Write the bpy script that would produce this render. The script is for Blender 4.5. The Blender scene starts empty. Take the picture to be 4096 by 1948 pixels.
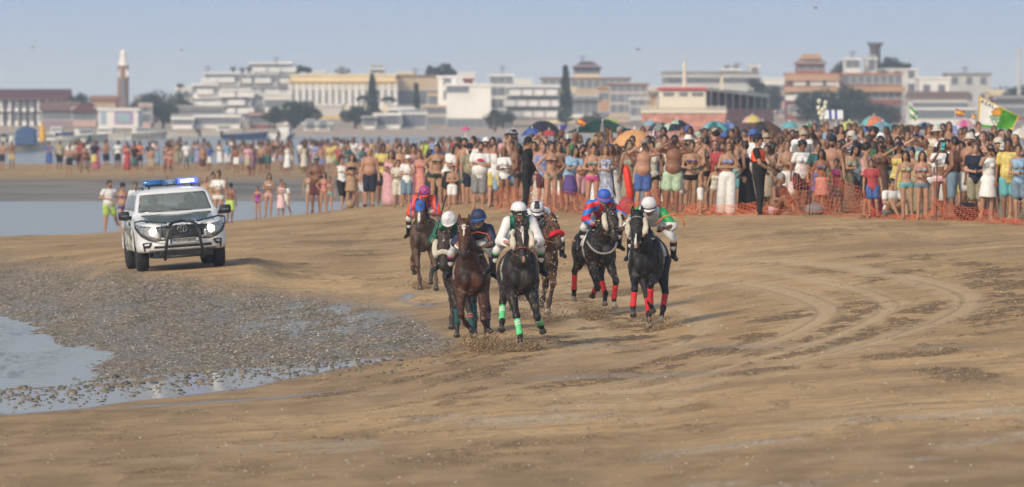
import bpy, bmesh, math, random
import numpy as np
from mathutils import Vector, Matrix, Euler
from mathutils.bvhtree import BVHTree
R = math.radians
random.seed(7); RNG = np.random.default_rng(7)
SC = bpy.context.scene; COL = SC.collection

# ------------------------------------------------------------------ camera, sky, sun, exposure
HC = 4.4; F = 300 / 36 * 4096; TILT = math.atan(574 / F)
cam_d = bpy.data.cameras.new('camera'); cam = bpy.data.objects.new('camera', cam_d); COL.objects.link(cam)
cam.location = (0, 0, HC); cam.rotation_euler = (math.pi / 2 - TILT, 0, 0)
cam_d.lens = 300; cam_d.sensor_width = 36; cam_d.clip_start = 1; cam_d.clip_end = 12000
cam_d.dof.use_dof = True; cam_d.dof.focus_distance = 138; cam_d.dof.aperture_fstop = 4.3
SC.camera = cam
SUN_EL, SUN_AZ = 31, 212        # azimuth clockwise from +Y (the view direction)
w = bpy.data.worlds.new('World'); SC.world = w; w.use_nodes = True
nt = w.node_tree; nt.nodes.clear()
def N(nt, t, **k):
    n = nt.nodes.new(t)
    for a, b in k.items():
        if a == 'op': n.operation = b
        elif hasattr(n, a): setattr(n, a, b)
    return n
out = N(nt, 'ShaderNodeOutputWorld'); bg = N(nt, 'ShaderNodeBackground')
sky = N(nt, 'ShaderNodeTexSky'); sky.sky_type = 'NISHITA'; sky.sun_disc = False
sky.sun_elevation = R(SUN_EL); sky.sun_rotation = R(SUN_AZ); sky.dust_density = 3.0; sky.air_density = 1.3; sky.ozone_density = 2.0
tc = N(nt, 'ShaderNodeTexCoord'); sx = N(nt, 'ShaderNodeSeparateXYZ')
nt.links.new(tc.outputs['Generated'], sx.inputs[0])
# hazy bank low over the sea: pale at the horizon, bluer above, very soft streaks
nz = N(nt, 'ShaderNodeTexNoise'); nz.inputs['Scale'].default_value = 6; nz.inputs['Detail'].default_value = 3
mp = N(nt, 'ShaderNodeMapping'); mp.inputs['Scale'].default_value = (4, 4, 90)
nt.links.new(tc.outputs['Generated'], mp.inputs[0]); nt.links.new(mp.outputs[0], nz.inputs['Vector'])
ma = N(nt, 'ShaderNodeMath', op='MULTIPLY_ADD'); ma.inputs[1].default_value = 0.004; ma.inputs[2].default_value = -0.002
nt.links.new(nz.outputs['Fac'], ma.inputs[0])
ad = N(nt, 'ShaderNodeMath', op='ADD'); nt.links.new(sx.outputs['Z'], ad.inputs[0]); nt.links.new(ma.outputs[0], ad.inputs[1])
mr = N(nt, 'ShaderNodeMapRange'); mr.inputs['From Min'].default_value = 0.0; mr.inputs['From Max'].default_value = 0.05
nt.links.new(ad.outputs[0], mr.inputs['Value'])
rmp = N(nt, 'ShaderNodeValToRGB'); nt.links.new(mr.outputs[0], rmp.inputs[0])
e = rmp.color_ramp.elements
e[0].position = 0; e[0].color = (0.82, 0.87, 0.905, 1)
e[1].position = 1; e[1].color = (0.48, 0.54, 0.62, 1)
for p_, c_ in ((0.06, (0.79, 0.85, 0.905, 1)), (0.24, (0.62, 0.76, 1.01, 1)), (0.5, (0.54, 0.64, 0.79, 1))):
    q = e.new(p_); q.color = c_
sc_ = N(nt, 'ShaderNodeVectorMath', op='SCALE'); sc_.inputs['Scale'].default_value = 0.15
nt.links.new(sky.outputs[0], sc_.inputs[0])
m2 = N(nt, 'ShaderNodeMapRange'); m2.inputs['From Min'].default_value = 0.05; m2.inputs['From Max'].default_value = 0.3
nt.links.new(sx.outputs['Z'], m2.inputs['Value'])
mx = N(nt, 'ShaderNodeMix'); mx.data_type = 'RGBA'
nt.links.new(m2.outputs[0], mx.inputs[0]); nt.links.new(rmp.outputs[0], mx.inputs[6]); nt.links.new(sc_.outputs[0], mx.inputs[7])
nt.links.new(mx.outputs[2], bg.inputs[0]); bg.inputs[1].default_value = 1.0; nt.links.new(bg.outputs[0], out.inputs[0])
sl = bpy.data.lights.new('sun', 'SUN'); so = bpy.data.objects.new('sun', sl); COL.objects.link(so)
sl.energy = 2.35; sl.angle = R(13); sl.color = (1, 0.89, 0.72)
sd = Vector((math.sin(R(SUN_AZ)) * math.cos(R(SUN_EL)), math.cos(R(SUN_AZ)) * math.cos(R(SUN_EL)), math.sin(R(SUN_EL))))
so.rotation_euler = (-sd).to_track_quat('-Z', 'Y').to_euler()
SC.view_settings.view_transform = 'Standard'; SC.view_settings.look = 'None'; SC.view_settings.exposure = 0.0; SC.view_settings.gamma = 1
SC.cycles.use_denoising = True; SC.cycles.max_bounces = 6; SC.cycles.transparent_max_bounces = 12; SC.cycles.volume_bounces = 0
SC.cycles.use_adaptive_sampling = True; SC.cycles.adaptive_threshold = 0.015

def at(px, py, d):                       # a pixel of the photograph (4096 wide) at distance d -> a point
    u = (px - 2048) / F; v = (974 - py) / F
    dy = math.cos(TILT) + v * math.sin(TILT); dz = -math.sin(TILT) + v * math.cos(TILT)
    return Vector((u * d / dy, d, HC + dz * d / dy))
def X_(px, d): return (px - 2048) / F * d
def Z_(py, d): return at(2048, py, d).z

# ------------------------------------------------------------------ object helpers
def tag(o, label=None, cat=None, group=None, kind=None):
    if label: o['label'] = label
    if cat: o['category'] = cat
    if group: o['group'] = group
    if kind: o['kind'] = kind
    return o
def empty(name, loc=(0, 0, 0), rz=0, label=None, cat=None, group=None):
    o = bpy.data.objects.new(name, None); COL.objects.link(o); o.location = loc; o.rotation_euler = (0, 0, rz); o.empty_display_size = .3
    return tag(o, label, cat, group)
def link(name, me, mat=None, parent=None, smooth=False):
    o = bpy.data.objects.new(name, me); COL.objects.link(o)
    if mat is not None:
        for m in (mat if isinstance(mat, (list, tuple)) else [mat]): me.materials.append(m)
    if parent is not None: o.parent = parent
    if smooth and len(me.polygons): me.polygons.foreach_set('use_smooth', [True] * len(me.polygons))
    return o
def np_mesh(name, V, Q, attrs=None, smooth=True):
    V = np.asarray(V, dtype=np.float32); Q = np.asarray(Q, dtype=np.int32); k = Q.shape[1]
    me = bpy.data.meshes.new(name); me.vertices.add(len(V)); me.vertices.foreach_set('co', V.ravel())
    me.loops.add(Q.size); me.loops.foreach_set('vertex_index', Q.ravel())
    me.polygons.add(len(Q)); me.polygons.foreach_set('loop_start', np.arange(0, Q.size, k, dtype=np.int32))
    me.polygons.foreach_set('loop_total', np.full(len(Q), k, dtype=np.int32))
    me.update(calc_edges=True)
    if smooth: me.polygons.foreach_set('use_smooth', np.ones(len(Q), dtype=bool))
    for a, arr in (attrs or {}).items():
        arr = np.asarray(arr, dtype=np.float32)
        if arr.ndim == 1: t = me.attributes.new(a, 'FLOAT', 'POINT'); t.data.foreach_set('value', arr)
        else: t = me.attributes.new(a, 'FLOAT_VECTOR', 'POINT'); t.data.foreach_set('vector', arr.ravel())
    return me
class MB:                                # collects simple solids into ONE mesh
    def __init__(s): s.v = []; s.f = []; s.m = []
    def add(s, V, Fc, m=0):
        b = len(s.v); s.v += [tuple(p) for p in V]; s.f += [tuple(i + b for i in f) for f in Fc]; s.m += [m] * len(Fc)
    def box(s, x0, x1, y0, y1, z0, z1, m=0):
        s.add([(x0, y0, z0), (x1, y0, z0), (x1, y1, z0), (x0, y1, z0), (x0, y0, z1), (x1, y0, z1), (x1, y1, z1), (x0, y1, z1)],
              [(3, 2, 1, 0), (4, 5, 6, 7), (0, 1, 5, 4), (1, 2, 6, 5), (2, 3, 7, 6), (3, 0, 4, 7)], m)
    def tube(s, pts, r, n=8, m=0, cap=True):
        pts = [Vector(p) for p in pts]; rs = r if isinstance(r, (list, tuple)) else [r] * len(pts)
        V = []; Fc = []
        for i, p in enumerate(pts):
            t = (pts[min(i + 1, len(pts) - 1)] - pts[max(i - 1, 0)]); t = t.normalized() if t.length > 1e-9 else Vector((0, 0, 1))
            a = Vector((0, 0, 1)) if abs(t.z) < .9 else Vector((1, 0, 0)); u = t.cross(a).normalized(); v = t.cross(u)
            for k in range(n):
                an = 2 * math.pi * k / n; V.append(p + (u * math.cos(an) + v * math.sin(an)) * rs[i])
        for i in range(len(pts) - 1):
            for k in range(n): Fc.append((i * n + k, i * n + (k + 1) % n, (i + 1) * n + (k + 1) % n, (i + 1) * n + k))
        if cap: Fc.append(tuple(range(n))); Fc.append(tuple((len(pts) - 1) * n + k for k in reversed(range(n))))
        s.add(V, Fc, m)
    def lathe(s, prof, c=(0, 0, 0), n=16, m=0, axis='z', arc=(0, 1)):
        V = []; Fc = []
        full = arc == (0, 1); nn = n if full else n + 1
        for (r, h) in prof:
            for k in range(nn):
                a = 2 * math.pi * (arc[0] + (arc[1] - arc[0]) * k / n); p = (r * math.cos(a), r * math.sin(a), h)
                if axis == 'x': p = (p[2], p[0], p[1])
                if axis == 'y': p = (p[0], p[2], p[1])
                V.append((p[0] + c[0], p[1] + c[1], p[2] + c[2]))
        for i in range(len(prof) - 1):
            for k in range(n if full else n): Fc.append((i * nn + k, i * nn + (k + 1) % nn, (i + 1) * nn + (k + 1) % nn, (i + 1) * nn + k))
        s.add(V, Fc, m)
    def prism(s, poly, z0, z1, m=0, axis='z'):     # poly in 2D, extruded along axis
        n = len(poly)
        def P(p, h): return (p[0], p[1], h) if axis == 'z' else ((p[0], h, p[1]) if axis == 'y' else (h, p[0], p[1]))
        V = [P(p, z0) for p in poly] + [P(p, z1) for p in poly]
        s.add(V, [tuple(range(n))[::-1], tuple(range(n, 2 * n))] + [(i, (i + 1) % n, n + (i + 1) % n, n + i) for i in range(n)], m)
    def ball(s, c, r, n=10, m=0):
        r = r if isinstance(r, (tuple, list)) else (r, r, r); V = []; Fc = []; h = n // 2
        for i in range(h + 1):
            for k in range(n):
                a = math.pi * i / h; b = 2 * math.pi * k / n
                V.append((c[0] + r[0] * math.sin(a) * math.cos(b), c[1] + r[1] * math.sin(a) * math.sin(b), c[2] + r[2] * math.cos(a)))
        for i in range(h):
            for k in range(n): Fc.append((i * n + k, (i + 1) * n + k, (i + 1) * n + (k + 1) % n, i * n + (k + 1) % n))
        s.add(V, Fc, m)
    def mesh(s, name): 
        me = bpy.data.meshes.new(name); me.from_pydata(s.v, [], s.f); me.update()
        bm = bmesh.new(); bm.from_mesh(me); bmesh.ops.remove_doubles(bm, verts=bm.verts, dist=1e-5)
        bmesh.ops.recalc_face_normals(bm, faces=bm.faces); bm.to_mesh(me); bm.free()
        return me
    def build(s, name, mat, parent=None, smooth=False, bevel=0):
        me = bpy.data.meshes.new(name); me.from_pydata(s.v, [], s.f)
        mats = mat if isinstance(mat, (list, tuple)) else [mat]
        for m in mats: me.materials.append(m)
        me.polygons.foreach_set('material_index', s.m); me.update()
        bm = bmesh.new(); bm.from_mesh(me); bmesh.ops.remove_doubles(bm, verts=bm.verts, dist=1e-5)
        bmesh.ops.recalc_face_normals(bm, faces=bm.faces)
        if bevel: bmesh.ops.bevel(bm, geom=[e for e in bm.edges if e.is_manifold and e.calc_face_angle(0) > .6], offset=bevel, segments=2, affect='EDGES', profile=.6)
        bm.to_mesh(me); bm.free()
        o = bpy.data.objects.new(name, me); COL.objects.link(o)
        if smooth: me.polygons.foreach_set('use_smooth', [True] * len(me.polygons))
        if parent is not None: o.parent = parent
        return o

# ------------------------------------------------------------------ noise
def _h(i, j, s):
    n = (i.astype(np.int64) * 374761393 + j.astype(np.int64) * 668265263 + s * 974711) & 0x7fffffff
    n = ((n ^ (n >> 13)) * 1274126177) & 0x7fffffff
    return ((n ^ (n >> 16)) & 0xffff) / 65535.0
def vnoise(x, y, s=0):
    i = np.floor(x); j = np.floor(y); fx = x - i; fy = y - j; fx = fx * fx * (3 - 2 * fx); fy = fy * fy * (3 - 2 * fy)
    a = _h(i, j, s); b = _h(i + 1, j, s); c = _h(i, j + 1, s); d = _h(i + 1, j + 1, s)
    return (a + (b - a) * fx) * (1 - fy) + (c + (d - c) * fx) * fy
def fbm(x, y, o=4, s=0):
    t = 0; a = .5; n = 0
    for k in range(o): t = t + a * vnoise(x * 2 ** k, y * 2 ** k, s + k * 17); n += a; a *= .5
    return t / n
def sstep(a, b, x): t = np.clip((x - a) / (b - a), 0, 1); return t * t * (3 - 2 * t)

# ------------------------------------------------------------------ materials
MATS = {}
def mat(name, col, rough=.7, metal=0, var=.12, scale=8, bump=0, bscale=40, spec=.5, coat=0, emit=None, estr=0, alpha=1, sheen=0, trans=0):
    if name in MATS: return MATS[name]
    m = bpy.data.materials.new(name); m.use_nodes = True; t = m.node_tree; b = t.nodes['Principled BSDF']
    b.inputs['Roughness'].default_value = rough; b.inputs['Metallic'].default_value = metal
    b.inputs['Specular IOR Level'].default_value = spec; b.inputs['Coat Weight'].default_value = coat
    b.inputs['Alpha'].default_value = alpha; b.inputs['Sheen Weight'].default_value = sheen; b.inputs['Transmission Weight'].default_value = trans
    tc = N(t, 'ShaderNodeTexCoord'); nz = N(t, 'ShaderNodeTexNoise'); nz.inputs['Scale'].default_value = scale; nz.inputs['Detail'].default_value = 4
    t.links.new(tc.outputs['Object'], nz.inputs['Vector'])
    mr = N(t, 'ShaderNodeMapRange'); mr.inputs['From Min'].default_value = .3; mr.inputs['From Max'].default_value = .7
    mr.inputs['To Min'].default_value = 1 - var; mr.inputs['To Max'].default_value = 1 + var; t.links.new(nz.outputs['Fac'], mr.inputs['Value'])
    vm = N(t, 'ShaderNodeVectorMath', op='SCALE'); vm.inputs[0].default_value = col[:3]; t.links.new(mr.outputs[0], vm.inputs['Scale'])
    t.links.new(vm.outputs[0], b.inputs['Base Color'])
    if emit: b.inputs['Emission Color'].default_value = (*emit, 1); b.inputs['Emission Strength'].default_value = estr
    if bump:
        n2 = N(t, 'ShaderNodeTexNoise'); n2.inputs['Scale'].default_value = bscale; t.links.new(tc.outputs['Object'], n2.inputs['Vector'])
        bp = N(t, 'ShaderNodeBump'); bp.inputs['Strength'].default_value = bump; bp.inputs['Distance'].default_value = .02
        t.links.new(n2.outputs['Fac'], bp.inputs['Height']); t.links.new(bp.outputs[0], b.inputs['Normal'])
    m['base'] = list(col[:3]); MATS[name] = m
    return m
def s2l(h):                               # '#rrggbb' -> linear
    h = h.lstrip('#'); c = [int(h[i:i + 2], 16) / 255 for i in (0, 2, 4)]
    return tuple(x / 12.92 if x <= .04045 else ((x + .055) / 1.055) ** 2.4 for x in c)

# ------------------------------------------------------------------ signed-distance mesher: limbs and bodies blended into one continuous skin
# primitives: ('c', a, b, ra, rb, tag) tapered capsule; ('e', centre, radii, rot3x3 or None, tag) ellipsoid
def cap(a, b, ra, rb, tag=0, fx=1.0): return ('c', np.array(a, float), np.array(b, float), ra, rb, tag, fx)
def ell(c, r, rot=None, tag=0): return ('e', np.array(c, float), np.array(r, float), rot, tag)
def sdf_mesh(prims, vox=.02, k=.03, cuts=(), clip=None, name='body', grow=0, hl=None, extra=None, lap=1, bounds=None, mats=None):
    lo = np.full(3, 1e9); hi = -lo
    for p in prims:
        if p[0] == 'c': m_ = max(p[3], p[4]) + grow; lo = np.minimum(lo, np.minimum(p[1], p[2]) - m_); hi = np.maximum(hi, np.maximum(p[1], p[2]) + m_)
        else: m_ = max(p[2]) + grow; lo = np.minimum(lo, p[1] - m_); hi = np.maximum(hi, p[1] + m_)
    lo = lo - 3 * vox - k * .3; hi = hi + 3 * vox + k * .3
    if bounds is not None: lo, hi = np.array(bounds[0], float), np.array(bounds[1], float)
    n = np.ceil((hi - lo) / vox).astype(int) + 1
    D = np.full(n, 1.0, dtype=np.float32); ax = [lo[i] + vox * np.arange(n[i]) for i in range(3)]
    def evalp(p, S):
        Xg, Yg, Zg = np.meshgrid(ax[0][S[0]], ax[1][S[1]], ax[2][S[2]], indexing='ij')
        if p[0] == 'c':
            a, b, ra, rb, fx = p[1], p[2], p[3], p[4], p[6]; ba = b - a; L = float(ba @ ba) + 1e-12
            px, py, pz = Xg - a[0], Yg - a[1], Zg - a[2]
            h = np.clip((px * ba[0] + py * ba[1] + pz * ba[2]) / L, 0, 1)
            dx = (px - ba[0] * h) / fx; dy = py - ba[1] * h; dz = pz - ba[2] * h
            return np.sqrt(dx * dx + dy * dy + dz * dz) - (ra + (rb - ra) * h) - grow
        c, r, rot = p[1], p[2] + grow, p[3]; q = np.stack([Xg - c[0], Yg - c[1], Zg - c[2]], -1)
        if rot is not None: q = q @ rot
        k0 = np.sqrt(((q / r) ** 2).sum(-1)); k1 = np.sqrt(((q / (r * r)) ** 2).sum(-1)) + 1e-9
        return k0 * (k0 - 1) / k1
    def sl(p, mg):
        if p[0] == 'c': m_ = max(p[3], p[4]) * max(1, p[6]) + grow; a = np.minimum(p[1], p[2]) - m_; b = np.maximum(p[1], p[2]) + m_
        else: m_ = max(p[2]) + grow; a = p[1] - m_; b = p[1] + m_
        i0 = np.clip(np.floor((a - mg - lo) / vox).astype(int), 0, n); i1 = np.clip(np.ceil((b + mg - lo) / vox).astype(int) + 1, 0, n)
        return tuple(slice(i0[i], i1[i]) for i in range(3))
    for p in prims:
        S = sl(p, k + 2 * vox); d = evalp(p, S); o = D[S]; h = np.maximum(k - np.abs(o - d), 0) / k
        D[S] = np.minimum(o, d) - h * h * k * .25
    for p, kk in cuts:
        S = sl(p, kk + vox); g0 = grow; d = -evalp(p, S); o = D[S]; h = np.maximum(kk - np.abs(o - d), 0) / kk
        D[S] = np.maximum(o, d) + h * h * kk * .25
    if clip is not None:
        Xg, Yg, Zg = np.meshgrid(*ax, indexing='ij'); D = np.maximum(D, clip(Xg, Yg, Zg))
    s = D < 0
    c = np.zeros(np.array(s.shape) - 1, dtype=np.int8)
    for i in (0, 1):
        for j in (0, 1):
            for l in (0, 1): c += s[i:s.shape[0] - 1 + i, j:s.shape[1] - 1 + j, l:s.shape[2] - 1 + l]
    act = (c > 0) & (c < 8); idx = -np.ones(c.shape, dtype=np.int64); I = np.argwhere(act); idx[act] = np.arange(len(I))
    P = np.zeros((len(I), 3)); cnt = np.zeros(len(I))
    cs = [(0, 0, 0), (1, 0, 0), (0, 1, 0), (0, 0, 1), (1, 1, 0), (1, 0, 1), (0, 1, 1), (1, 1, 1)]
    for A in cs:
        for a_ in range(3):
            if A[a_]: continue
            B = list(A); B[a_] = 1
            da = D[I[:, 0] + A[0], I[:, 1] + A[1], I[:, 2] + A[2]]; db = D[I[:, 0] + B[0], I[:, 1] + B[1], I[:, 2] + B[2]]
            m_ = (da < 0) != (db < 0); t = np.where(m_, da / np.where(m_, da - db, 1), 0)
            q = np.tile(np.array(A, float), (len(I), 1)); q[:, a_] += t; P += q * m_[:, None]; cnt += m_
    V = (I + P / cnt[:, None]) * vox + lo
    Q = []
    for a_ in range(3):
        b_, c_ = (a_ + 1) % 3, (a_ + 2) % 3
        s0 = [slice(0, s.shape[i] - (1 if i == a_ else 0)) for i in range(3)]; s1 = list(s0); s1[a_] = slice(1, s.shape[a_])
        A0 = s[tuple(s0)]; A1 = s[tuple(s1)]; E = np.argwhere(A0 != A1)
        ok = (E[:, b_] > 0) & (E[:, c_] > 0) & (E[:, b_] < c.shape[b_]) & (E[:, c_] < c.shape[c_]); E = E[ok]
        fl = A0[E[:, 0], E[:, 1], E[:, 2]]
        def ci(db, dc):
            e_ = E.copy(); e_[:, b_] += db; e_[:, c_] += dc; return idx[e_[:, 0], e_[:, 1], e_[:, 2]]
        q = np.stack([ci(-1, -1), ci(0, -1), ci(0, 0), ci(-1, 0)], 1)
        q[~fl] = q[~fl][:, ::-1]; Q.append(q)
    Q = np.concatenate(Q)
    for _ in range(lap):
        S_ = np.zeros_like(V); K = np.zeros(len(V))
        for u_, v_ in ((0, 1), (1, 2), (2, 3), (3, 0)):
            np.add.at(S_, Q[:, u_], V[Q[:, v_]]); np.add.at(K, Q[:, u_], 1); np.add.at(S_, Q[:, v_], V[Q[:, u_]]); np.add.at(K, Q[:, v_], 1)
        V = V * .5 + .5 * S_ / np.maximum(K, 1)[:, None]
    if extra is not None and len(extra.v):        # fingers and ears: fine tubes of the same body
        b = len(V); V = np.concatenate([V, np.array(extra.v)])
        q2 = [tuple(f) if len(f) == 4 else (f[0], f[1], f[2], f[2]) for f in extra.f if len(f) in (3, 4)]
        q2 = [f for f in q2 if len(set(f)) == 4]
        Q = np.concatenate([Q, np.array(q2) + b])
    attrs = {}
    if hl is not None:                              # head-local coordinates, for eyes, brows, lips, blazes
        c0, Rm, sc = hl; attrs['hl'] = ((V - np.array(c0)) @ np.array(Rm)) / sc
    return np_mesh(name, V, Q, attrs)
def rotm(rx=0, ry=0, rz=0): return np.array(Euler((rx, ry, rz)).to_matrix())

def text_obj(body, size, m, parent, mtx, name='lettering', ext=.003, align='CENTER', sx=1.0):
    cu = bpy.data.curves.new('lettering', 'FONT'); cu.body = body; cu.size = size; cu.align_x = align; cu.align_y = 'CENTER'; cu.extrude = ext; cu.resolution_u = 3
    t = bpy.data.objects.new('tmp', cu); COL.objects.link(t); bpy.context.view_layer.update(); me = bpy.data.meshes.new_from_object(t); bpy.data.objects.remove(t)
    o = bpy.data.objects.new(name, me); COL.objects.link(o); me.materials.clear(); me.materials.append(m); o.parent = parent; o.matrix_local = mtx @ Matrix.Diagonal((sx, 1, 1, 1)); return o
# ------------------------------------------------------------------ the beach as one sheet
_c = {
 -600: [(5, .6), (84, .35), (112, .08), (120, .02), (126, -.1), (165, -.2), (190, -.1), (200, .25), (228, .45), (255, .2), (268, .0), (282, -.3)],
 0: [(5, .7), (84, .4), (108, .12), (117, .03), (128, .015), (131, -.02), (135, -.12), (168, -.12), (177, 0), (183, .12), (200, .4), (230, .6), (255, .33), (268, .04), (276, -.1), (290, -.3)],
 500: [(5, .7), (84, .42), (110, .15), (123, .03), (136, .02), (141, .05), (145, .0), (149, .01), (153, .1), (170, .4), (180, .72), (200, .8), (230, .68), (260, .36), (276, .12), (284, .04), (292, -.15), (305, -.3)],
 700: [(5, .7), (84, .43), (112, .16), (126, .04), (138, .025), (144, .07), (152, .1), (170, .45), (180, .81), (200, .9), (230, .78), (260, .42), (278, .16), (288, .02), (300, -.3)],
 1000: [(5, .7), (84, .45), (112, .2), (130, .07), (140, .04), (150, .13), (165, .4), (180, .82), (195, .95), (212, 1.0), (240, .88), (270, .58), (284, .45), (300, .15), (316, -.1), (330, -.35)],
 1500: [(5, .7), (84, .5), (110, .35), (125, .22), (135, .2), (142, .24), (152, .38), (169, .6), (190, .95), (220, 1.22), (245, 1.3), (260, 1.22), (275, .95), (300, .4), (330, 0), (350, -.3)],
 2048: [(5, .7), (84, .55), (110, .5), (132, .54), (150, .64), (169, .85), (190, 1.25), (216, 1.65), (232, 1.76), (250, 1.7), (275, 1.4), (300, 1.1), (350, .75), (450, .5), (560, .25), (620, -.3), (640, -.6)],
 2600: [(5, .8), (84, .6), (110, .6), (141, .68), (160, .95), (180, 1.4), (197, 1.75), (212, 1.88), (232, 1.92), (255, 1.7), (300, 1.2), (350, 1.1), (450, .8), (560, .3), (640, -.5)],
 3020: [(5, .8), (84, .7), (110, .8), (141, .98), (165, 1.35), (180, 1.65), (195, 1.8), (212, 1.93), (232, 1.98), (255, 1.75), (300, 1.3), (400, 1.1), (500, .7), (620, -.5)],
 3500: [(5, .9), (84, .8), (110, .95), (141, 1.2), (165, 1.55), (178, 1.75), (189, 1.8), (206, 1.95), (228, 2.02), (255, 1.8), (300, 1.4), (400, 1.2), (500, .7), (620, -.5)],
 4096: [(5, 1.0), (84, .9), (110, 1.1), (141, 1.45), (165, 1.75), (176, 1.85), (194, 1.98), (220, 2.08), (255, 1.9), (300, 1.5), (400, 1.3), (500, .8), (620, -.5)],
 4900: [(5, 1.1), (84, 1.0), (110, 1.2), (141, 1.5), (176, 1.9), (230, 2.1), (300, 2.1), (400, 1.9), (500, 1.3), (620, -.5)]}
_far = [(345, -.35), (362, -.1), (371, .06), (384, .11), (391, .09), (396, .0), (401, .09), (412, .12), (420, .10), (424, .01), (429, .10), (440, .14), (470, .25), (520, .32), (562, .22), (585, -.1), (610, -.6)]
_end = [(950, -.6), (1000, -.1), (1030, .03), (1150, .15), (1250, .3), (1400, .8), (1600, 1.6), (3200, 2.5)]
_DG = np.exp(np.linspace(math.log(5), math.log(3200), 1400)); _PG = np.arange(-700, 5001, 25)
_cols = []
for px_ in sorted(_c):
    kn = list(_c[px_])
    if px_ <= 1500: kn += _far
    kn += _end
    _cols.append(np.interp(_DG, [a for a, b in kn], [b for a, b in kn]))
_cols = np.array(_cols); _kx = sorted(_c)
_T = np.stack([np.interp(_PG, _kx, _cols[:, j]) for j in range(len(_DG))], 1)
def _blur(A, sg, axis):
    r = int(3 * sg); kx = np.exp(-.5 * (np.arange(-r, r + 1) / sg) ** 2); kx /= kx.sum()
    P = np.concatenate([np.repeat(np.take(A, [0], axis), r, axis), A, np.repeat(np.take(A, [-1], axis), r, axis)], axis)
    return np.apply_along_axis(lambda v: np.convolve(v, kx, 'valid'), axis, P)
_T = _blur(_blur(_T, 2.2, 1), 2.5, 0)
_LD = np.log(_DG)
def _pad():
    PXg, Dg = np.meshgrid(_PG, _DG, indexing='ij'); a = Z_(1087, 178.6); b = Z_(1062, 178.6); t = (PXg - 560) / (905 - 560)
    tgt = a + (b - a) * np.clip(t, -.3, 1.3) + (Dg - 178.6) * .004; w_ = np.exp(-((np.maximum(np.abs(PXg - 730) - 260, 0)) / 110.0) ** 2) * np.exp(-((np.maximum(np.abs(Dg - 180) - 3.5, 0)) / 4.0) ** 2)
    return _T * (1 - w_) + tgt * w_
_T = _pad()
def gz(px, d):
    px = np.asarray(px, float); d = np.asarray(d, float)
    a = np.clip((px + 700) / 25, 0, len(_PG) - 1.001); b = np.clip((np.log(np.maximum(d, 5)) - _LD[0]) / (_LD[1] - _LD[0]), 0, len(_DG) - 1.001)
    i = a.astype(int); j = b.astype(int); fa = a - i; fb = b - j
    return (_T[i, j] * (1 - fa) + _T[i + 1, j] * fa) * (1 - fb) + (_T[i, j + 1] * (1 - fa) + _T[i + 1, j + 1] * fa) * fb
def G(x, y): return float(gz(2048 + x / y * F, y))
def gpt(px, d): return Vector((X_(px, d), d, float(gz(px, d))))

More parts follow.
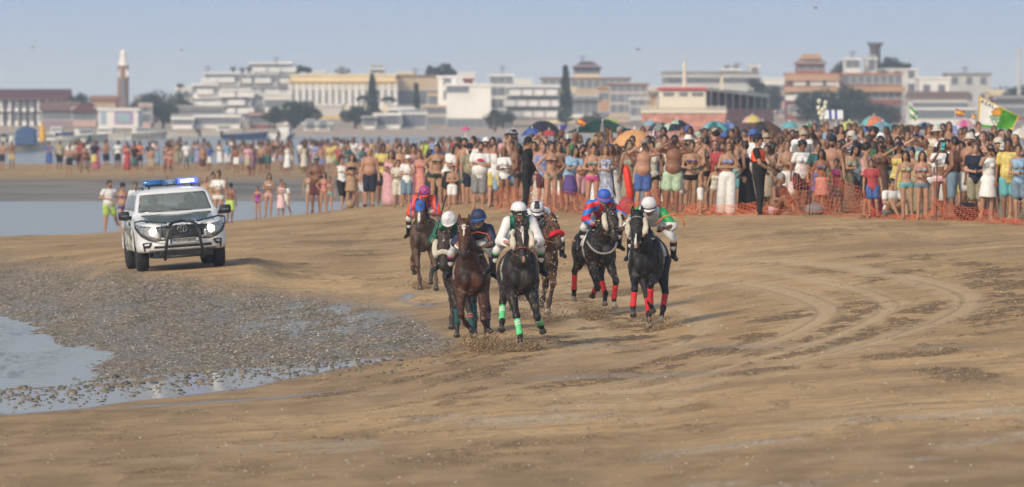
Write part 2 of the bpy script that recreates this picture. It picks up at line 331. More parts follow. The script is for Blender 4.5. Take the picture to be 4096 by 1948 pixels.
def spy(d, z): return 400 + (HC - z) * F / d        # approximate picture row of a ground point, used to lay out soils
_gt = ([-700, 0, 350, 600, 900, 1300, 1560, 1750, 1850], [1040, 1050, 1080, 1112, 1135, 1190, 1235, 1310, 1370])
_gb = ([-700, 0, 300, 700, 1100, 1400, 1700, 1850], [1600, 1562, 1535, 1500, 1478, 1452, 1405, 1375])
def soils(px, d, z, X, Y):
    py = spy(d, z)
    n1 = fbm(X * .9, Y * .16, 4, 3); n2 = fbm(X * 3.1, Y * .6, 3, 9); n3 = fbm(X * .25, Y * .05, 3, 21)
    # shell and pebble bank
    top = np.interp(px, *_gt) + (n1 - .5) * 110 + (n2 - .5) * 40; bot = np.interp(px, *_gb) + (n2 - .5) * 30
    gr = sstep(-46, 60, py - top) * sstep(-6, 22, bot - py) * sstep(1880, 1780, px + (n1 - .5) * 200)
    # wet film below and inside the bank
    st = np.interp(px, [-700, 0, 500, 1000, 1500, 1950], [1600, 1555, 1505, 1468, 1430, 1385]); sb = np.interp(px, [-700, 0, 350, 500, 1000, 1500, 1950], [1720, 1668, 1640, 1612, 1555, 1452, 1392])
    wet = sstep(-8, 12, py - st) * sstep(-4, 12, sb + (n1 - .5) * 26 - py)
    w2 = sstep(9, 0, np.abs(py - np.interp(px, [400, 1000, 1500], [1638, 1600, 1545]) - (n1 - .5) * 20)) * sstep(300, 600, px) * sstep(1560, 1200, px)
    w3 = np.maximum(sstep(1.0, .3, np.hypot((px - 1250) / 560, (py - 1285) / 130)), .55 * sstep(1150, 1230, py) * gr) * sstep(.44, .56, n2 * .6 + n1 * .4)
    w4 = sstep(1.0, .5, np.hypot((px - 1730) / 170, (py - 1195) / 42)) * sstep(.38, .5, n1)
    w5 = sstep(10, 3, np.abs(py - 1500 + (px - 2600) * .03)) * sstep(1900, 2300, px) * sstep(3100, 2700, px) * .5
    edge = sstep(.05, .0, z) * (d > 250)
    wet = np.clip(wet * sstep(.30, .42, n1 + .1 * n2) + w2 * .8 + w3 * .9 + w4 + w5, 0, 1)
    wet = np.maximum(wet, edge)
    damp = np.clip(sstep(80, -60, py - 1760 + (px - 300) * .12 + (n3 - .5) * 200) * sstep(1350, 1500, py) * .75 + sstep(1730, 1850, py + (n3 - .5) * 240) * .8 + gr * .5, 0, 1)
    mud = sstep(330, 350, d) * sstep(475, 440, d) * sstep(1750, 1200, px + (n1 - .5) * 500)
    # churned hoof and tyre tracks: parabolic loops on the right, long streaks elsewhere
    ch = np.zeros_like(X); rut = np.zeros_like(X)
    for k, (xa, y0, aa) in enumerate(((2.35, 136, 1.0), (3.3, 137, 1.25), (4.1, 137, 1.3), (5.1, 138, 1.45), (6.1, 138, 1.6), (7.3, 139, 1.7))):
        yy = Y - y0; dd = X - (xa - aa * np.where(yy < 0, (yy / 14.0) ** 2 * 1.05, (yy / 19.0) ** 2))
        tw = (fbm(X * .5, Y * .12, 2, 31 + k) - .5) * .5
        b = np.exp(-((dd + tw) / .42) ** 2); 
        rut = np.maximum(rut, b * .5)
    fam = X + np.where(Y < 137, ((Y - 137) / 14.0) ** 2 * 1.35, ((Y - 137) / 19.0) ** 2 * 1.3); ln_ = (.5 + .5 * np.sin(fam * 2 * math.pi / .34 + 2.2 * fbm(X * .15, Y * .03, 2, 88) + 1.3 * np.sin(fam * 2.1))) ** 3; rut = np.maximum(rut * .35, ln_ * sstep(.46, .60, fbm(fam * 1.0, Y * .016, 2, 90)) * sstep(0, 2.2, fam) * sstep(9.5, 8, fam) * sstep(112, 120, Y) * sstep(168, 150, Y))
    pat = sstep(.43, .56, fbm(fam * .55, Y * .07, 3, 95)) * sstep(-5.5, -2.5, fam) * sstep(10, 8, fam) * sstep(108, 118, Y) * sstep(172, 150, Y); ch = pat * sstep(.44, .56, .6 * fbm(X * 2.0, Y * .8, 4, 97) + .4 * fbm(X * 5, Y * 2.2, 2, 98))
    arc = np.zeros_like(X)
    for k, fk in enumerate((1.2, 3.1, 4.9, 6.1, 7.2)): arc = np.maximum(arc, np.exp(-((fam - fk - (fbm(X * .2, Y * .05, 2, 120 + k) - .5) * .5) / (.30 if k % 2 else .42)) ** 2))
    arc = arc * sstep(104, 116, Y) * sstep(176, 158, Y); ch = ch * (1 - arc); rut = ln_ * arc * .8 * sstep(.35, .6, fbm(fam * 2, Y * .05, 2, 130))
    strk = sstep(.56, .70, fbm(X * .55 + Y * .02, Y * .30, 4, 77)) * sstep(.35, .6, n1) * .9
    sp = sstep(.60, .72, fbm(X * 2.2, Y * .5, 4, 91)) * .7
    course = sstep(1080, 1200, py) * sstep(1650, 1380, py) * sstep(1700, 2050, px)
    ch = np.clip(np.maximum(ch * .95, strk * (.45 + .55 * course)) + sp * .4, 0, 1) * (1 - gr) * (1 - wet) * sstep(320, 240, d)
    # pale shell streaks
    sh = sstep(.62, .74, fbm(X * .5, Y * .35, 4, 61)) * sstep(1480, 1560, py + 60 * (n3 - .5)) * sstep(-200, 2200, px) * .8
    pool = sstep(.0, -.03, z)
    return dict(gravel=gr, wet=wet, damp=damp, churn=ch, rut=rut * (1 - gr) * (1 - wet), arc=arc * (1 - gr), shell=sh, mud=mud, pool=pool, dist=d)
def relief(px, d, X, Y, S):
    h = (fbm(X * .35, Y * .12, 3, 5) - .5) * .035 + (fbm(X * 2.2, Y * .8, 4, 8) - .5) * .034
    h += S['churn'] * (fbm(X * 6, Y * 2.2, 4, 12) ** 1.5 * .10 - .025)
    h += S['gravel'] * (fbm(X * 9, Y * 5, 3, 14) - .45) * .06
    h -= S['rut'] * .016
    h *= (1 - S['wet'] * .85) * (1 - S['pool'] * .5)
    return h * sstep(420, 260, d)
def rows():
    r = [5, 10, 18, 28, 38, 48, 56, 62, 68, 72, 75]; d = 75.0
    while d < 3200:
        r.append(d); d += .16 if d < 112 else (.12 if d < 160 else (.16 if d < 200 else (.4 if d < 330 else (1.2 if d < 620 else d * .012))))
    return np.array(r)
_r = rows()
_pxs = np.concatenate([[-30000, -12000, -6000, -3500, -2000, -1400, -1000], np.arange(-700, 4801, 5.5), [5100, 5600, 6500, 8000, 12000, 24000, 34000]])
PX, DD = np.meshgrid(_pxs, _r, indexing='ij'); XX = (PX - 2048) / F * DD; YY = DD
Zm = gz(PX, DD); S_ = soils(PX, DD, Zm, XX, YY); ZZ = Zm + relief(PX, DD, XX, YY, S_)
nA, nB = PX.shape; ii = np.arange(nA * nB).reshape(nA, nB)
Qg = np.stack([ii[:-1, :-1].ravel(), ii[1:, :-1].ravel(), ii[1:, 1:].ravel(), ii[:-1, 1:].ravel()], 1)
gm = np_mesh('beach', np.stack([XX.ravel(), YY.ravel(), ZZ.ravel()], 1), Qg, {k: v.ravel() for k, v in S_.items()})
def ground_mat():
    m = bpy.data.materials.new('sand'); m.use_nodes = True; t = m.node_tree; b = t.nodes['Principled BSDF']
    def A(n): q = N(t, 'ShaderNodeAttribute'); q.attribute_name = n; return q.outputs['Fac']
    geo = N(t, 'ShaderNodeNewGeometry')
    def noise(s, det=4, sc=(1, 1, 1)):
        q = N(t, 'ShaderNodeTexNoise'); q.inputs['Scale'].default_value = s; q.inputs['Detail'].default_value = det; mp = N(t, 'ShaderNodeMapping'); mp.inputs['Scale'].default_value = sc
        t.links.new(geo.outputs['Position'], mp.inputs[0]); t.links.new(mp.outputs[0], q.inputs['Vector']); return q.outputs['Fac']
    def ramp(x, a, b_, lo=0, hi=1):
        q = N(t, 'ShaderNodeMapRange'); q.inputs['From Min'].default_value = a; q.inputs['From Max'].default_value = b_; q.inputs['To Min'].default_value = lo; q.inputs['To Max'].default_value = hi
        t.links.new(x, q.inputs['Value']); return q.outputs[0]
    def mix(f, a, c):
        q = N(t, 'ShaderNodeMix'); q.data_type = 'RGBA'
        for s, v in ((0, f), (6, a), (7, c)):
            if isinstance(v, (float, int)): q.inputs[s].default_value = v
            elif isinstance(v, tuple): q.inputs[s].default_value = (*v, 1)
            else: t.links.new(v, q.inputs[s])
        return q.outputs[2]
    def mul(a, c):
        q = N(t, 'ShaderNodeMath', op='MULTIPLY')
        for s, v in ((0, a), (1, c)):
            if isinstance(v, float): q.inputs[s].default_value = v
            else: t.links.new(v, q.inputs[s])
        return q.outputs[0]
    dry = mix(ramp(noise(.5, 5, (1, .25, 1)), .35, .65), (.45, .285, .135), (.60, .395, .195))
    dry = mix(ramp(noise(7, 4, (1, .4, 1)), .45, .75, 0, .55), dry, (.26, .168, .088))
    dry = mix(ramp(noise(.9, 6, (.5, 1.2, 1)), .52, .68, 0, .55), dry, (.28, .185, .10)); dry = mix(ramp(noise(2.6, 5, (.35, 1.6, 1)), .56, .66, 0, .5), dry, (.21, .135, .072)); dry = mix(ramp(noise(.35, 5, (.4, .6, 1)), .48, .62, 0, .45), dry, (.24, .155, .085)); dry = mix(ramp(A('arc'), .2, 1, 0, .6), dry, (.56, .40, .235)); dry = mix(ramp(A('rut'), .2, .9, 0, .5), dry, (.22, .145, .08))
    col = mix(A('damp'), dry, mix(ramp(noise(1.3, 4, (1, .3, 1)), .4, .6), (.25, .16, .083), (.38, .25, .13)))
    col = mix(ramp(A('churn'), .15, .6, 0, .9), col, mix(ramp(noise(9, 4, (1, .5, 1)), .35, .65), (.135, .085, .046), (.25, .165, .088)))
    col = mix(mul(A('shell'), ramp(noise(14, 3), .5, .6)), col, (.50, .46, .40))
    gcol = mix(ramp(noise(11, 4, (1, .5, 1)), .4, .62), (.13, .10, .073), (.34, .28, .21)); gcol = mix(ramp(noise(23, 3, (1, .6, 1)), .64, .7, 0, .8), gcol, (.46, .43, .36))
    gcol = mix(ramp(noise(1.2, 3, (1, .3, 1)), .55, .68, 0, .6), gcol, (.09, .095, .055))
    col = mix(ramp(A('gravel'), .0, 1.0), col, gcol)
    col = mix(mul(A('wet'), .75), col, (.15, .12, .10))
    mudc = mix(ramp(noise(.12, 4, (1, .6, 1)), .35, .6), (.15, .125, .098), (.29, .235, .175))
    col = mix(A('mud'), col, mudc)
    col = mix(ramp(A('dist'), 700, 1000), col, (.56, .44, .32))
    col = mix(A('pool'), col, (.12, .10, .08))
    t.links.new(col, b.inputs['Base Color'])
    rg = N(t, 'ShaderNodeMath', op='MAXIMUM'); t.links.new(A('wet'), rg.inputs[0]); t.links.new(mul(A('mud'), .35), rg.inputs[1])
    t.links.new(ramp(rg.outputs[0], 0, 1, .85, .16), b.inputs['Roughness']); t.links.new(ramp(rg.outputs[0], 0, 1, .12, .5), b.inputs['Specular IOR Level'])
    bp = N(t, 'ShaderNodeBump'); bp.inputs['Distance'].default_value = .012; t.links.new(ramp(A('wet'), 0, 1, 1.0, .12), bp.inputs['Strength'])
    t.links.new(noise(16, 5, (1, .6, 1)), bp.inputs['Height']); t.links.new(bp.outputs[0], b.inputs['Normal'])
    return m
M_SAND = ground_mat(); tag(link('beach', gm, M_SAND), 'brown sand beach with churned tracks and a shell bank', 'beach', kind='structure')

# ---- sea: one sheet at z = 0 with real ripples near the camera
def water():
    r = np.concatenate([[60, 100, 116], np.arange(118, 182, .22), np.arange(182, 420, 1.2), np.geomspace(420, 3200, 60)])
    p = np.concatenate([[-40000, -9000, -3000, -1500], np.arange(-700, 700, 9), np.arange(700, 2100, 60), [2600, 3500, 5000, 9000, 40000]])
    P, D = np.meshgrid(p, r, indexing='ij'); X = (P - 2048) / F * D
    h = (fbm(X * 1.6 + D * .3, D * .55, 3, 41) - .5) * .03 + (fbm(X * 2.8 + D * .5, D * 1.05, 3, 43) - .5) * .24 * sstep(.3, .6, fbm(X * .7, D * .12, 2, 44))
    h = h * sstep(190, 150, D) * sstep(150, -150, P - 330 * sstep(120, 150, D)) 
    i = np.arange(P.size).reshape(P.shape); Q = np.stack([i[:-1, :-1].ravel(), i[1:, :-1].ravel(), i[1:, 1:].ravel(), i[:-1, 1:].ravel()], 1)
    me = np_mesh('water', np.stack([X.ravel(), D.ravel(), h.ravel()], 1), Q)
    m = bpy.data.materials.new('water'); m.use_nodes = True; t = m.node_tree; b = t.nodes['Principled BSDF']
    b.inputs['Base Color'].default_value = (.20, .175, .135, 1); b.inputs['Roughness'].default_value = .16; b.inputs['IOR'].default_value = 1.33
    geo = N(t, 'ShaderNodeNewGeometry'); mp = N(t, 'ShaderNodeMapping'); mp.inputs['Scale'].default_value = (1.3, .5, 1); nz = N(t, 'ShaderNodeTexNoise'); nz.inputs['Scale'].default_value = 2.2; nz.inputs['Detail'].default_value = 5
    t.links.new(geo.outputs['Position'], mp.inputs[0]); t.links.new(mp.outputs[0], nz.inputs['Vector'])
    bp = N(t, 'ShaderNodeBump'); bp.inputs['Strength'].default_value = .22; bp.inputs['Distance'].default_value = .12; t.links.new(nz.outputs['Fac'], bp.inputs['Height']); t.links.new(bp.outputs[0], b.inputs['Normal'])
    return tag(link('water', me, m), 'calm grey sea water lying in shallow pools', 'water', kind='structure')
water()

# ---- pebbles and shells on the bank and along the wet strip: real little stones, too many to count
def stones(n, pick, name, label, szr, cols, seed, stretch=1.0):
    rg = np.random.default_rng(seed); bm = bmesh.new(); bmesh.ops.create_icosphere(bm, subdivisions=1, radius=1)
    bv = np.array([v.co[:] for v in bm.verts]); bf = np.array([[v.index for v in f.verts] for f in bm.faces]); bm.free()
    px, d = pick(rg, n); n = len(px); X = (px - 2048) / F * d; z = gz(px, d); S = soils(px, d, z, X, d); z = z + relief(px, d, X, d, S)
    s = rg.uniform(*szr, n) * rg.choice([.6, .8, 1, 1.4], n, p=[.3, .35, .25, .1])
    V = bv[None] * s[:, None, None] * np.stack([rg.uniform(.8, 1.5, n), rg.uniform(.8, 1.4, n), rg.uniform(.3, .75, n)], 1)[:, None, :]
    V = V * (1 + rg.uniform(-.22, .22, (n, len(bv), 1)))
    a = rg.uniform(0, 6.28, n); c, s_ = np.cos(a)[:, None], np.sin(a)[:, None]
    V = np.stack([V[..., 0] * c - V[..., 1] * s_, V[..., 0] * s_ + V[..., 1] * c, V[..., 2]], -1)
    V += np.stack([X, d, z + s * .12], 1)[:, None, :]
    Fq = (bf[None] + (np.arange(n) * len(bv))[:, None, None]).reshape(-1, 3)
    me = np_mesh(name, V.reshape(-1, 3), Fq, smooth=False)
    mi = np.repeat(rg.integers(0, len(cols), n), len(bf)).astype(np.int32)
    o = link(name, me, cols); me.polygons.foreach_set('material_index', mi)
    return tag(o, label, 'pebbles', kind='stuff')
st_cols = [mat('pebble_dark', (.07, .064, .055), .45, var=.4), mat('pebble_olive', (.13, .125, .075), .5, var=.4), mat('pebble_brown', (.22, .175, .13), .6, var=.3), mat('pebble_grey', (.32, .29, .245), .65, var=.3), mat('shell_white', (.52, .48, .41), .5, var=.2), mat('pebble_umber', (.16, .12, .085), .5, var=.3)]
def pick_bank(rg, n):
    px = rg.uniform(-400, 1900, n * 4); py = rg.uniform(1040, 1600, n * 4); d = _invd(px, py)
    ok = d > 0; px = px[ok]; d = d[ok]; X = (px - 2048) / F * d; S = soils(px, d, gz(px, d), X, d)
    k = rg.uniform(0, 1, len(px)) < S['gravel'] ** 1.6; k &= (S['pool'] < .5); px = px[k][:n]; d = d[k][:n]; return px, d
_dl = np.arange(75, 420, .5)
def _invd(px, py):                       # first ground distance seen at a picture point
    pc = np.arange(-700, 4900, 100); tab = []
    for p in pc:
        y = spy(_dl, gz(np.full_like(_dl, p), _dl)); y = np.minimum.accumulate(y); tab.append(y[::-1])
    i = np.clip(((px + 700) / 100).astype(int), 0, len(pc) - 1); out = np.zeros(len(px))
    for q in np.unique(i): m = i == q; out[m] = np.interp(py[m], tab[q], _dl[::-1])
    return out
stones(46000, pick_bank, 'pebbles', 'dense bank of small dark pebbles and broken shells', (.006, .019), st_cols[:4] + [st_cols[5], st_cols[1], st_cols[2], st_cols[3], st_cols[0], st_cols[5], st_cols[2], st_cols[4]], 11)
def pick_wet(rg, n):
    px = rg.uniform(-300, 1800, n); base = np.interp(px, [-300, 0, 1000, 1800], [1585, 1562, 1478, 1400]); py = base + np.abs(rg.normal(0, 42, n)) - 14
    return px, _invd(px, py)
stones(1500, pick_wet, 'pebbles', 'scattered pebbles lying on the shiny wet strip of sand', (.014, .045), [st_cols[0], st_cols[1], st_cols[2], st_cols[5]], 12)
def pick_sand(rg, n):
    px = rg.uniform(-200, 4300, n); py = rg.uniform(1000, 1945, n); d = _invd(px, py); return px, d
stones(3200, pick_sand, 'shells', 'loose pale shells and crumbs sprinkled over the brown sand', (.006, .017), [st_cols[4], st_cols[3], st_cols[2], st_cols[5]], 13)
def pick_clod(rg, n):
    px = rg.uniform(-200, 4300, n * 12); py = rg.uniform(900, 1945, n * 12); d = _invd(px, py); X = (px - 2048) / F * d
    S = soils(px, d, gz(px, d), X, d); k = rg.uniform(0, 1, len(px)) < S['churn'] ** 1.5; return px[k][:n], d[k][:n]
stones(16000, pick_clod, 'clods', 'damp sand clods thrown up along the tracks', (.006, .020), [mat('clod_a', (.18, .118, .066), .9), mat('clod_b', (.26, .175, .098), .9), mat('clod_c', (.36, .245, .14), .9)], 14)
# ------------------------------------------------------------------ people: one continuous body per person, clothes and hair as parts
def skin_mat(name, col, lips=(.30, .10, .08), beard=0):
    if name in MATS: return MATS[name]
    m = bpy.data.materials.new(name); m.use_nodes = True; t = m.node_tree; b = t.nodes['Principled BSDF']; b.inputs['Roughness'].default_value = .5
    b.inputs['Subsurface Weight'].default_value = .0; b.inputs['Specular IOR Level'].default_value = .35
    at_ = N(t, 'ShaderNodeAttribute'); at_.attribute_name = 'hl'; sp = N(t, 'ShaderNodeSeparateXYZ'); t.links.new(at_.outputs['Vector'], sp.inputs[0])
    ab = N(t, 'ShaderNodeMath', op='ABSOLUTE'); t.links.new(sp.outputs['X'], ab.inputs[0])
    fr = N(t, 'ShaderNodeMath', op='LESS_THAN'); fr.inputs[1].default_value = -.035; t.links.new(sp.outputs['Y'], fr.inputs[0])
    def spot(cx, cz, rx, rz, soft=.5):
        xs = ab.outputs[0]
        def lin(s, c, r): q = N(t, 'ShaderNodeMath', op='SUBTRACT'); t.links.new(s, q.inputs[0]); q.inputs[1].default_value = c; q2 = N(t, 'ShaderNodeMath', op='DIVIDE'); t.links.new(q.outputs[0], q2.inputs[0]); q2.inputs[1].default_value = r; return q2.outputs[0]
        cv = N(t, 'ShaderNodeCombineXYZ'); t.links.new(lin(xs, cx, rx), cv.inputs[0]); t.links.new(lin(sp.outputs['Z'], cz, rz), cv.inputs[1])
        ln = N(t, 'ShaderNodeVectorMath', op='LENGTH'); t.links.new(cv.outputs[0], ln.inputs[0])
        mr = N(t, 'ShaderNodeMapRange'); mr.inputs['From Min'].default_value = 1 + soft; mr.inputs['From Max'].default_value = 1 - soft * .5; t.links.new(ln.outputs['Value'], mr.inputs['Value'])
        q = N(t, 'ShaderNodeMath', op='MULTIPLY'); t.links.new(mr.outputs[0], q.inputs[0]); t.links.new(fr.outputs[0], q.inputs[1]); return q.outputs[0]
    tcx = N(t, 'ShaderNodeTexCoord'); nz = N(t, 'ShaderNodeTexNoise'); nz.inputs['Scale'].default_value = 7; t.links.new(tcx.outputs['Object'], nz.inputs['Vector'])
    mr = N(t, 'ShaderNodeMapRange'); mr.inputs['From Min'].default_value = .3; mr.inputs['From Max'].default_value = .7; mr.inputs['To Min'].default_value = .86; mr.inputs['To Max'].default_value = 1.12; t.links.new(nz.outputs['Fac'], mr.inputs['Value'])
    vm = N(t, 'ShaderNodeVectorMath', op='SCALE'); vm.inputs[0].default_value = col; t.links.new(mr.outputs[0], vm.inputs['Scale']); cur = vm.outputs[0]
    def mixin(f, c):
        nonlocal cur
        q = N(t, 'ShaderNodeMix'); q.data_type = 'RGBA'; t.links.new(f, q.inputs[0]); t.links.new(cur, q.inputs[6]); q.inputs[7].default_value = (*c, 1); cur = q.outputs[2]
    if beard: mixin(spot(0, -.085, .055, .045), (.05, .03, .02))
    mixin(spot(.030, .012, .017, .009), (.03, .018, .014)); mixin(spot(.031, .036, .022, .006), (.05, .03, .02)); mixin(spot(0, -.062, .022, .008), lips)
    t.links.new(cur, b.inputs['Base Color']); MATS[name] = m; return m
SKINS = {'pale': skin_mat('skin_pale', (.48, .285, .20)), 'tan': skin_mat('skin_tan', (.37, .212, .135)), 'brown': skin_mat('skin_brown', (.235, .112, .066)),
         'deep': skin_mat('skin_deep', (.185, .085, .05)), 'ruddy': skin_mat('skin_ruddy', (.42, .225, .15)), 'beard': skin_mat('skin_bearded', (.40, .215, .14), beard=1)}
HAIRM = {'black': mat('hair_black', (.014, .011, .010), .55), 'brown': mat('hair_brown', (.05, .028, .017), .55), 'chestnut': mat('hair_chestnut', (.11, .055, .03), .55), 'blond': mat('hair_blond', (.30, .20, .10), .6), 'grey': mat('hair_grey', (.26, .25, .24), .6)}
def V3(*a): return np.array(a, float)
def lerp(a, b, t): return np.asarray(a) + (np.asarray(b) - np.asarray(a)) * t
BASEJ = dict(pel=(0, 0, .95), nek=(0, .01, 1.46), hed=(0, -.02, 1.635), sL=(-.175, .0, 1.41), sR=(.175, 0, 1.41), eL=(-.245, .03, 1.13), eR=(.245, .03, 1.13),
             wL=(-.275, -.04, .88), wR=(.275, -.04, .88), hL=(-.09, 0, .9), hR=(.09, 0, .9), kL=(-.10, -.02, .49), kR=(.10, -.02, .49), aL=(-.11, .02, .08), aR=(.11, .02, .08), tL=(-.14, -.14, .03), tR=(.14, -.14, .03))
class Human:
    def __init__(s, J=None, sex='m', w=1.0, head=(0, 0, 0), g=1.0, fist=False):
        j = dict(BASEJ); j.update(J or {}); s.J = {k: V3(*v) for k, v in j.items()}; J = s.J; s.sex = sex; s.w = w; s.g = g; s.fist = fist
        up = J['nek'] - J['pel']; s.up = up / np.linalg.norm(up); r = J['sR'] - J['sL']; r = r / np.linalg.norm(r); f = np.cross(s.up, r); f /= np.linalg.norm(f); r = np.cross(f, s.up)
        s.rot = np.stack([r, f, s.up], 1); s.L = np.linalg.norm(up); s.HR = rotm(*head)
    def tor(s, c, r, tag=1, off=(0, 0, 0)):
        p = lerp(s.J['pel'], s.J['nek'], c) + s.rot @ V3(*off); return ell(p, V3(*r) * s.g, s.rot, tag)
    def hd(s, o, r, tag=5): return ell(s.J['hed'] + s.HR @ V3(*o), V3(*r), s.HR, tag)
    def torso(s):
        J = s.J; f = s.sex == 'f'; w = s.w
        P = [s.tor(-.02, (.172 if f else .16, .118, .13)), s.tor(.34, ((.122 if f else .142) * w, .095 * w, .16)), s.tor(.70, (.148 if f else .172, .112 if f else .12, .165)),
             cap(lerp(J['sL'], J['nek'], .15), lerp(J['sR'], J['nek'], .15), .055 * s.g, .055 * s.g, 1), cap(lerp(J['sL'], J['sR'], .3), lerp(J['pel'], J['nek'], 1.0), .06 * s.g, .06 * s.g, 1), cap(lerp(J['sL'], J['sR'], .7), lerp(J['pel'], J['nek'], 1.0), .06 * s.g, .06 * s.g, 1)]
        if f: P += [s.tor(.66, (.058, .06, .06), off=(-.068 * s.g, -.095 * s.g, 0)), s.tor(.66, (.058, .06, .06), off=(.068 * s.g, -.095 * s.g, 0))]
        if w > 1.12: P.append(s.tor(.22, (.15 * w, .13 * w, .16), off=(0, -.035, 0)))
        return P
    def arm(s, q, t0=0, t1=2, add=0, k=1):
        J = s.J; g = s.g * (.86 if s.sex == 'f' else 1); P = []; S, E, W = J['s' + q], J['e' + q], J['w' + q]
        if t0 < 1: a, b = t0, min(t1, 1); P.append(cap(lerp(S, E, a), lerp(S, E, b), (.056 - .013 * a) * g + add, (.056 - .013 * b) * g + add, 2))
        if t1 > 1: b = t1 - 1; P.append(cap(E, lerp(E, W, b), .043 * g + add, (.043 - .015 * b) * g + add, 2))
        return P
    def leg(s, q, t0=0, t1=2, add=0, flare=0):
        J = s.J; g = s.g; P = []; Hh, K, A = J['h' + q], J['k' + q], J['a' + q]
        if t0 < 1: b = min(t1, 1); P.append(cap(lerp(Hh, K, t0), lerp(Hh, K, b), (.09 - .033 * t0) * g + add, (.09 - .033 * b) * g + add + flare * b, 3))
        if t1 > 1:
            a = max(t0 - 1, 0); b = t1 - 1; P.append(cap(lerp(K, A, a), lerp(K, A, b), (.057 - .022 * a) * g + add + flare, (.057 - .022 * b) * g + add + flare * (1 + b), 3))
            if a < .3 and not flare: P.append(ell(lerp(K, A, .28) + V3(0, .018, 0) * g, (.05 * g + add, .055 * g + add, .12 * g + add), None, 3))
        return P
    def body(s, vox=.02):
        J = s.J; g = s.g; P = s.torso()
        for q in 'LR': P += s.arm(q) + s.leg(q)
        for q in 'LR': P += [cap(J['a' + q], J['t' + q], .038 * g, .028 * g, 4), cap(J['a' + q], J['a' + q] + (J['a' + q] - J['t' + q]) * .3 * V3(1, 1, 0) + V3(0, 0, -.03 * g), .034 * g, .032 * g, 4)]
        P += [cap(J['nek'] - s.up * .02, J['hed'] - s.HR @ V3(0, -.015, .05), .056 * g, .05 * g, 5), s.hd((0, .012, .018), (.076, .096, .105)), s.hd((0, -.032, -.045), (.056, .062, .075)), s.hd((0, -.05, 0), (.06, .05, .075)), s.hd((0, -.1, -.018), (.013, .02, .022)), s.hd((0, -.083, -.095), (.022, .018, .016))]
        X = MB()
        for q, sg in (('L', -1), ('R', 1)):
            W = J['w' + q]; d = W - J['e' + q]; d = d / np.linalg.norm(d); a = np.cross(d, V3(0, -1, 0)); a = a / (np.linalg.norm(a) + 1e-9); n = np.cross(a, d)
            P.append(cap(W, W + d * .07 * g, .027 * g, .030 * g, 6, 1)); 
            for i, o in enumerate((-.027, -.009, .009, .027)):
                b0 = W + d * .075 * g + a * o * g; ln = (.068, .08, .075, .058)[i] * g; cu = .55 if s.fist else .2
                X.tube([b0, b0 + (d * (1 - cu) + n * cu) * ln * .5, b0 + (d * (1 - cu * 1.6) + n * cu * 2.0) * ln], [.0095 * g, .0088 * g, .0065 * g], 5)
            X.tube([W + d * .02 * g + a * .022 * g * sg, W + d * .05 * g + a * .05 * sg * g, W + d * .085 * g + a * .052 * sg * g + n * .012], [.012 * g, .010 * g, .008 * g], 5)
            X.ball(J['hed'] + s.HR @ V3(sg * .08, .012, -.005), (.012, .022, .03), 6)
        s.P = P
        return sdf_mesh(P, vox, .022, name='person', hl=(J['hed'], s.HR, 1.0), extra=X)
    def band(s, lo, hi):                  # clip between two heights along the spine, metres from the pelvis joint
        p = s.J['pel']; u = s.up
        def c(X, Y, Z): t = (X - p[0]) * u[0] + (Y - p[1]) * u[1] + (Z - p[2]) * u[2]; return np.maximum(t - hi, lo - t)
        return c
    def garment(s, kind, vox=.02):
        J = s.J; L = s.L; g = s.g; T = s.torso(); A = lambda a, b, add: s.arm('L', a, b, add) + s.arm('R', a, b, add); Lg = lambda a, b, add, fl=0: s.leg('L', a, b, add, fl) + s.leg('R', a, b, add, fl)
        km = lerp(J['kL'], J['kR'], .5); m = lambda P, **k: sdf_mesh(P, vox, .025, name=kind, **k)
        if kind == 'tee': return sdf_mesh(T + A(0, .50, .004) + [s.tor(.15, (.146 * s.w, .108 * s.w, .26)), s.tor(.0, (.162, .118, .20))], vox, .008, name=kind, grow=.016, clip=s.band(-.12 * g, L + .012 * g))
        if kind == 'longsleeve': return m(T + A(0, 1.93, .014), grow=.014, clip=None)
        if kind == 'top': return m(T, grow=.012, clip=s.band(-.06 * g, L - .02 * g))
        if kind == 'vest': return m(T, grow=.030, clip=s.band(L * .45, L * .96))
        if kind == 'croptop': return m(T + A(0, .5, .018), grow=.014, clip=s.band(L * .42, L + .01))
        if kind == 'bandeau': return m(T, grow=.010, clip=s.band(L * .56, L * .74))
        if kind == 'bikini_top': return m([s.tor(.66, (.05, .052, .048), off=(-.07 * g, -.105 * g, 0)), s.tor(.66, (.05, .052, .048), off=(.07 * g, -.105 * g, 0)), ] + T[:3], grow=.007, clip=(lambda X, Y, Z, b=s.band(L * .60, L * .72): b(X, Y, Z)))
        if kind == 'bikini_bottom': return m(T[:1] + Lg(0, .1, 0), grow=.009, clip=s.band(-.13 * g, .015 * g))
        if kind == 'swimsuit': return m(T, grow=.010, clip=s.band(-.15 * g, L * .80))
        if kind == 'shorts': return m(T[:1] + Lg(0, .62, .022, .010), grow=.008, clip=s.band(-.6, .06 * g))
        if kind == 'longshorts': return m(T[:1] + Lg(0, .92, .022, .010), grow=.008, clip=s.band(-.7, .07 * g))
        if kind == 'trousers': return m(T[:1] + Lg(0, 1.92, .014), grow=.012, clip=s.band(-1.2, .08 * g))
        if kind == 'wide_trousers': return m(T[:1] + Lg(0, 1.9, .016, .035), grow=.012, clip=s.band(-1.2, .11 * g))
        if kind == 'skirt': return m(T[:1] + [cap(J['pel'] - V3(0, 0, .06), lerp(J['pel'], km, .8), .15 * g, .19 * g)], grow=.014, clip=s.band(-.40 * g, .07 * g))
        if kind == 'dress': return m(T + [cap(J['pel'], km + V3(0, 0, -.02), .14 * g, .20 * g)], grow=.014, clip=s.band(-.55 * g, L * .84))
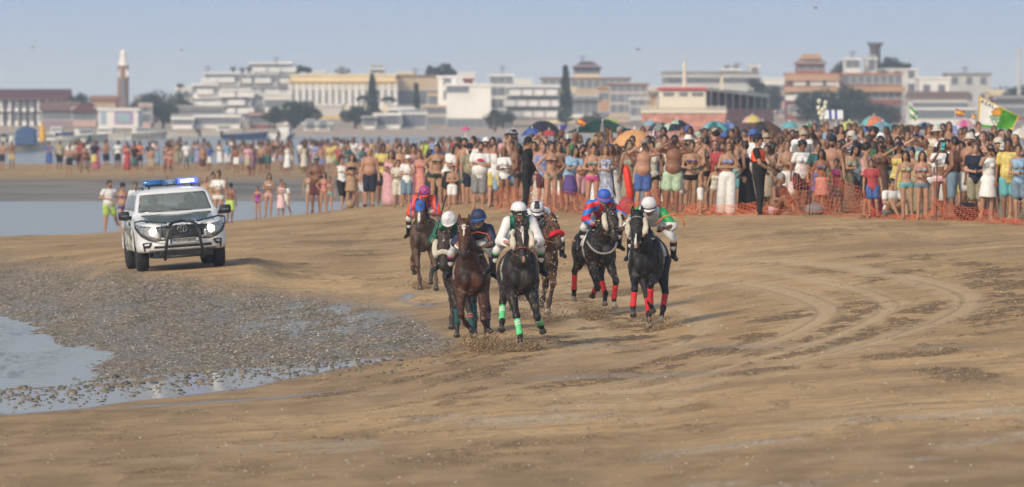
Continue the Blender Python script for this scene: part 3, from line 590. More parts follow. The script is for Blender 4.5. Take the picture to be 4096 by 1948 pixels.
        if kind == 'long_dress': return m(T + [cap(J['pel'], lerp(J['aL'], J['aR'], .5) + V3(0, 0, .1), .14 * g, .23 * g)], grow=.014, clip=s.band(-.84 * g, L * .84))
        if kind == 'boots': return m([p for q in 'LR' for p in s.leg(q, 1.25, 2, .014) + [cap(J['a' + q], J['t' + q], .046, .036)]])
        if kind == 'shoes': return m([p for q in 'LR' for p in [cap(J['a' + q] + V3(0, .03, -.03), J['t' + q], .046 * g, .036 * g)]])
        if kind == 'gloves': return None
    def hair(s, kind, vox=.016):
        c = [(s.hd((0, -.105, -.055), (.066, .085, .10)), .015)]; J = s.J; U = lambda *o: J['hed'] + s.HR @ V3(*o)
        P = [s.hd((0, .018, .028), (.088, .104, .112))]; lowcut = lambda z: (lambda X, Y, Z: (U(0, 0, z)[2] - Z))
        if kind == 'short': return sdf_mesh(P, vox, .02, c, clip=lowcut(-.045), name='hair')
        if kind == 'curly': return sdf_mesh([s.hd((0, .02, .035), (.102, .115, .12))] + [s.hd((.07 * math.cos(a), .02 + .07 * math.sin(a), .06 + .03 * math.sin(3 * a)), (.045, .045, .045)) for a in np.arange(0, 6.2, .7)], vox, .02, c, clip=lowcut(-.06), name='hair')
        if kind == 'bob': return sdf_mesh(P + [cap(U(-.065, .03, 0), U(-.075, .03, -.12), .045, .04), cap(U(.065, .03, 0), U(.075, .03, -.12), .045, .04), cap(U(0, .06, 0), U(0, .07, -.13), .07, .06)], vox, .03, c, name='hair')
        if kind == 'long': return sdf_mesh(P + [cap(U(-.065, .03, 0), U(-.085, .05, -.26), .045, .035), cap(U(.065, .03, 0), U(.09, .045, -.27), .045, .035), cap(U(0, .06, 0), U(0, .10, -.33), .07, .06)], vox, .03, c, name='hair')
        if kind == 'tail': return sdf_mesh(P + [s.hd((0, .10, .07), (.035, .04, .035)), cap(U(0, .12, .05), U(.02, .15, -.16), .032, .016)], vox, .02, c, name='hair')
        if kind == 'bun': return sdf_mesh(P + [s.hd((0, .06, .13), (.045, .045, .04))], vox, .02, c, name='hair')
    def hat(s, kind):
        m = MB(); J = s.J; U = lambda o: J['hed'] + s.HR @ np.array(o, float)
        if kind == 'cap':
            pr = [(.095, -.0), (.103, .03), (.098, .07), (.075, .105), (.04, .125), (.001, .13)]; m.lathe([(r, h + .035) for r, h in pr], n=12)
            m.add([(x * .085, -.09 - (1 - x * x) * .085, .045 - abs(x) * .012) for x in (-1, -.6, -.2, .2, .6, 1)] + [(x * .09, -.04, .05) for x in (-1, -.6, -.2, .2, .6, 1)] + [(x * .085, -.09 - (1 - x * x) * .085, .053 - abs(x) * .012) for x in (-1, -.6, -.2, .2, .6, 1)] + [(x * .09, -.04, .058) for x in (-1, -.6, -.2, .2, .6, 1)],
                  [(i, i + 1, i + 7, i + 6) for i in range(5)] + [(i + 12, i + 18, i + 19, i + 13) for i in range(5)] + [(i, i + 12, i + 13, i + 1) for i in range(5)])
        if kind in ('straw', 'bucket'):
            b = .2 if kind == 'straw' else .15; m.lathe([(b, .025), (b * .75, .045), (.1, .05), (.098, .09), (.085, .13), (.04, .148), (.001, .15), (.001, .14), (.08, .12), (.09, .06), (b, .018)], n=16)
        if kind == 'brace': m.ball((0, 0, .05), .1)
        m.v = [tuple(U(p) + s.HR @ V3(0, .01, 0)) for p in m.v]; return m.mesh('hat')
# ------------------------------------------------------------------ horses
def horse_mat(name, body, leg, face=None, speck=.5, star=None, pink=0):
    m = bpy.data.materials.new(name); m.use_nodes = True; t = m.node_tree; b = t.nodes['Principled BSDF']; b.inputs['Roughness'].default_value = .56; b.inputs['Specular IOR Level'].default_value = .28
    tc = N(t, 'ShaderNodeTexCoord'); sp = N(t, 'ShaderNodeSeparateXYZ'); t.links.new(tc.outputs['Object'], sp.inputs[0])
    def noise(s, d=4): q = N(t, 'ShaderNodeTexNoise'); q.inputs['Scale'].default_value = s; q.inputs['Detail'].default_value = d; t.links.new(tc.outputs['Object'], q.inputs['Vector']); return q.outputs['Fac']
    def rmp(x, a, c, lo=0, hi=1): q = N(t, 'ShaderNodeMapRange'); q.inputs['From Min'].default_value = a; q.inputs['From Max'].default_value = c; q.inputs['To Min'].default_value = lo; q.inputs['To Max'].default_value = hi; t.links.new(x, q.inputs['Value']); return q.outputs[0]
    def mixc(f, a, c):
        q = N(t, 'ShaderNodeMix'); q.data_type = 'RGBA'; t.links.new(f, q.inputs[0])
        for s, v in ((6, a), (7, c)):
            if isinstance(v, tuple): q.inputs[s].default_value = (*v, 1)
            else: t.links.new(v, q.inputs[s])
        return q.outputs[2]
    def m2(op, a, c):
        q = N(t, 'ShaderNodeMath', op=op)
        for s, v in ((0, a), (1, c)):
            if isinstance(v, (int, float)): q.inputs[s].default_value = v
            else: t.links.new(v, q.inputs[s])
        return q.outputs[0]
    col = mixc(rmp(noise(3), .35, .65), tuple(c * .75 for c in body), tuple(c * 1.25 for c in body))
    zz = m2('ADD', sp.outputs['Z'], m2('MULTIPLY', noise(5), .25)); col = mixc(rmp(zz, .95, .68), col, leg)
    dirt = m2('MULTIPLY', rmp(noise(26, 2), .57, .66), rmp(noise(2.2), .35, .6)); col = mixc(m2('MULTIPLY', dirt, speck), col, (.36, .24, .14))
    ha = N(t, 'ShaderNodeAttribute'); ha.attribute_name = 'hl'; hs = N(t, 'ShaderNodeSeparateXYZ'); t.links.new(ha.outputs['Vector'], hs.inputs[0]); ax = m2('ABSOLUTE', hs.outputs['X'], 0)
    # muzzle darker, eyes, optional star or blaze
    def spot(x, a, cx, ca, rx, ra):
        u = m2('DIVIDE', m2('SUBTRACT', x, cx), rx); v = m2('DIVIDE', m2('SUBTRACT', a, ca), ra)
        return rmp(m2('ADD', m2('MULTIPLY', u, u), m2('MULTIPLY', v, v)), 1.25, .85)
    infr = rmp(hs.outputs['Z'], .0, .01)
    isd = m2('LESS_THAN', hs.outputs['Y'], .75); isd0 = m2('GREATER_THAN', hs.outputs['Y'], -.12)
    mz = m2('MULTIPLY', rmp(hs.outputs['Y'], .40, .52), m2('MULTIPLY', isd, m2('LESS_THAN', ax, .1))); col = mixc(m2('MULTIPLY', mz, .75), col, (.03, .026, .024))
    if star:
        for (cx, ca, rx, ra) in star: col = mixc(m2('MULTIPLY', spot(m2('ADD', hs.outputs['X'], m2('MULTIPLY', m2('SUBTRACT', noise(30), .5), .02)), hs.outputs['Y'], cx, ca, rx, ra), infr), col, (.62, .58, .54))
    if pink: col = mixc(m2('MULTIPLY', spot(hs.outputs['X'], hs.outputs['Y'], .012, .56, .022, .05), infr), col, (.45, .25, .2))
    ey = m2('MULTIPLY', spot(hs.outputs['Z'], hs.outputs['Y'], .03, .17, .022, .028), m2('GREATER_THAN', ax, .072)); col = mixc(ey, col, (.006, .005, .004))
    t.links.new(col, b.inputs['Base Color'])
    bp = N(t, 'ShaderNodeBump'); bp.inputs['Strength'].default_value = .5; bp.inputs['Distance'].default_value = .03; t.links.new(noise(10), bp.inputs['Height']); t.links.new(bp.outputs[0], b.inputs['Normal'])
    MATS[name] = m; return m
def frame_head(poll, D, side=0.0):
    D = V3(*D); D /= np.linalg.norm(D); r = np.cross(D, V3(0, 0, 1)); r = r / np.linalg.norm(r)
    n = np.cross(r, D)
    if n[1] > 0: n = -n; 
    r = np.cross(n, D) * -1
    if r[0] < 0: r = -r
    return np.array(poll, float), np.stack([r, D, n], 1)
M_HOOF = mat('hoof_grey', (.06, .055, .05), .45); M_HOOFW = mat('hoof_pale', (.36, .31, .25), .55); M_LEATHER = mat('bridle_leather', (.03, .017, .01), .45); M_LEATHERR = mat('bridle_tan', (.17, .06, .03), .45)
M_BLACK = mat('black_rubber', (.012, .012, .013), .5); M_STEEL = mat('steel', (.5, .5, .5), .25, 1)
M_FLEECE = mat('sheepskin', (.62, .55, .44), .95, bump=1.0, bscale=60, var=.2, sheen=.4)
def horse(px, d, yaw, label, m, legs, poll=(0, -1.0, 1.92), D=(0, -.42, -.9), hoofs='dddd', band=None, bandst=None, mane='hair_black', tail='hair_black', bridle=None, noseband=None, noseroll=None, fleece=False, hood=None, cloth=(.62, .58, .48), clothname='saddle_cloth_cream', martingale=False, browband=None, earback=0, pitch=0, lift=0, sc=1.0):
    root = empty('horse', gpt(px, d) + Vector((0, 0, lift + .03)), R(yaw), label, 'horse', 'racehorses galloping along the beach'); root.scale = (sc,) * 3
    P0, H = frame_head(poll, D); U = lambda r, a, n: P0 + H @ V3(r, a, n)
    base = V3(0, -.55, 1.32); mid = lerp(base, P0, .55) + V3(0, -.03, -.03)
    P = [ell((0, -.60, 1.12), (.17, .17, .29)), ell((-.165, -.45, 1.2), (.12, .25, .32)), ell((.165, -.45, 1.2), (.12, .25, .32)), ell((-.105, -.73, 1.10), (.095, .11, .15)), ell((.105, -.73, 1.10), (.095, .11, .15)), ell((-.185, -.62, 1.22), (.06, .09, .14)), ell((.185, -.62, 1.22), (.06, .09, .14)),
         ell((0, -.1, 1.2), (.275, .5, .315)), ell((0, .2, 1.15), (.26, .42, .25)), ell((0, .42, 1.3), (.22, .35, .24)), ell((0, .74, 1.32), (.24, .3, .25)),
         ell((-.18, .76, 1.14), (.15, .25, .3)), ell((.18, .76, 1.14), (.15, .25, .3)), cap((0, -.42, 1.5), (0, -.02, 1.46), .075, .1), 
         cap(base + V3(0, .02, -.05), mid, .215, .155, 0, .78), cap(mid, P0 + V3(0, .05, -.05), .15, .112, 0, .74), cap(base + V3(0, .1, .15), mid + V3(0, .05, .08), .12, .10, 0, .7),
         cap(U(0, -.02, -.03), U(0, .24, -.025), .112, .094, 0, .98), ell(U(0, .17, -.06), (.092, .16, .11), H), ell(U(-.076, .16, .01), (.036, .05, .035), H), ell(U(.076, .16, .01), (.036, .05, .035), H),
         cap(U(0, .2, -.015), U(0, .5, -.012), .082, .060), ell(U(0, .53, -.015), (.070, .064, .060), H), ell(U(0, .56, -.055), (.042, .05, .035), H), cap(U(0, .3, -.09), U(0, .52, -.065), .04, .032)]
    cuts = [(cap((0, -.95, 1.34), (0, -.86, .84), .045, .06), .08), (ell((-.19, -.72, .98), (.03, .08, .14)), .05), (ell((.19, -.72, .98), (.03, .08, .14)), .05), (ell(U(-.036, .565, .03), (.014, .024, .022), H), .012), (ell(U(.036, .565, .03), (.014, .024, .022), H), .012), (ell(U(0, .6, -.04), (.05, .012, .006), H), .008)]
    for i, L in enumerate(legs):
        J = [V3(*q) for q in L]; fore = i < 2
        if fore:
            P += [cap(J[0] + V3(0, 0, .1), J[0], .13, .105), cap(J[0], J[1], .098, .05), ell(lerp(J[0], J[1], .3) + V3(0, -.02, 0), (.075, .085, .15)), ell(J[1], (.054, .056, .062)), cap(J[1], J[2], .041, .034), ell(J[2], (.043, .045, .044)), cap(J[2], J[3], .037, .043)]
        else:
            P += [cap(J[0] + V3(0, .05, .12), J[0], .17, .14), cap(J[0], J[1], .125, .052), ell(lerp(J[0], J[1], .35), (.085, .11, .16)), ell(J[1], (.05, .06, .065)), cap(J[1], J[2], .044, .037), ell(J[2], (.045, .047, .046)), cap(J[2], J[3], .038, .045)]
    X = MB()
    for sg in (-1, 1):                                      # ears: hollow leaf-shaped cones
        b0 = U(sg * .06, -.03 + .0, -.01 - earback * .03); tip = U(sg * (.075), -.20, .0 - earback * .12); md = lerp(b0, tip, .5) + H @ V3(sg * .014, 0, .0)
        X.tube([b0, lerp(b0, md, .5) + H @ V3(sg * .008, 0, 0), md, lerp(md, tip, .6), tip], [.03, .036, .033, .02, .003], 8)
    me = sdf_mesh(P, .021, .042, cuts, name='horse_body', hl=(P0, H, 1.0), extra=X, lap=1)
    body = link('body', me, m, root, True)
    dp = P0 - base
    # mane along the crest, tail behind, forelock
    mn = MB()
    rg = random.Random(int(px))
    for i in range(46):
        t = i / 45; c = lerp(base + V3(0, .26, .26), P0 + H @ V3(0, -.06, -.05), t) + V3(0, .03 + .07 * math.sin(t * 3.1), .05 * math.sin(t * 3.1)); sgn = rg.choice((-1, 1, 1)); ln = rg.uniform(.1, .2)
        mn.tube([c, c + V3(sgn * .05, .03, .03 - .02 * t), c + V3(sgn * (.08 + ln * .25), rg.uniform(.02, .1), -ln * .5)], [.018, .014, .003], 5)
    fk = MB()
    for i in range(7):
        c = U(rg.uniform(-.03, .03), -.06, .02); fk.tube([c, U(rg.uniform(-.04, .04), .01, .07), U(rg.uniform(-.05, .05), .09, .075)], [.014, .01, .002], 4)
    mn.build('mane', MATS[mane], root, True); fk.build('forelock', MATS[mane], root, True)
    tl = MB()
    for i in range(26):
        a = rg.uniform(0, 6.28); r_ = rg.uniform(0, .05); b0 = V3(math.cos(a) * r_, 1.0, 1.42 + math.sin(a) * r_ * .5); o = V3(rg.uniform(-.16, .16), rg.uniform(.35, .7), rg.uniform(-.75, -.35))
        tl.tube([b0, b0 + V3(o[0] * .2, .18, .02), b0 + V3(o[0] * .6, o[1] * .7, o[2] * .45), b0 + o], [.022, .024, .017, .004], 5)
    tl.build('tail', MATS[tail], root, True)
    # hooves and leg bandages
    for i, L in enumerate(legs):
        J = [V3(*q) for q in L]; dr = J[3] - J[2]; dr /= np.linalg.norm(dr); hf = MB(); e0 = J[3]; 
        pts = [e0 - dr * .02, e0 + dr * .02, e0 + dr * .075 + V3(0, -.012, 0), e0 + dr * .083 + V3(0, -.012, 0)]
        hf.tube(pts, [.040, .047, .062, .050], 12); hf.build('hoof', M_HOOF if hoofs[i] == 'd' else M_HOOFW, root, True)
        if band and band[i]:
            bd = MB(); a = lerp(J[1], J[2], .22); b_ = J[2] - dr * 0 + dr * .03
            ps = [lerp(a, b_, t) for t in (0, .12, .3, .5, .7, .88, 1)]; bd.tube(ps, [.051, .054, .05, .049, .05, .056, .05], 12); o = bd.build('bandage', band[i], root, True)
            if bandst:
                for tt in (.18, .34):
                    sb = MB(); sb.tube([lerp(a, b_, tt - .03), lerp(a, b_, tt + .03)], .0565, 12); sb.build('bandage_stripe', bandst, o, True)
    # bridle
    bm_ = bridle or M_LEATHER; br = MB()
    def ring(a, rr, rn, off, w=.011, tilt=0, m_=None):
        pts = [U(math.sin(t) * rr, a + tilt * math.cos(t), off + math.cos(t) * rn) for t in np.linspace(0, 2 * math.pi, 19)]
        m_.tube(pts, w, 5, cap=False)
    ring(.30, .084, .084, -.03, .012, 0, br)
    for sg in (-1, 1): br.tube([U(sg * .088, -.02, -.03), U(sg * .092, .12, -.03), U(sg * .085, .3, -.03), U(sg * .07, .46, -.045)], .009, 5)
    br.tube([U(-.07, .46, -.045), U(0, .47, -.1), U(.07, .46, -.045)], .007, 5)
    bo = br.build('bridle', bm_, root, True)
    bb = MB(); ring(.055, .094, .10, -.03, .012, -.02, bb); bb.build('browband', browband or bm_, bo, True)
    st = MB()
    for sg in (-1, 1): st.lathe([(.018, -.004), (.026, -.004), (.026, .004), (.018, .004), (.018, -.004)], U(sg * .075, .46, -.04), 10, axis='x')
    st.build('bit', M_STEEL, bo)
    rn = MB()
    for sg in (-1, 1): rn.tube([U(sg * .075, .46, -.04), lerp(U(sg * .09, .46, -.04), V3(sg * .12, -.72, 1.62), .5) + V3(sg * .03, 0, -.05), V3(sg * .12, -.72, 1.66)], .008, 5)
    rn.build('reins', bm_, root, True)
    if noseband:
        nb = MB(); ring(.36, .085, .085, -.02, .02, 0, nb); nb.build('noseband', noseband, bo, True)
    if noseroll:
        nb = MB(); pts = [U(math.sin(t) * .125, .30 + .02 * abs(math.sin(t)), -.02 + math.cos(t) * .105) for t in np.linspace(-1.9, 1.9, 13)]
        nb.tube(pts, [.03, .038] + [.045] * 9 + [.038, .03], 10); nb.build('nose_roll', noseroll, root, True)
    if fleece:
        for sg in (-1, 1):
            fl = MB(); fl.tube([U(sg * .12, .02, -.03), U(sg * .14, .08, -.03), U(sg * .148, .18, -.03), U(sg * .142, .28, -.03), U(sg * .12, .36, -.035)], [.03, .048, .054, .05, .03], 10); o = fl.build('sheepskin_cheekpiece', M_FLEECE, root, True)
    if hood:
        hp = [cap(U(0, -.03, -.03), U(0, .2, -.02), .105, .09), ell(U(0, .16, -.05), (.088, .14, .10), H)]; hc = [(ell(U(-.095, .17, .03), (.035, .042, .05), H), .01), (ell(U(.095, .17, .03), (.035, .042, .05), H), .01)]
        link('hood', sdf_mesh(hp, .018, .04, hc, name='hood', grow=.006), hood, root, True)
    # saddle, cloth, girth
    scl = MB()
    xs = np.linspace(-1, 1, 13); ys = (-.30, -.1, .1, .32); V = []
    for y in ys:
        for x in xs:
            a = x * 1.5; V.append((math.sin(a) * .305, y + .05 * abs(x) * (1 if y > 0 else -1), 1.19 + math.cos(a) * .345))
    Fq = [(j * 13 + i, j * 13 + i + 1, (j + 1) * 13 + i + 1, (j + 1) * 13 + i) for j in range(3) for i in range(12)]
    V2 = [(v[0] * .965, v[1], 1.19 + (v[2] - 1.19) * .965) for v in V]; scl.add(V, Fq); scl.add(V2, [f[::-1] for f in Fq]); 
    rim = [(i, i + 1) for i in range(12)] + [(39 + i + 1, 39 + i) for i in range(12)] + [((j + 1) * 13, j * 13) for j in range(3)] + [(j * 13 + 12, (j + 1) * 13 + 12) for j in range(3)]
    b0 = 0; scl.f += [(a, b, b + 52, a + 52) for a, b in rim]; scl.m += [0] * len(rim)
    scl.build('saddle_cloth', mat(clothname, cloth, .9, bump=.4, bscale=30), root, True)
    sd_ = MB(); sd_.tube([(0, -.2, 1.57), (0, -.05, 1.54), (0, .12, 1.55), (0, .22, 1.6)], [.06, .1, .12, .07], 10); sd_.build('saddle', M_BLACK, root, True)
    gi = MB(); gi.tube([(math.sin(t) * .29, -.24, 1.2 + math.cos(t) * .335) for t in np.linspace(1.2, 5.08, 15)], .022, 6); gi.build('girth', mat('girth_web', (.3, .29, .27), .8), root, True)
    if martingale:
        bc = MB(); bc.tube([(math.sin(t) * .275, -.53 - .36 * max(0, math.cos(t)) ** .5 if math.cos(t) > 0 else -.5, 1.22 - math.cos(t) * .13 + abs(math.sin(t)) ** 3 * .10) for t in np.linspace(-1.5, 1.5, 13)], .02, 6); bc.build('breastplate', mat('girth_web', (.3, .29, .27)), root, True)
    return root

# ------------------------------------------------------------------ jockeys
JJ = dict(pel=(0, .22, 1.86), nek=(0, -.22, 2.08), hed=(0, -.34, 2.165), sL=(-.185, -.17, 2.03), sR=(.185, -.17, 2.03), eL=(-.315, -.28, 1.72), eR=(.315, -.28, 1.72), wL=(-.13, -.60, 1.69), wR=(.13, -.60, 1.69),
          hL=(-.13, .2, 1.82), hR=(.13, .2, 1.82), kL=(-.335, -.20, 1.60), kR=(.335, -.20, 1.60), aL=(-.37, .10, 1.25), aR=(.37, .10, 1.25), tL=(-.42, -.09, 1.20), tR=(.42, -.09, 1.20))
WHITE_B = mat('breeches_white', (.66, .65, .64), .75, bump=.3, bscale=9)
def jockey(px, d, yaw, label, silk, silkfn=None, helmet=None, helm2=None, brim=None, breeches=WHITE_B, sleeve=None, J=None, head=(.28, 0, 0), cuff=None, boot=M_BLACK, goggles='up', lift=0, skin='tan', text=None, cuffm=None, gloves=M_BLACK, sc=1.0):
    j = dict(JJ); j.update(J or {}); h = Human(j, 'm', 1.0, head, .97, fist=True); loc = gpt(px, d) + Vector((0, 0, lift - .01)); rz = R(yaw)
    body = link('person', h.body(.015), SKINS[skin], None, True); body.location = loc; body.rotation_euler = (0, 0, rz); body.scale = (sc,) * 3
    tag(body, label, 'person', 'jockeys riding the racehorses')
    me = sdf_mesh(h.torso() + h.arm('L', 0, 1.9, .016) + h.arm('R', 0, 1.9, .016), .0135, .025, name='silks', grow=.016, clip=h.band(-.02, h.L + .02))
    mats = silk if isinstance(silk, list) else [silk]; o = link('silks', me, mats, body, True)
    if silkfn:
        cs = np.zeros(len(me.polygons) * 3); me.polygons.foreach_get('center', cs); cs = cs.reshape(-1, 3); me.polygons.foreach_set('material_index', np.array([silkfn(c, h) for c in cs], dtype=np.int32))
    link('breeches', sdf_mesh(h.torso()[:1] + h.leg('L', 0, 1.05, .0) + h.leg('R', 0, 1.05, .0), .015, .02, name='breeches', grow=.008), breeches, body, True)
    for q in 'LR':
        K, A, T = h.J['k' + q], h.J['a' + q], h.J['t' + q]
        if cuffm: link('sock_cuff', sdf_mesh([cap(lerp(K, A, .06), lerp(K, A, .22), .060, .062)], .014, .02, name='cuff'), cuffm, body, True)
        link('boot', sdf_mesh([cap(lerp(K, A, .20), A, .064, .046), cap(A, T + (T - A) * .1, .047, .038), cap(A, A + (A - T) * .25 + V3(0, 0, -.03), .044, .036)], .014, .02, name='boot'), boot, body, True)
        W = h.J['w' + q]; dd = W - h.J['e' + q]; dd /= np.linalg.norm(dd); n_ = V3(0, 0, -1); a_ = np.cross(dd, n_); a_ /= np.linalg.norm(a_); gl = MB()
        for i, o_ in enumerate((-.03, -.01, .01, .03)):
            b0 = W + dd * .07 + a_ * o_; gl.tube([b0 - dd * .01, b0 + dd * .035, b0 + dd * .04 + n_ * .035, b0 + dd * .005 + n_ * .045], [.0125, .0125, .0115, .010], 6)
        gl.tube([W + dd * .02 + a_ * (.03 if q == 'L' else -.03), W + dd * .055 + a_ * (.045 if q == 'L' else -.045) + n_ * .01, W + dd * .075 + a_ * (.02 if q == 'L' else -.02) + n_ * .03], [.015, .013, .011], 6)
        gl.tube([W - dd * .015, W + dd * .02, W + dd * .06, W + dd * .09, W + dd * .11], [.034, .040, .044, .040, .015], 10); gl.build('glove', gloves, body, True)
    U = lambda *o_: h.J['hed'] + h.HR @ V3(*o_); X = lambda m_: setattr(m_, 'v', [tuple(U(*p)) for p in m_.v])
    hm = MB(); hm.lathe([(.108, -.005), (.124, .012), (.128, .05), (.120, .10), (.092, .145), (.05, .168), (.001, .175)], (0, .015, .02), 24)
    X(hm); ho = hm.build('helmet', helmet, body, True)
    if helm2: 
        helm2(ho, U, h)
    bt = MB(); bt.lathe([(.127, .0), (.1335, .004), (.1335, .024), (.127, .028)], (0, .015, .02), 24); X(bt); bt.build('helmet_band', brim or M_BLACK, ho, True)
    pk = MB(); xs = np.linspace(-1, 1, 9); top = [(x * .10, -.085 - (1 - x * x) * .075, .02 - .012 * (1 - x * x)) for x in xs]; inn = [(x * .11, -.055 - (1 - x * x) * .04, .035) for x in xs]; t2 = [(a, b, c - .012) for a, b, c in top]; i2 = [(a, b, c - .012) for a, b, c in inn]
    V = top + inn + t2 + i2; pk.add(V, [(i, i + 1, i + 10, i + 9) for i in range(8)] + [(i + 18, i + 27, i + 28, i + 19) for i in range(8)] + [(i, i + 18, i + 19, i + 1) for i in range(8)]); X(pk); pk.build('peak', helmet if goggles != 'up' else M_BLACK, ho, True)
    gg = MB(); z0 = .065 if goggles == 'up' else .008; ro = .135 if goggles == 'up' else .1
    if goggles == 'up': gg.lathe([(ro, -.022), (ro + .009, -.012), (ro + .009, .012), (ro, .022)], (0, .015, z0 - .02), 18, arc=(.57, .93))
    else:
        gg.lathe([(.083, -.021), (.094, -.014), (.094, .014), (.083, .021)], (0, -.012, .008), 18, arc=(.53, .97))
    X(gg); gg.build('goggles', mat('goggle_lens', (.015, .016, .02), .08, coat=.5), body, True)
    cs_ = MB(); cs_.tube([U(-.088, 0, 0), U(-.07, -.035, -.09), U(0, -.06, -.12), U(.07, -.035, -.09), U(.088, 0, 0)], .006, 5); cs_.build('chin_strap', M_BLACK, ho, True)
    if text:
        text_obj(text, .040, mat('letter_white', (.7, .7, .7)), ho, Matrix.Translation(Vector(U(0, -.168, .022))) @ Matrix(h.HR.tolist()).to_4x4() @ Matrix.Rotation(R(90), 4, 'X'))
    return body, h
# ------------------------------------------------------------------ the seven runners (legs: left-fore, right-fore, left-hind, right-hind as the photograph shows them; elbow/stifle, knee/hock, fetlock, hoof)
def solid(n, c, r=.5, **k): return mat(n, c, r, **k)
TEAL = solid('bandage_teal', (.012, .075, .075), .85); RED = solid('bandage_red', (.62, .02, .03), .8, bump=.3, bscale=60); GRN = solid('bandage_green', (.12, .62, .22), .8, bump=.3, bscale=60); CORAL = solid('stripe_coral', (.6, .12, .1)); WHT = solid('cloth_white', (.7, .7, .69), .75, bump=.2, bscale=12)
H_DK = horse_mat('coat_dark_bay', (.017, .013, .012), (.009, .008, .008), star=[(0, .06, .030, .055), (.006, .15, .014, .09), (.012, .24, .007, .06)], pink=1)
H_CH = horse_mat('coat_chestnut', (.062, .021, .011), (.045, .017, .010), star=[(0, .07, .03, .05), (0, .13, .013, .10)])
H_GB = horse_mat('coat_brown_grey', (.040, .027, .020), (.028, .022, .019), speck=.7, star=[(0, .08, .012, .014)])
H_LB = horse_mat('coat_light_brown', (.095, .055, .035), (.08, .048, .032), speck=.3, star=[(0, .30, .028, .11)])
H_BY = horse_mat('coat_bay', (.075, .033, .017), (.028, .018, .014), speck=.9, star=[(0, .05, .022, .02)])
H_B6 = horse_mat('coat_black_sandy', (.014, .011, .010), (.008, .0075, .0075), speck=.9, star=[(0, .08, .012, .012)])
H_B7 = horse_mat('coat_black', (.0095, .009, .010), (.008, .008, .009), speck=.25, star=[(.0, .50, .018, .10), (.004, .40, .009, .06)], pink=1)
def whip(p0, p1, label, m=M_BLACK, stripes=False):
    mb = MB(); a, b = Vector(p0), Vector(p1); mb.tube([a, a.lerp(b, .12), a.lerp(b, .3), a.lerp(b, .62)], [.013, .013, .009, .008], 8); mb.tube([a.lerp(b, .62), a.lerp(b, .66), b], [.011, .016, .014], 6)
    o = mb.build('whip', m, None, True); tag(o, label, 'whip', 'whips held by the jockeys')
    if stripes:
        s = MB()
        for k in range(9): s.tube([a.lerp(b, .30 + .035 * k), a.lerp(b, .315 + .035 * k)], .0115, 8)
        s.build('grip_stripe', WHT, o)
    return o
def wp(px, d, yaw, p, lift=0):               # horse-local point -> world
    return gpt(px, d) + Vector((0, 0, lift)) + Matrix.Rotation(R(yaw), 3, 'Z') @ Vector(p)
# 1 centre, dark bay, green bandages
horse(2077, 132, 2, 'dark bay racehorse leading in the centre, sheepskin cheekpieces and bright green bandages', H_DK,
      [[(-.15, -.45, .93), (-.07, -.74, .52), (-.02, -.86, .24), (-.015, -.92, .10)], [(.18, -.47, .95), (.25, -.88, .50), (.31, -.62, .42), (.34, -.54, .31)],
       [(-.17, .62, 1.0), (-.25, .35, .70), (-.27, .02, .42), (-.28, -.08, .33)], [(.17, .66, 1.0), (.27, .85, .62), (.32, .75, .42), (.35, .82, .36)]],
      poll=(.0, -1.02, 1.90), D=(.02, -.42, -.9), hoofs='dddw'[::-1], band=[GRN, GRN, GRN, GRN], bandst=WHT, fleece=True, bridle=M_LEATHERR, noseband=M_LEATHERR, browband=M_LEATHERR, cloth=(.42, .36, .27), clothname='cloth_muddy', sc=0.98)
def f1(c, h):
    u = (c - h.J['nek']); ax = abs(c[0])
    inner = ax < .155 and c[2] > 1.76
    return 0 if inner else 1
jockey(2077, 132, 2, 'person in white helmet marked LAS and green and white silks riding the leading dark horse', [solid('silk_green', (.0, .17, .11), .55, bump=.4, bscale=10), solid('silk_white', (.70, .69, .68), .6, bump=.5, bscale=10)], f1,
       helmet=solid('helmet_white', (.74, .74, .75), .35), brim=solid('band_red', (.5, .03, .05)), cuffm=solid('cuff_green', (.03, .42, .16), .7), text='LAS', J=dict(hed=(-.02, -.34, 2.155), kL=(-.36, -.2, 1.58), aL=(-.45, .06, 1.28), tL=(-.54, -.12, 1.22)), head=(.15, 0, .05), skin='ruddy', sc=0.98)
# 2 chestnut, navy jockey
horse(1885, 135, 1, 'chestnut racehorse with a white star and teal bandages striped coral', H_CH,
      [[(-.17, -.47, .95), (-.18, -.90, .55), (-.10, -.66, .40), (-.03, -.60, .32)], [(.18, -.47, .95), (.19, -.90, .47), (.22, -.64, .40), (.27, -.62, .31)],
       [(-.16, .62, 1.0), (-.03, .45, .62), (.02, .18, .30), (.03, .08, .22)], [(.16, .62, 1.0), (.28, .42, .60), (.26, .15, .30), (.255, .05, .19)]],
      poll=(-.13, -1.02, 2.02), D=(-.02, -.40, -.9), band=[None, None, TEAL, TEAL], bandst=CORAL, lift=.02, mane='hair_chestnut', tail='hair_chestnut', browband=WHT, cloth=(.48, .38, .20), clothname='cloth_mustard', sc=0.96)
jockey(1885, 135, 1, 'person in navy helmet and navy silks riding the chestnut horse with a white star', [solid('silk_navy', (.022, .024, .06), .6, bump=.4, bscale=10), solid('silk_white', (.7, .7, .7))],
       lambda c, h: 1 if (c[1] < -.42 and c[2] < 1.80) else 0, helmet=solid('helmet_navy', (.02, .03, .085), .6, bump=.3, bscale=60), brim=solid('band_blue', (.02, .12, .42)), cuffm=solid('cuff_magenta', (.30, .01, .22), .6), goggles='down',
       J=dict(pel=(.08, .22, 1.86), hed=(.12, -.34, 2.14), nek=(.12, -.22, 2.06), sL=(-.06, -.2, 2.02), sR=(.29, -.15, 2.0), eL=(-.27, -.3, 1.78), eR=(.36, -.28, 1.78)), head=(.25, -.1, -.35), breeches=solid('breeches_greywhite', (.5, .49, .48), .7), sc=0.96)
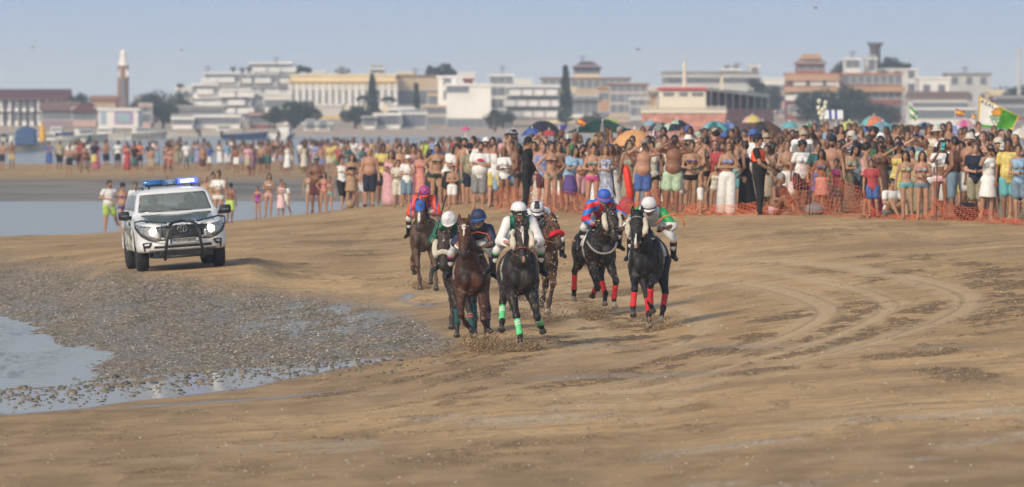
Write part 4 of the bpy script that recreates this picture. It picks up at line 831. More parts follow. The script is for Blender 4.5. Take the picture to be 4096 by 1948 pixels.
# 3 brown-grey horse half hidden, white-capped jockey in green
horse(1842, 141, -3, 'brown racehorse with a white sheepskin nose roll half hidden behind the chestnut', H_GB,
      [[(-.15, -.45, .93), (-.04, -.56, .55), (-.02, -.60, .26), (-.02, -.66, .10)], [(.17, -.47, .95), (.19, -.90, .56), (.21, -.64, .42), (.24, -.56, .33)],
       [(-.17, .62, 1.0), (-.2, .9, .62), (-.2, .9, .3), (-.2, .86, .2)], [(.17, .62, 1.0), (.2, .4, .6), (.24, .12, .3), (.24, .02, .12)]],
      poll=(-.22, -1.06, 1.70), D=(.0, -.46, -.88), band=[TEAL, None, None, TEAL], noseroll=M_FLEECE, fleece=True, clothname='cloth_muddy', sc=0.97)
j3, h3 = jockey(1842, 141, -3, 'person in ruffled white cap and dark green silks leaning out behind the chestnut horse', solid('silk_darkgreen', (.006, .10, .055), .55, bump=.5, bscale=10), helmet=solid('helmet_cloth_white', (.74, .73, .74), .8, bump=1, bscale=22), brim=solid('band_white', (.6, .6, .6)), goggles='down',
       J=dict(hed=(-.17, -.42, 1.99), nek=(-.15, -.3, 1.97), sL=(-.33, -.2, 1.94), sR=(.03, -.2, 1.94), eL=(-.46, -.2, 1.68), wL=(-.40, -.48, 1.68), pel=(0, .2, 1.8)), head=(.45, 0, -.1), sc=0.97)
whip(at(1743, 938, 140.3), at(1785, 781, 140.3), 'black whip raised upright by the white-capped jockey in green')
# 4 rear left, blue hood
horse(1700, 166.5, -4, 'light brown racehorse in a blue hood, last of the group at the rear', H_LB,
      [[(-.16, -.45, .93), (-.11, -.62, .55), (-.07, -.56, .26), (-.06, -.55, .10)], [(.17, -.45, .93), (.27, -.62, .54), (.29, -.62, .24), (.30, -.70, .10)],
       [(-.18, .62, 1.0), (-.34, .95, .66), (-.35, 1.0, .46), (-.33, 1.06, .40)], [(.15, .62, 1.0), (.14, .5, .6), (.11, .3, .32), (.11, .25, .21)]],
      poll=(-.03, -1.0, 1.84), D=(-.01, -.45, -.9), band=[None, None, TEAL, TEAL], bandst=CORAL, mane='hair_brown', tail='hair_brown', hood=solid('hood_blue', (.01, .11, .45), .7, bump=.4, bscale=12), cloth=(.4, .36, .22), clothname='cloth_olive', sc=0.9)
HOR = solid('silk_orange', (.78, .065, .018), .5, bump=.4, bscale=10); HBL = solid('silk_blue4', (.03, .07, .25), .5)
def f4(c, h): return 1 if (.085 < abs(c[0] + .02) < .125 and c[2] > 1.8) or (abs(abs(c[0]) - .27) < .018) or abs(c[0]) < .04 else 0
def checks(m1):
    def fn(ho, U, h):
        me = ho.data; me.materials.append(m1); me.update()
        for p in me.polygons:
            c = np.array(p.center) - U(0, .015, .02); c = h.HR.T @ c; a = int((math.atan2(c[1], c[0]) + 10) / (2 * math.pi / 12)); b = int((c[2] + 1) / .042); p.material_index = (a + b) % 2
    return fn
jockey(1700, 166.5, -4, 'person in orange silks and a red and blue chequered cap riding the blue-hooded horse', [HOR, HBL], f4, helmet=solid('helmet_red', (.68, .04, .04), .5), helm2=checks(solid('helmet_blue_check', (.03, .06, .35), .5)), brim=solid('band_navy', (.02, .02, .06)), goggles='down', J=dict(hed=(.02, -.34, 2.12)), head=(.35, 0, 0), sc=0.9)
# 5 bay with red nose roll, black and white jockey
horse(2160, 145.3, 5, 'bay racehorse with a bright red nose roll behind the leader', H_BY,
      [[(-.16, -.45, .93), (-.17, -.6, .55), (-.16, -.52, .28), (-.16, -.5, .16)], [(.17, -.47, .95), (.17, -.86, .68), (.10, -.82, .34), (.07, -.88, .20)],
       [(-.17, .62, 1.0), (-.34, .8, .6), (-.46, .7, .34), (-.46, .66, .24)], [(.17, .62, 1.0), (.18, .85, .6), (.12, .75, .35), (.1, .72, .28)]],
      poll=(.13, -1.02, 1.86), D=(.22, -.40, -.86), hoofs='wwdd', noseroll=solid('noseroll_red', (.62, .012, .02), .9, bump=.5, bscale=60), bridle=M_LEATHERR, browband=WHT, earback=.5, clothname='cloth_muddy', sc=0.92)
BW = solid('silk_black', (.02, .02, .022), .6)
def f5(c, h):
    if abs(c[0]) > .235 : return 0
    return 1 if (int((c[0] + 5) / .06) + int((c[2] + 5) / .06)) % 2 == 0 and c[2] < 2.0 else 0
def diamond(m1):
    def fn(ho, U, h):
        me = ho.data; me.materials.append(m1); me.update()
        for p in me.polygons:
            c = h.HR.T @ (np.array(p.center) - U(0, .015, .02)); p.material_index = 1 if c[2] > .1 and c[1] < .05 and abs(c[0]) < .045 + (.17 - c[2]) * .2 else 0
    return fn
jockey(2138, 146.4, 4, 'person in black and white chequered silks crouching over the horse with the red nose roll', [solid('silk_greywhite', (.62, .62, .65), .6, bump=.4, bscale=10), BW], f5, helmet=solid('helmet_silver', (.66, .66, .70), .35), helm2=diamond(BW), brim=M_BLACK, goggles='down',
       J=dict(hed=(.02, -.42, 2.03), nek=(0, -.3, 2.0), sL=(-.2, -.2, 2.0), sR=(.2, -.2, 2.02), eL=(-.31, -.32, 1.80), pel=(0, .2, 1.9), kR=(.5, -.1, 1.5), aR=(.52, .1, 1.22), tR=(.56, -.08, 1.18)), head=(.6, 0, -.1), sc=0.92)
# 6 black sandy horse, red and blue silks
horse(2384, 146.5, 9, 'near-black racehorse speckled with sand, grey breast strap and red bandages', H_B6,
      [[(-.16, -.47, .92), (-.11, -.84, .46), (-.11, -.56, .42), (-.13, -.47, .34)], [(.17, -.47, .93), (.24, -.80, .58), (.22, -.66, .28), (.22, -.72, .17)],
       [(-.17, .62, 1.0), (-.24, .95, .74), (-.24, 1.02, .40), (-.24, 1.05, .26)], [(.17, .5, 1.0), (.12, .15, .60), (.17, -.05, .34), (.15, -.1, .20)]],
      poll=(.12, -.98, 1.86), D=(.06, -.44, -.88), hoofs='dwww', band=[RED, RED, RED, RED], fleece=True, noseband=M_LEATHER, browband=solid('browband_purple', (.35, .1, .45)), martingale=True, cloth=(.62, .6, .55), clothname='cloth_white_sandy', lift=.03, sc=0.93)
SR = solid('silk_red', (.60, .012, .02), .45, bump=.4, bscale=10); SB = solid('silk_royal', (.015, .17, .60), .45, bump=.4, bscale=10)
def f6(c, h):
    if abs(c[0]) < .05: return 0
    return int((c[2] + .35 * abs(c[0]) + 5) / .095) % 2
jockey(2400, 146.5, 8, 'person in red and royal blue hooped silks with blue helmet, right arm raised', [SR, SB], f6, helmet=solid('helmet_royal', (.035, .12, .50), .55, bump=.4, bscale=40), brim=solid('band_pink', (.6, .05, .16)), goggles='down', lift=.03,
       J=dict(hed=(.02, -.36, 2.12), sL=(-.2, -.15, 2.02), eL=(-.31, -.25, 1.76), wL=(-.16, -.55, 1.66), eR=(.37, -.36, 1.80), wR=(.32, -.60, 1.80)), head=(.4, 0, .1), skin='pale', sc=0.93)
whip(at(2468, 900, 145.8), at(2451, 703, 145.8), 'striped black whip held straight up beside the blue helmet', stripes=True)
# 7 black, white/green jockey
horse(2590, 138, -4, 'black racehorse with white nose stripe, sheepskin cheekpieces and red bandages, on the right', H_B7,
      [[(-.18, -.47, .95), (-.17, -.82, .68), (-.20, -.84, .40), (-.19, -.90, .30)], [(.17, -.47, .95), (.10, -.86, .76), (.08, -.72, .46), (.11, -.66, .35)],
       [(-.12, .55, 1.0), (-.02, .20, .55), (.03, -.12, .24), (.04, -.18, .09)], [(.20, .62, 1.0), (.28, .42, .60), (.26, .12, .33), (.23, .05, .18)]],
      poll=(-.12, -1.04, 1.90), D=(-.02, -.42, -.9), hoofs='ddww', band=[RED, RED, RED, RED], fleece=True, browband=WHT, cloth=(.7, .68, .64), clothname='cloth_white7', sc=0.96)
GR7 = solid('silk_green7', (.02, .30, .08), .5, bump=.4, bscale=10); GY7 = solid('silk_pale7', (.62, .64, .64), .5, bump=.5, bscale=10)
jockey(2605, 138, -4, 'person in white helmet and pale silks with green sleeves riding the rightmost black horse', [GY7, GR7], lambda c, h: 1 if abs(c[0] + .02) > .17 and c[2] > 1.82 else 0, helmet=solid('helmet_offwhite', (.66, .66, .68), .6, bump=.3, bscale=60), brim=solid('band_darknavy', (.02, .022, .04)), goggles='down', cuffm=solid('cuff_maroon', (.16, .01, .05)),
       J=dict(hed=(-.02, -.36, 2.06), nek=(0, -.24, 2.03), sL=(-.19, -.17, 2.0), sR=(.2, -.17, 1.98), eL=(-.37, -.3, 1.78), wL=(-.46, -.50, 1.72), eR=(.38, -.30, 1.76), wR=(.22, -.52, 1.72), kR=(.38, -.12, 1.54)), head=(.45, 0, 0), skin='brown', sc=0.96)
wh = wp(2605, 138, -4, (.12, -.6, 1.74)); mb = MB(); mb.tube([wh + Vector((-.02, 0, -.03)), wh + Vector((.12, 0, .10)), wh + Vector((.30, 0, .14)), wh + Vector((.42, 0, .06)), wh + Vector((.45, 0, -.05))], [.012, .012, .011, .01, .014], 7); tag(mb.build('whip', solid('whip_orange', (.70, .16, .015)), None, True), 'bent orange whip held by the jockey in green and white', 'whip', 'whips held by the jockeys')
wh = wp(1885, 135, 1, (.0, -.6, 1.72)); mb = MB(); mb.tube([wh + Vector((-.25, .0, -.05)), wh + Vector((-.1, 0, .10)), wh + Vector((.1, 0, .15)), wh + Vector((.24, 0, .12)), wh + Vector((.3, 0, .0))], [.011, .011, .011, .01, .010], 7); tag(mb.build('whip', MATS['whip_orange'], None, True), 'orange whip loop in front of the navy jockey', 'whip', 'whips held by the jockeys')

# sand and water kicked up by the hooves: loose grains in the air
def spray(name, label, cx, d, w, h, n, seed, mts, kind='stuff', cone=1.0, up=.0):
    rg = np.random.default_rng(seed); bm = bmesh.new(); bmesh.ops.create_icosphere(bm, subdivisions=1, radius=1); bv = np.array([v.co[:] for v in bm.verts]); bf = np.array([[v.index for v in f.verts] for f in bm.faces]); bm.free()
    t = rg.beta(1, 2.6, n); x = rg.normal(0, 1, n) * w * (.35 + t * cone); z = t * h + up; y = rg.normal(0, .35, n); s = rg.choice([.004, .008, .012, .02], n, p=[.4, .35, .2, .05])
    V = bv[None] * s[:, None, None] * rg.uniform(.5, 1.4, (n, 1, 3)); g0 = gpt(cx, d); V += np.stack([g0.x + x, g0.y + y, g0.z + z], 1)[:, None]
    me = np_mesh(name, V.reshape(-1, 3), (bf[None] + (np.arange(n) * len(bv))[:, None, None]).reshape(-1, 3), smooth=False); o = link(name, me, mts); me.polygons.foreach_set('material_index', np.repeat(rg.integers(0, len(mts), n), len(bf)).astype(np.int32))
    tag(o, label, 'flying sand', 'bursts of sand under the hooves', 'stuff')
SP = [MATS['clod_a'], MATS['clod_b'], MATS['clod_c']]
spray('flying_sand', 'burst of damp sand at the planted hoof of the leading dark horse', 2085, 131.2, .22, .26, 2600, 1, SP); spray('flying_sand', 'sand burst under the chestnut horse', 1930, 133.5, .2, .34, 2400, 2, SP)
spray('flying_sand', 'sand burst below the sandy black horse', 2370, 144.5, .18, .36, 1700, 3, SP); spray('flying_sand', 'splash of wet sand below the blue-hooded horse', 1690, 168, .22, .26, 900, 4, SP)
spray('flying_sand', 'fine sand thrown up between the leading horses', 2130, 138, .5, 2.2, 420, 5, SP, up=.3); spray('flying_sand', 'fine grains of sand hanging over the riders against the crowd', 2160, 142, .9, 3.1, 260, 6, SP + [MATS['shell_white']], up=.6)
spray('flying_sand', 'sand burst under the bay horse with the red nose roll', 2185, 144, .22, .4, 900, 8, SP); spray('flying_sand', 'sand thrown up beside the rightmost black horse', 2640, 137, .25, .3, 700, 7, SP)
# ------------------------------------------------------------------ patrol car on the left
def smx(a, b, k): h = np.maximum(k - np.abs(a - b), 0) / k; return np.maximum(a, b) + h * h * k * .25
def smn(a, b, k): return -smx(-a, -b, k)
def build_car():
    W_ = mat('car_white', (.70, .70, .69), .28, coat=.6, var=.04, scale=2); GRN_ = mat('car_green', (.030, .055, .045), .25, coat=.7, var=.08, scale=2); BLK = mat('car_black', (.014, .014, .015), .42, var=.2)
    GL = bpy.data.materials.new('car_glass'); GL.use_nodes = True; t = GL.node_tree; b = t.nodes['Principled BSDF']; b.inputs['Base Color'].default_value = (.20, .23, .215, 1); b.inputs['Roughness'].default_value = .06; b.inputs['Alpha'].default_value = .52; b.inputs['Specular IOR Level'].default_value = .8
    AX = ((-1.40, .40), (1.39, .40))
    def lower(X, Y, Z, o=0.0):
        ax = np.abs(X); arch = np.minimum(np.hypot(Y + 1.40, Z - .40), np.hypot(Y - 1.39, Z - .40)); fl = .028 * np.exp(-((arch - .50) / .09) ** 2)
        d = smx(ax - (.925 + fl - .05 * np.clip(Z - .75, 0, 1) ** 1.5 - .10 * np.clip(.55 - Z, 0, 1) - o), (Z - (1.215 - o)), .10)
        hood = Z - (.955 + .215 * np.clip((Y + 2.4) / 1.35, 0, 1.2) ** .9 - .05 * (ax / .9) ** 5 + .02 * np.exp(-((ax - .62) / .12) ** 2) - o)
        d = np.where(Y < -.9, smx(d, hood, .10), d)
        nose = (-2.40 + .34 * (ax / .92) ** 3.2 + .16 * np.clip(Z - .62, 0, .6) ** 1.2 + .12 * np.clip(.55 - Z, 0, 1) + o) - Y - .035 * np.exp(-((Z - .52) / .10) ** 2)
        d = smx(d, nose, .10); d = smx(d, Y - (2.34 - .15 * (ax / .9) ** 4 - o), .12); d = smx(d, (.40 + .0 * Z) - Z, .08)
        return d
    def upper(X, Y, Z, o=0.0):
        ax = np.abs(X); d = smx((ax - (.875 - .27 * (Z - 1.15) - .02 * np.clip(Y - 1.2, 0, 1) - o)) * .96, (Z - (1.705 - .035 * (ax / .7) ** 2.2 - .05 * np.clip(Y - .2, 0, 3) ** 2 * .4 - .03 * np.clip(-.2 - Y, 0, 1) ** 2 - o)), .14)
        ws = ((-1.17 + o + (Z - 1.16) * 1.20 + .16 * (ax / .8) ** 2.4) - Y) * .64; d = smx(d, ws, .08)
        return smx(smx(d, Y - (2.26 - .14 * (Z - 1.1) - o), .1), .9 - Z, .05)
    def solid_fn(X, Y, Z):
        d = smn(lower(X, Y, Z), upper(X, Y, Z), .045)
        for (y, z) in AX: d = smx(d, -np.maximum(np.hypot(Y - y, Z - z) - .445, .52 - np.abs(X)), .02)
        return d
    def hollow(X, Y, Z):
        d = solid_fn(X, Y, Z); ax = np.abs(X)
        cab = np.maximum(np.minimum(np.maximum(lower(X, Y, Z, .07), .70 - Z), upper(X, Y, Z, .055)), np.maximum(-1.0 - Y, Y - 2.1)); d = np.maximum(d, -cab)
        wsh = np.maximum(np.maximum(ax - (.775 - .24 * (Z - 1.2)), np.abs(Z - 1.40) - .175), Y + .25 + 0 * X); d = np.maximum(d, -wsh)
        for y0, y1 in ((-.70, .18), (.28, 1.08), (1.18, 1.98)):
            sw = np.maximum(np.maximum(np.maximum(y0 + (Z - 1.25) * (1.05 if y0 < 0 else 0) - Y, Y - y1), np.abs(Z - 1.415) - .145), .5 - ax); d = np.maximum(d, -sw)
        rear = np.maximum(np.maximum(ax - .62, np.abs(Z - 1.45) - .18), 1.9 - Y); return np.maximum(d, -rear)
    bd = ((-1.05, -2.55, .25), (1.05, 2.5, 1.95)); big = [ell((0, 0, 1), (9, 9, 9))]
    me_s = sdf_mesh(big, .032, .03, clip=solid_fn, bounds=bd, name='tmp'); me = sdf_mesh(big, .022, .03, clip=hollow, bounds=bd, name='car_body')
    bvh = BVHTree.FromPolygons([v.co[:] for v in me_s.vertices], [p.vertices[:] for p in me_s.polygons])
    root = empty('patrol_car', (0, 0, 0), 0, 'white and dark green four-wheel-drive patrol car with headlights and one blue beacon lit', 'car')
    body = link('body', me, W_, root, True)
    def patch(us, lo, hi, mt, name, par=None, face='front', off=.006, th=.012, nz=5, sgn=1):
        V = []; us = np.asarray(us, float)
        for u in us:
            for t in np.linspace(0, 1, nz):
                w = lo(u) + (hi(u) - lo(u)) * t
                if face == 'front': o, dr = Vector((u, -6, w)), Vector((0, 1, 0))
                elif face == 'side': o, dr = Vector((sgn * 4, u, w)), Vector((-sgn, 0, 0))
                else: o, dr = Vector((u, w, 4)), Vector((0, 0, -1))
                h = bvh.ray_cast(o, dr); p = h[0] if h[0] is not None else (V[-1][0] + Vector((0, 0, 0)) if V else o); n = h[1] if h[0] is not None else -dr
                if n.dot(dr) > 0: n = -n
                V.append((p, n))
        A = [p + n * off for p, n in V]; B = [p + n * (off - th) for p, n in V]; K = len(V); f = []
        for i in range(len(us) - 1):
            for j in range(nz - 1): a = i * nz + j; f += [(a, a + 1, a + nz + 1, a + nz), (K + a, K + a + nz, K + a + nz + 1, K + a + 1)]
        bd_ = [(i * nz, (i + 1) * nz) for i in range(len(us) - 1)] + [((i + 1) * nz + nz - 1, i * nz + nz - 1) for i in range(len(us) - 1)] + [(j + 1, j) for j in range(nz - 1)] + [((len(us) - 1) * nz + j, (len(us) - 1) * nz + j + 1) for j in range(nz - 1)]
        f += [(a, b, K + b, K + a) for a, b in bd_]; m_ = MB(); m_.add(A + B, f); return m_.build(name, mt, par or root, True)
    L = lambda xs, ys: (lambda u: float(np.interp(u, xs, ys))); ls = np.linspace
    # glass
    patch(ls(-.76, .76, 15), L((-.77, -.74, 0, .74, .77), (1.22, 1.215, 1.20, 1.215, 1.22)), L((-.76, -.675, 0, .675, .76), (1.25, 1.565, 1.585, 1.565, 1.25)), GL, 'windscreen', off=.002, th=.006, nz=9)
    for sg in (-1, 1):
        for (a, b) in ((-.70, .20), (.27, 1.10), (1.17, 2.0)):
            patch(ls(a, b, 7), lambda u: 1.26, (lambda u, a=a: min(1.565, 1.27 + (u - a) / 1.0) if a < 0 else 1.565), GL, 'side_window', face='side', sgn=sg, off=.001, th=.005, nz=5)
    # dark green bonnet, grille, lamps, bumper details
    patch(ls(-.72, .72, 15), L((-.72, -.5, 0, .5, .72), (-2.02, -2.13, -2.19, -2.13, -2.02)), L((-.72, 0, .72), (-1.12, -1.22, -1.12)), GRN_, 'bonnet_panel', face='top', off=.005, th=.01, nz=9)
    grille = patch(ls(-.54, .54, 13), L((-.54, -.38, -.26, .26, .38, .54), (.80, .68, .655, .655, .68, .80)), L((-.54, 0, .54), (.925, .945, .925)), BLK, 'grille', off=.012, th=.02, nz=6)
    CH = mat('chrome_dull', (.42, .42, .43), .22, 1)
    sl_ = MB()
    for x in ls(-.42, .42, 9):
        p = [bvh.ray_cast(Vector((x, -6, z)), Vector((0, 1, 0)))[0] - Vector((0, .022, 0)) for z in (.70, .83, .96)]; sl_.tube(p, .011, 5)
    sl_.build('grille_bar', BLK, grille)
    em = MB(); c = Vector((0, -2.44, .865))
    def ringp(rx, rz, dx=0, dz=0): return [c + Vector((dx + rx * math.cos(t), 0, dz + rz * math.sin(t))) for t in ls(0, 2 * math.pi, 25)]
    em.tube(ringp(.105, .072), .009, 6, cap=False); em.tube(ringp(.032, .060, 0, .004), .008, 6, cap=False); em.tube(ringp(.085, .028, 0, .034), .008, 6, cap=False); em.build('emblem', CH, grille, True)
    HL = mat('headlamp_glass', (.33, .33, .33), .12, .55, var=.6, scale=26, coat=.6)
    for sg in (-1, 1):
        xs = sorted([sg * x for x in (.44, .52, .60, .68, .76, .82, .87, .905)]); fx = [.40, .55, .75, .91]
        hl = patch(xs, lambda u: float(np.interp(abs(u), [.44, .60, .80, .91], [.66, .665, .74, .86])), lambda u: float(np.interp(abs(u), [.44, .60, .91], [.80, .925, .985])), HL, 'headlamp', off=.014, th=.03, nz=6)
        p = bvh.ray_cast(Vector((sg * .60, -6, .83)), Vector((0, 1, 0)))[0]; lm = MB(); lm.ball(p + Vector((0, -.02, 0)), (.080, .03, .078), 16); lm.build('lamp_lens', mat('lamp_lit', (1, .93, .75), .3, emit=(1, .84, .55), estr=16), hl, True)
        fg = MB(); x0 = sg * .74
        q = lambda x, z: bvh.ray_cast(Vector((x, -6, z)), Vector((0, 1, 0)))[0] + Vector((0, -.012, 0))
        fg.tube([q(sg * .64, .60), q(sg * .74, .605), q(sg * .815, .60)], .014, 6); fg.tube([q(sg * .815, .60), q(sg * .80, .5), q(sg * .79, .44)], .02, 6); fg.tube([q(sg * .66, .585), q(sg * .70, .53), q(sg * .80, .53)], .028, 6); fg.build('fog_lamp_surround', BLK, root, True)
        mm = MB(); mm.box(sg * 1.07 - .12, sg * 1.07 + .12, -.84, -.72, 1.09, 1.27); mm.tube([(sg * .86, -.72, 1.13), (sg * 1.0, -.76, 1.12)], .03, 6); mo = mm.build('wing_mirror', BLK, root, True, bevel=.045)
        ind = MB(); ind.box(sg * 1.06 - .07, sg * 1.06 + .07, -.852, -.83, 1.165, 1.19); ind.build('mirror_indicator', CH, mo)
    patch(ls(-.6, .6, 11), lambda u: .485 - .0 * u, lambda u: .535, BLK, 'lower_grille', off=.008, th=.02, nz=3)
    patch(ls(-.70, .70, 11), lambda u: .405, lambda u: .455, mat('skid_grey', (.16, .16, .16), .5), 'skid_plate', off=.008, th=.02, nz=3)
    pl = MB(); pl.box(-.275, .275, -2.50, -2.485, .565, .68); po = pl.build('number_plate', mat('plate_white', (.55, .56, .56), .5), root, bevel=.004)
    eb = MB(); eb.box(-.273, -.232, -2.5035, -2.498, .568, .677); eb.build('plate_blue_band', mat('plate_blue', (.02, .12, .45), .5), po)
    text_obj('PGC 9758 N', .112, mat('plate_ink', (.02, .02, .02), .6), po, Matrix.Translation((.025, -2.502, .622)) @ Matrix.Rotation(R(90), 4, 'X'), sx=.80, ext=.0015)
    # bull bar and lamp guards
    bb = MB(); 
    for sg in (-1, 1):
        bb.tube([(sg * .40, -2.46, .24), (sg * .385, -2.56, .42), (sg * .35, -2.58, .62), (sg * .30, -2.56, .86), (sg * .27, -2.54, .96), (sg * .18, -2.52, 1.01), (0, -2.51, 1.03)], .034, 10)
        bb.tube([(sg * .36, -2.55, .66), (sg * .55, -2.44, .64), (sg * .72, -2.32, .685), (sg * .85, -2.18, .77), (sg * .945, -1.98, .93), (sg * .94, -1.90, 1.05), (sg * .80, -2.0, 1.075), (sg * .60, -2.2, 1.04), (sg * .32, -2.44, 1.0)], .019, 8)
    bb.tube([(-.35, -2.57, .70), (0, -2.60, .70), (.35, -2.57, .70)], .026, 8); bb.tube([(-.39, -2.50, .30), (0, -2.52, .30), (.39, -2.50, .30)], .032, 8)
    bb.build('bull_bar', BLK, root, True)
    un = MB(); un.box(-.62, .62, -2.25, 2.1, .27, .45); un.box(-.50, .50, -2.34, -2.2, .30, .44); un.build('underbody', BLK, root, bevel=.02)
    dr_ = MB(); dr_.box(-.74, .74, -1.18, -.85, .9, 1.17); dr_.build('dashboard', BLK, root, bevel=.03)
    for sx in (-.38, .38):
        se = MB(); se.box(sx - .24, sx + .24, -.1, .06, .8, 1.36); se.box(sx - .11, sx + .11, -.08, .02, 1.38, 1.50); se.build('front_seat', mat('seat_grey', (.05, .05, .052), .9), root, bevel=.03)
    for x_ in (-.30, .33):
        wp_ = MB(); a_ = bvh.ray_cast(Vector((x_, -6, 1.225)), Vector((0, 1, 0)))[0]; b_ = bvh.ray_cast(Vector((x_ - .42, -6, 1.26)), Vector((0, 1, 0)))[0]; wp_.tube([a_ + Vector((0, -.02, 0)), b_ + Vector((0, -.02, .0))], .009, 5); wp_.build('wiper', BLK, root)
    # doors: seams, handles, livery on the flanks
    for sg in (-1, 1):
        for (a, b) in ((-.80, .20), (.24, 1.10)):
            patch(ls(a + .02, b - .02, 8), lambda u: .50, lambda u: 1.17, W_, 'door', face='side', sgn=sg, off=.004, th=.008, nz=8)
            hd_ = MB(); p = bvh.ray_cast(Vector((sg * 4, b - .12, 1.06)), Vector((-sg, 0, 0)))[0]; hd_.tube([p + Vector((sg * .03, -.08, 0)), p + Vector((sg * .035, .08, 0))], .016, 6); hd_.build('door_handle', BLK, root)
        patch(ls(-.78, 1.05, 9), L((-.78, 1.05), (.60, .85)), L((-.78, 1.05), (.72, 1.15)), GRN_, 'livery_band', face='side', sgn=sg, off=.006, th=.006, nz=4)
        text_obj('GUARDIA\nCIVIL', .12, mat('livery_ink', (.03, .07, .05), .5), body, Matrix.Translation((sg * .945, -.45, .93)) @ Matrix.Rotation(R(90 * sg), 4, 'Z') @ Matrix.Rotation(R(90), 4, 'X'), ext=.001)
    # wheels
    for (y, z) in AX:
        for sg in (-1, 1):
            ty = MB(); ty.lathe([(.25, -.11), (.33, -.125), (.375, -.10), (.392, -.05), (.394, 0), (.392, .05), (.375, .10), (.33, .125), (.25, .11), (.22, .0), (.25, -.11)], (sg * .80, y, .392), 32, axis='x'); 
            wh = empty('wheel', (0, 0, 0)); wh.parent = root; ty.build('tyre', mat('tyre', (.018, .018, .019), .85, bump=.5, bscale=30), wh, True)
            rm = MB(); rm.lathe([(.245, -.09), (.245, .095), (.225, .095), (.215, -.0), (.05, .03), (.0, .04)], (sg * .80, y, .392), 24, axis='x')
            for k in range(6): a = k * math.pi / 3; rm.tube([(sg * .86, y, .392), (sg * .865, y + .22 * math.cos(a), .392 + .22 * math.sin(a))], [.04, .03], 6)
            rm.build('rim', mat('alloy', (.38, .38, .39), .35, .9), wh, True)
    # roof light bar: blue lens, lettered middle, lit beacon
    lb = empty('light_bar', (0, 0, 0)); lb.parent = root
    BP = mat('blue_lens', (.02, .15, .42), .2, coat=.5)
    a_ = MB(); a_.tube([(-.58, -.12, 1.820), (-.55, -.12, 1.820), (-.16, -.12, 1.820)], [.03, .058, .058], 12); a_.build('blue_lens', BP, lb, True)
    a_ = MB(); a_.box(-.16, .16, -.18, -.05, 1.767, 1.870); a_.build('centre_box', mat('bar_blue', (.03, .12, .3), .4), lb, bevel=.01)
    text_obj('GUARDIA\nCIVIL', .047, mat('letter_white', (.7, .7, .7)), lb, Matrix.Translation((0, -.183, 1.820)) @ Matrix.Rotation(R(90), 4, 'X'), ext=.001)
    a_ = MB(); a_.tube([(.16, -.12, 1.820), (.55, -.12, 1.820), (.58, -.12, 1.820)], [.060, .060, .03], 12); a_.build('beacon', mat('beacon_lit', (.05, .08, .8), .3, emit=(.05, .07, 1.0), estr=4), lb, True)
    a_ = MB(); a_.tube([(.22, -.175, 1.820), (.50, -.175, 1.820)], .026, 8); a_.build('beacon_lamp', mat('beacon_core', (.6, .65, 1), .3, emit=(.50, .58, 1), estr=12), lb, True)
    a_ = MB(); a_.box(-.52, .52, -.17, -.07, 1.740, 1.763)
    for x in (-.45, .45): a_.tube([(x, -.12, 1.675), (x, -.12, 1.755)], .02, 6)
    a_.build('bar_base', BLK, lb); an = MB(); an.tube([(-.03, .2, 1.685), (-.03, .22, 1.955)], .006, 5); an.build('aerial', BLK, root)
    for sg in (-1, 1): rr = MB(); rr.tube([(sg * .60, -.35, 1.695), (sg * .60, -.3, 1.730), (sg * .60, 1.5, 1.695), (sg * .60, 1.6, 1.655)], .018, 6); rr.build('roof_rail', BLK, root)
    dl = 178.6; left = at(572, 1087, dl); roll = -4.0; rt = root
    rt.rotation_euler = (0, R(roll), R(7)); M3 = Euler((0, R(roll), R(7))).to_matrix(); off = M3 @ Vector((-.80, -1.40, 0)); rt.location = left - off
    # two people on the front seats
    for sx, lab, sk in ((-.38, 'person in dark uniform at the passenger side behind the patrol car windscreen', 'pale'), (.38, 'person in dark uniform driving the patrol car, a face behind the windscreen', 'tan')):
        J = dict(pel=(sx, -.25, .80), nek=(sx, -.15, 1.25), hed=(sx, -.19, 1.42), sL=(sx - .17, -.15, 1.20), sR=(sx + .17, -.15, 1.20), eL=(sx - .2, -.35, 1.05), eR=(sx + .2, -.35, 1.05), wL=(sx - .13, -.6, 1.12), wR=(sx + .13, -.6, 1.12), hL=(sx - .09, -.3, .8), hR=(sx + .09, -.3, .8), kL=(sx - .1, -.7, .85), kR=(sx + .1, -.7, .85), aL=(sx - .1, -.95, .6), aR=(sx + .1, -.95, .6), tL=(sx - .1, -1.05, .58), tR=(sx + .1, -1.05, .58))
        h = Human(J, 'm', g=.95); p = link('person', h.body(.022), SKINS[sk], None, True); p.location = rt.location; p.rotation_euler = rt.rotation_euler; tag(p, lab, 'person', 'people inside the patrol car')
        link('uniform', h.garment('longsleeve', .022), mat('uniform_green', (.03, .06, .04), .8), p, True); link('hair', h.hair('short', .02), HAIRM['brown'], p, True)
build_car()
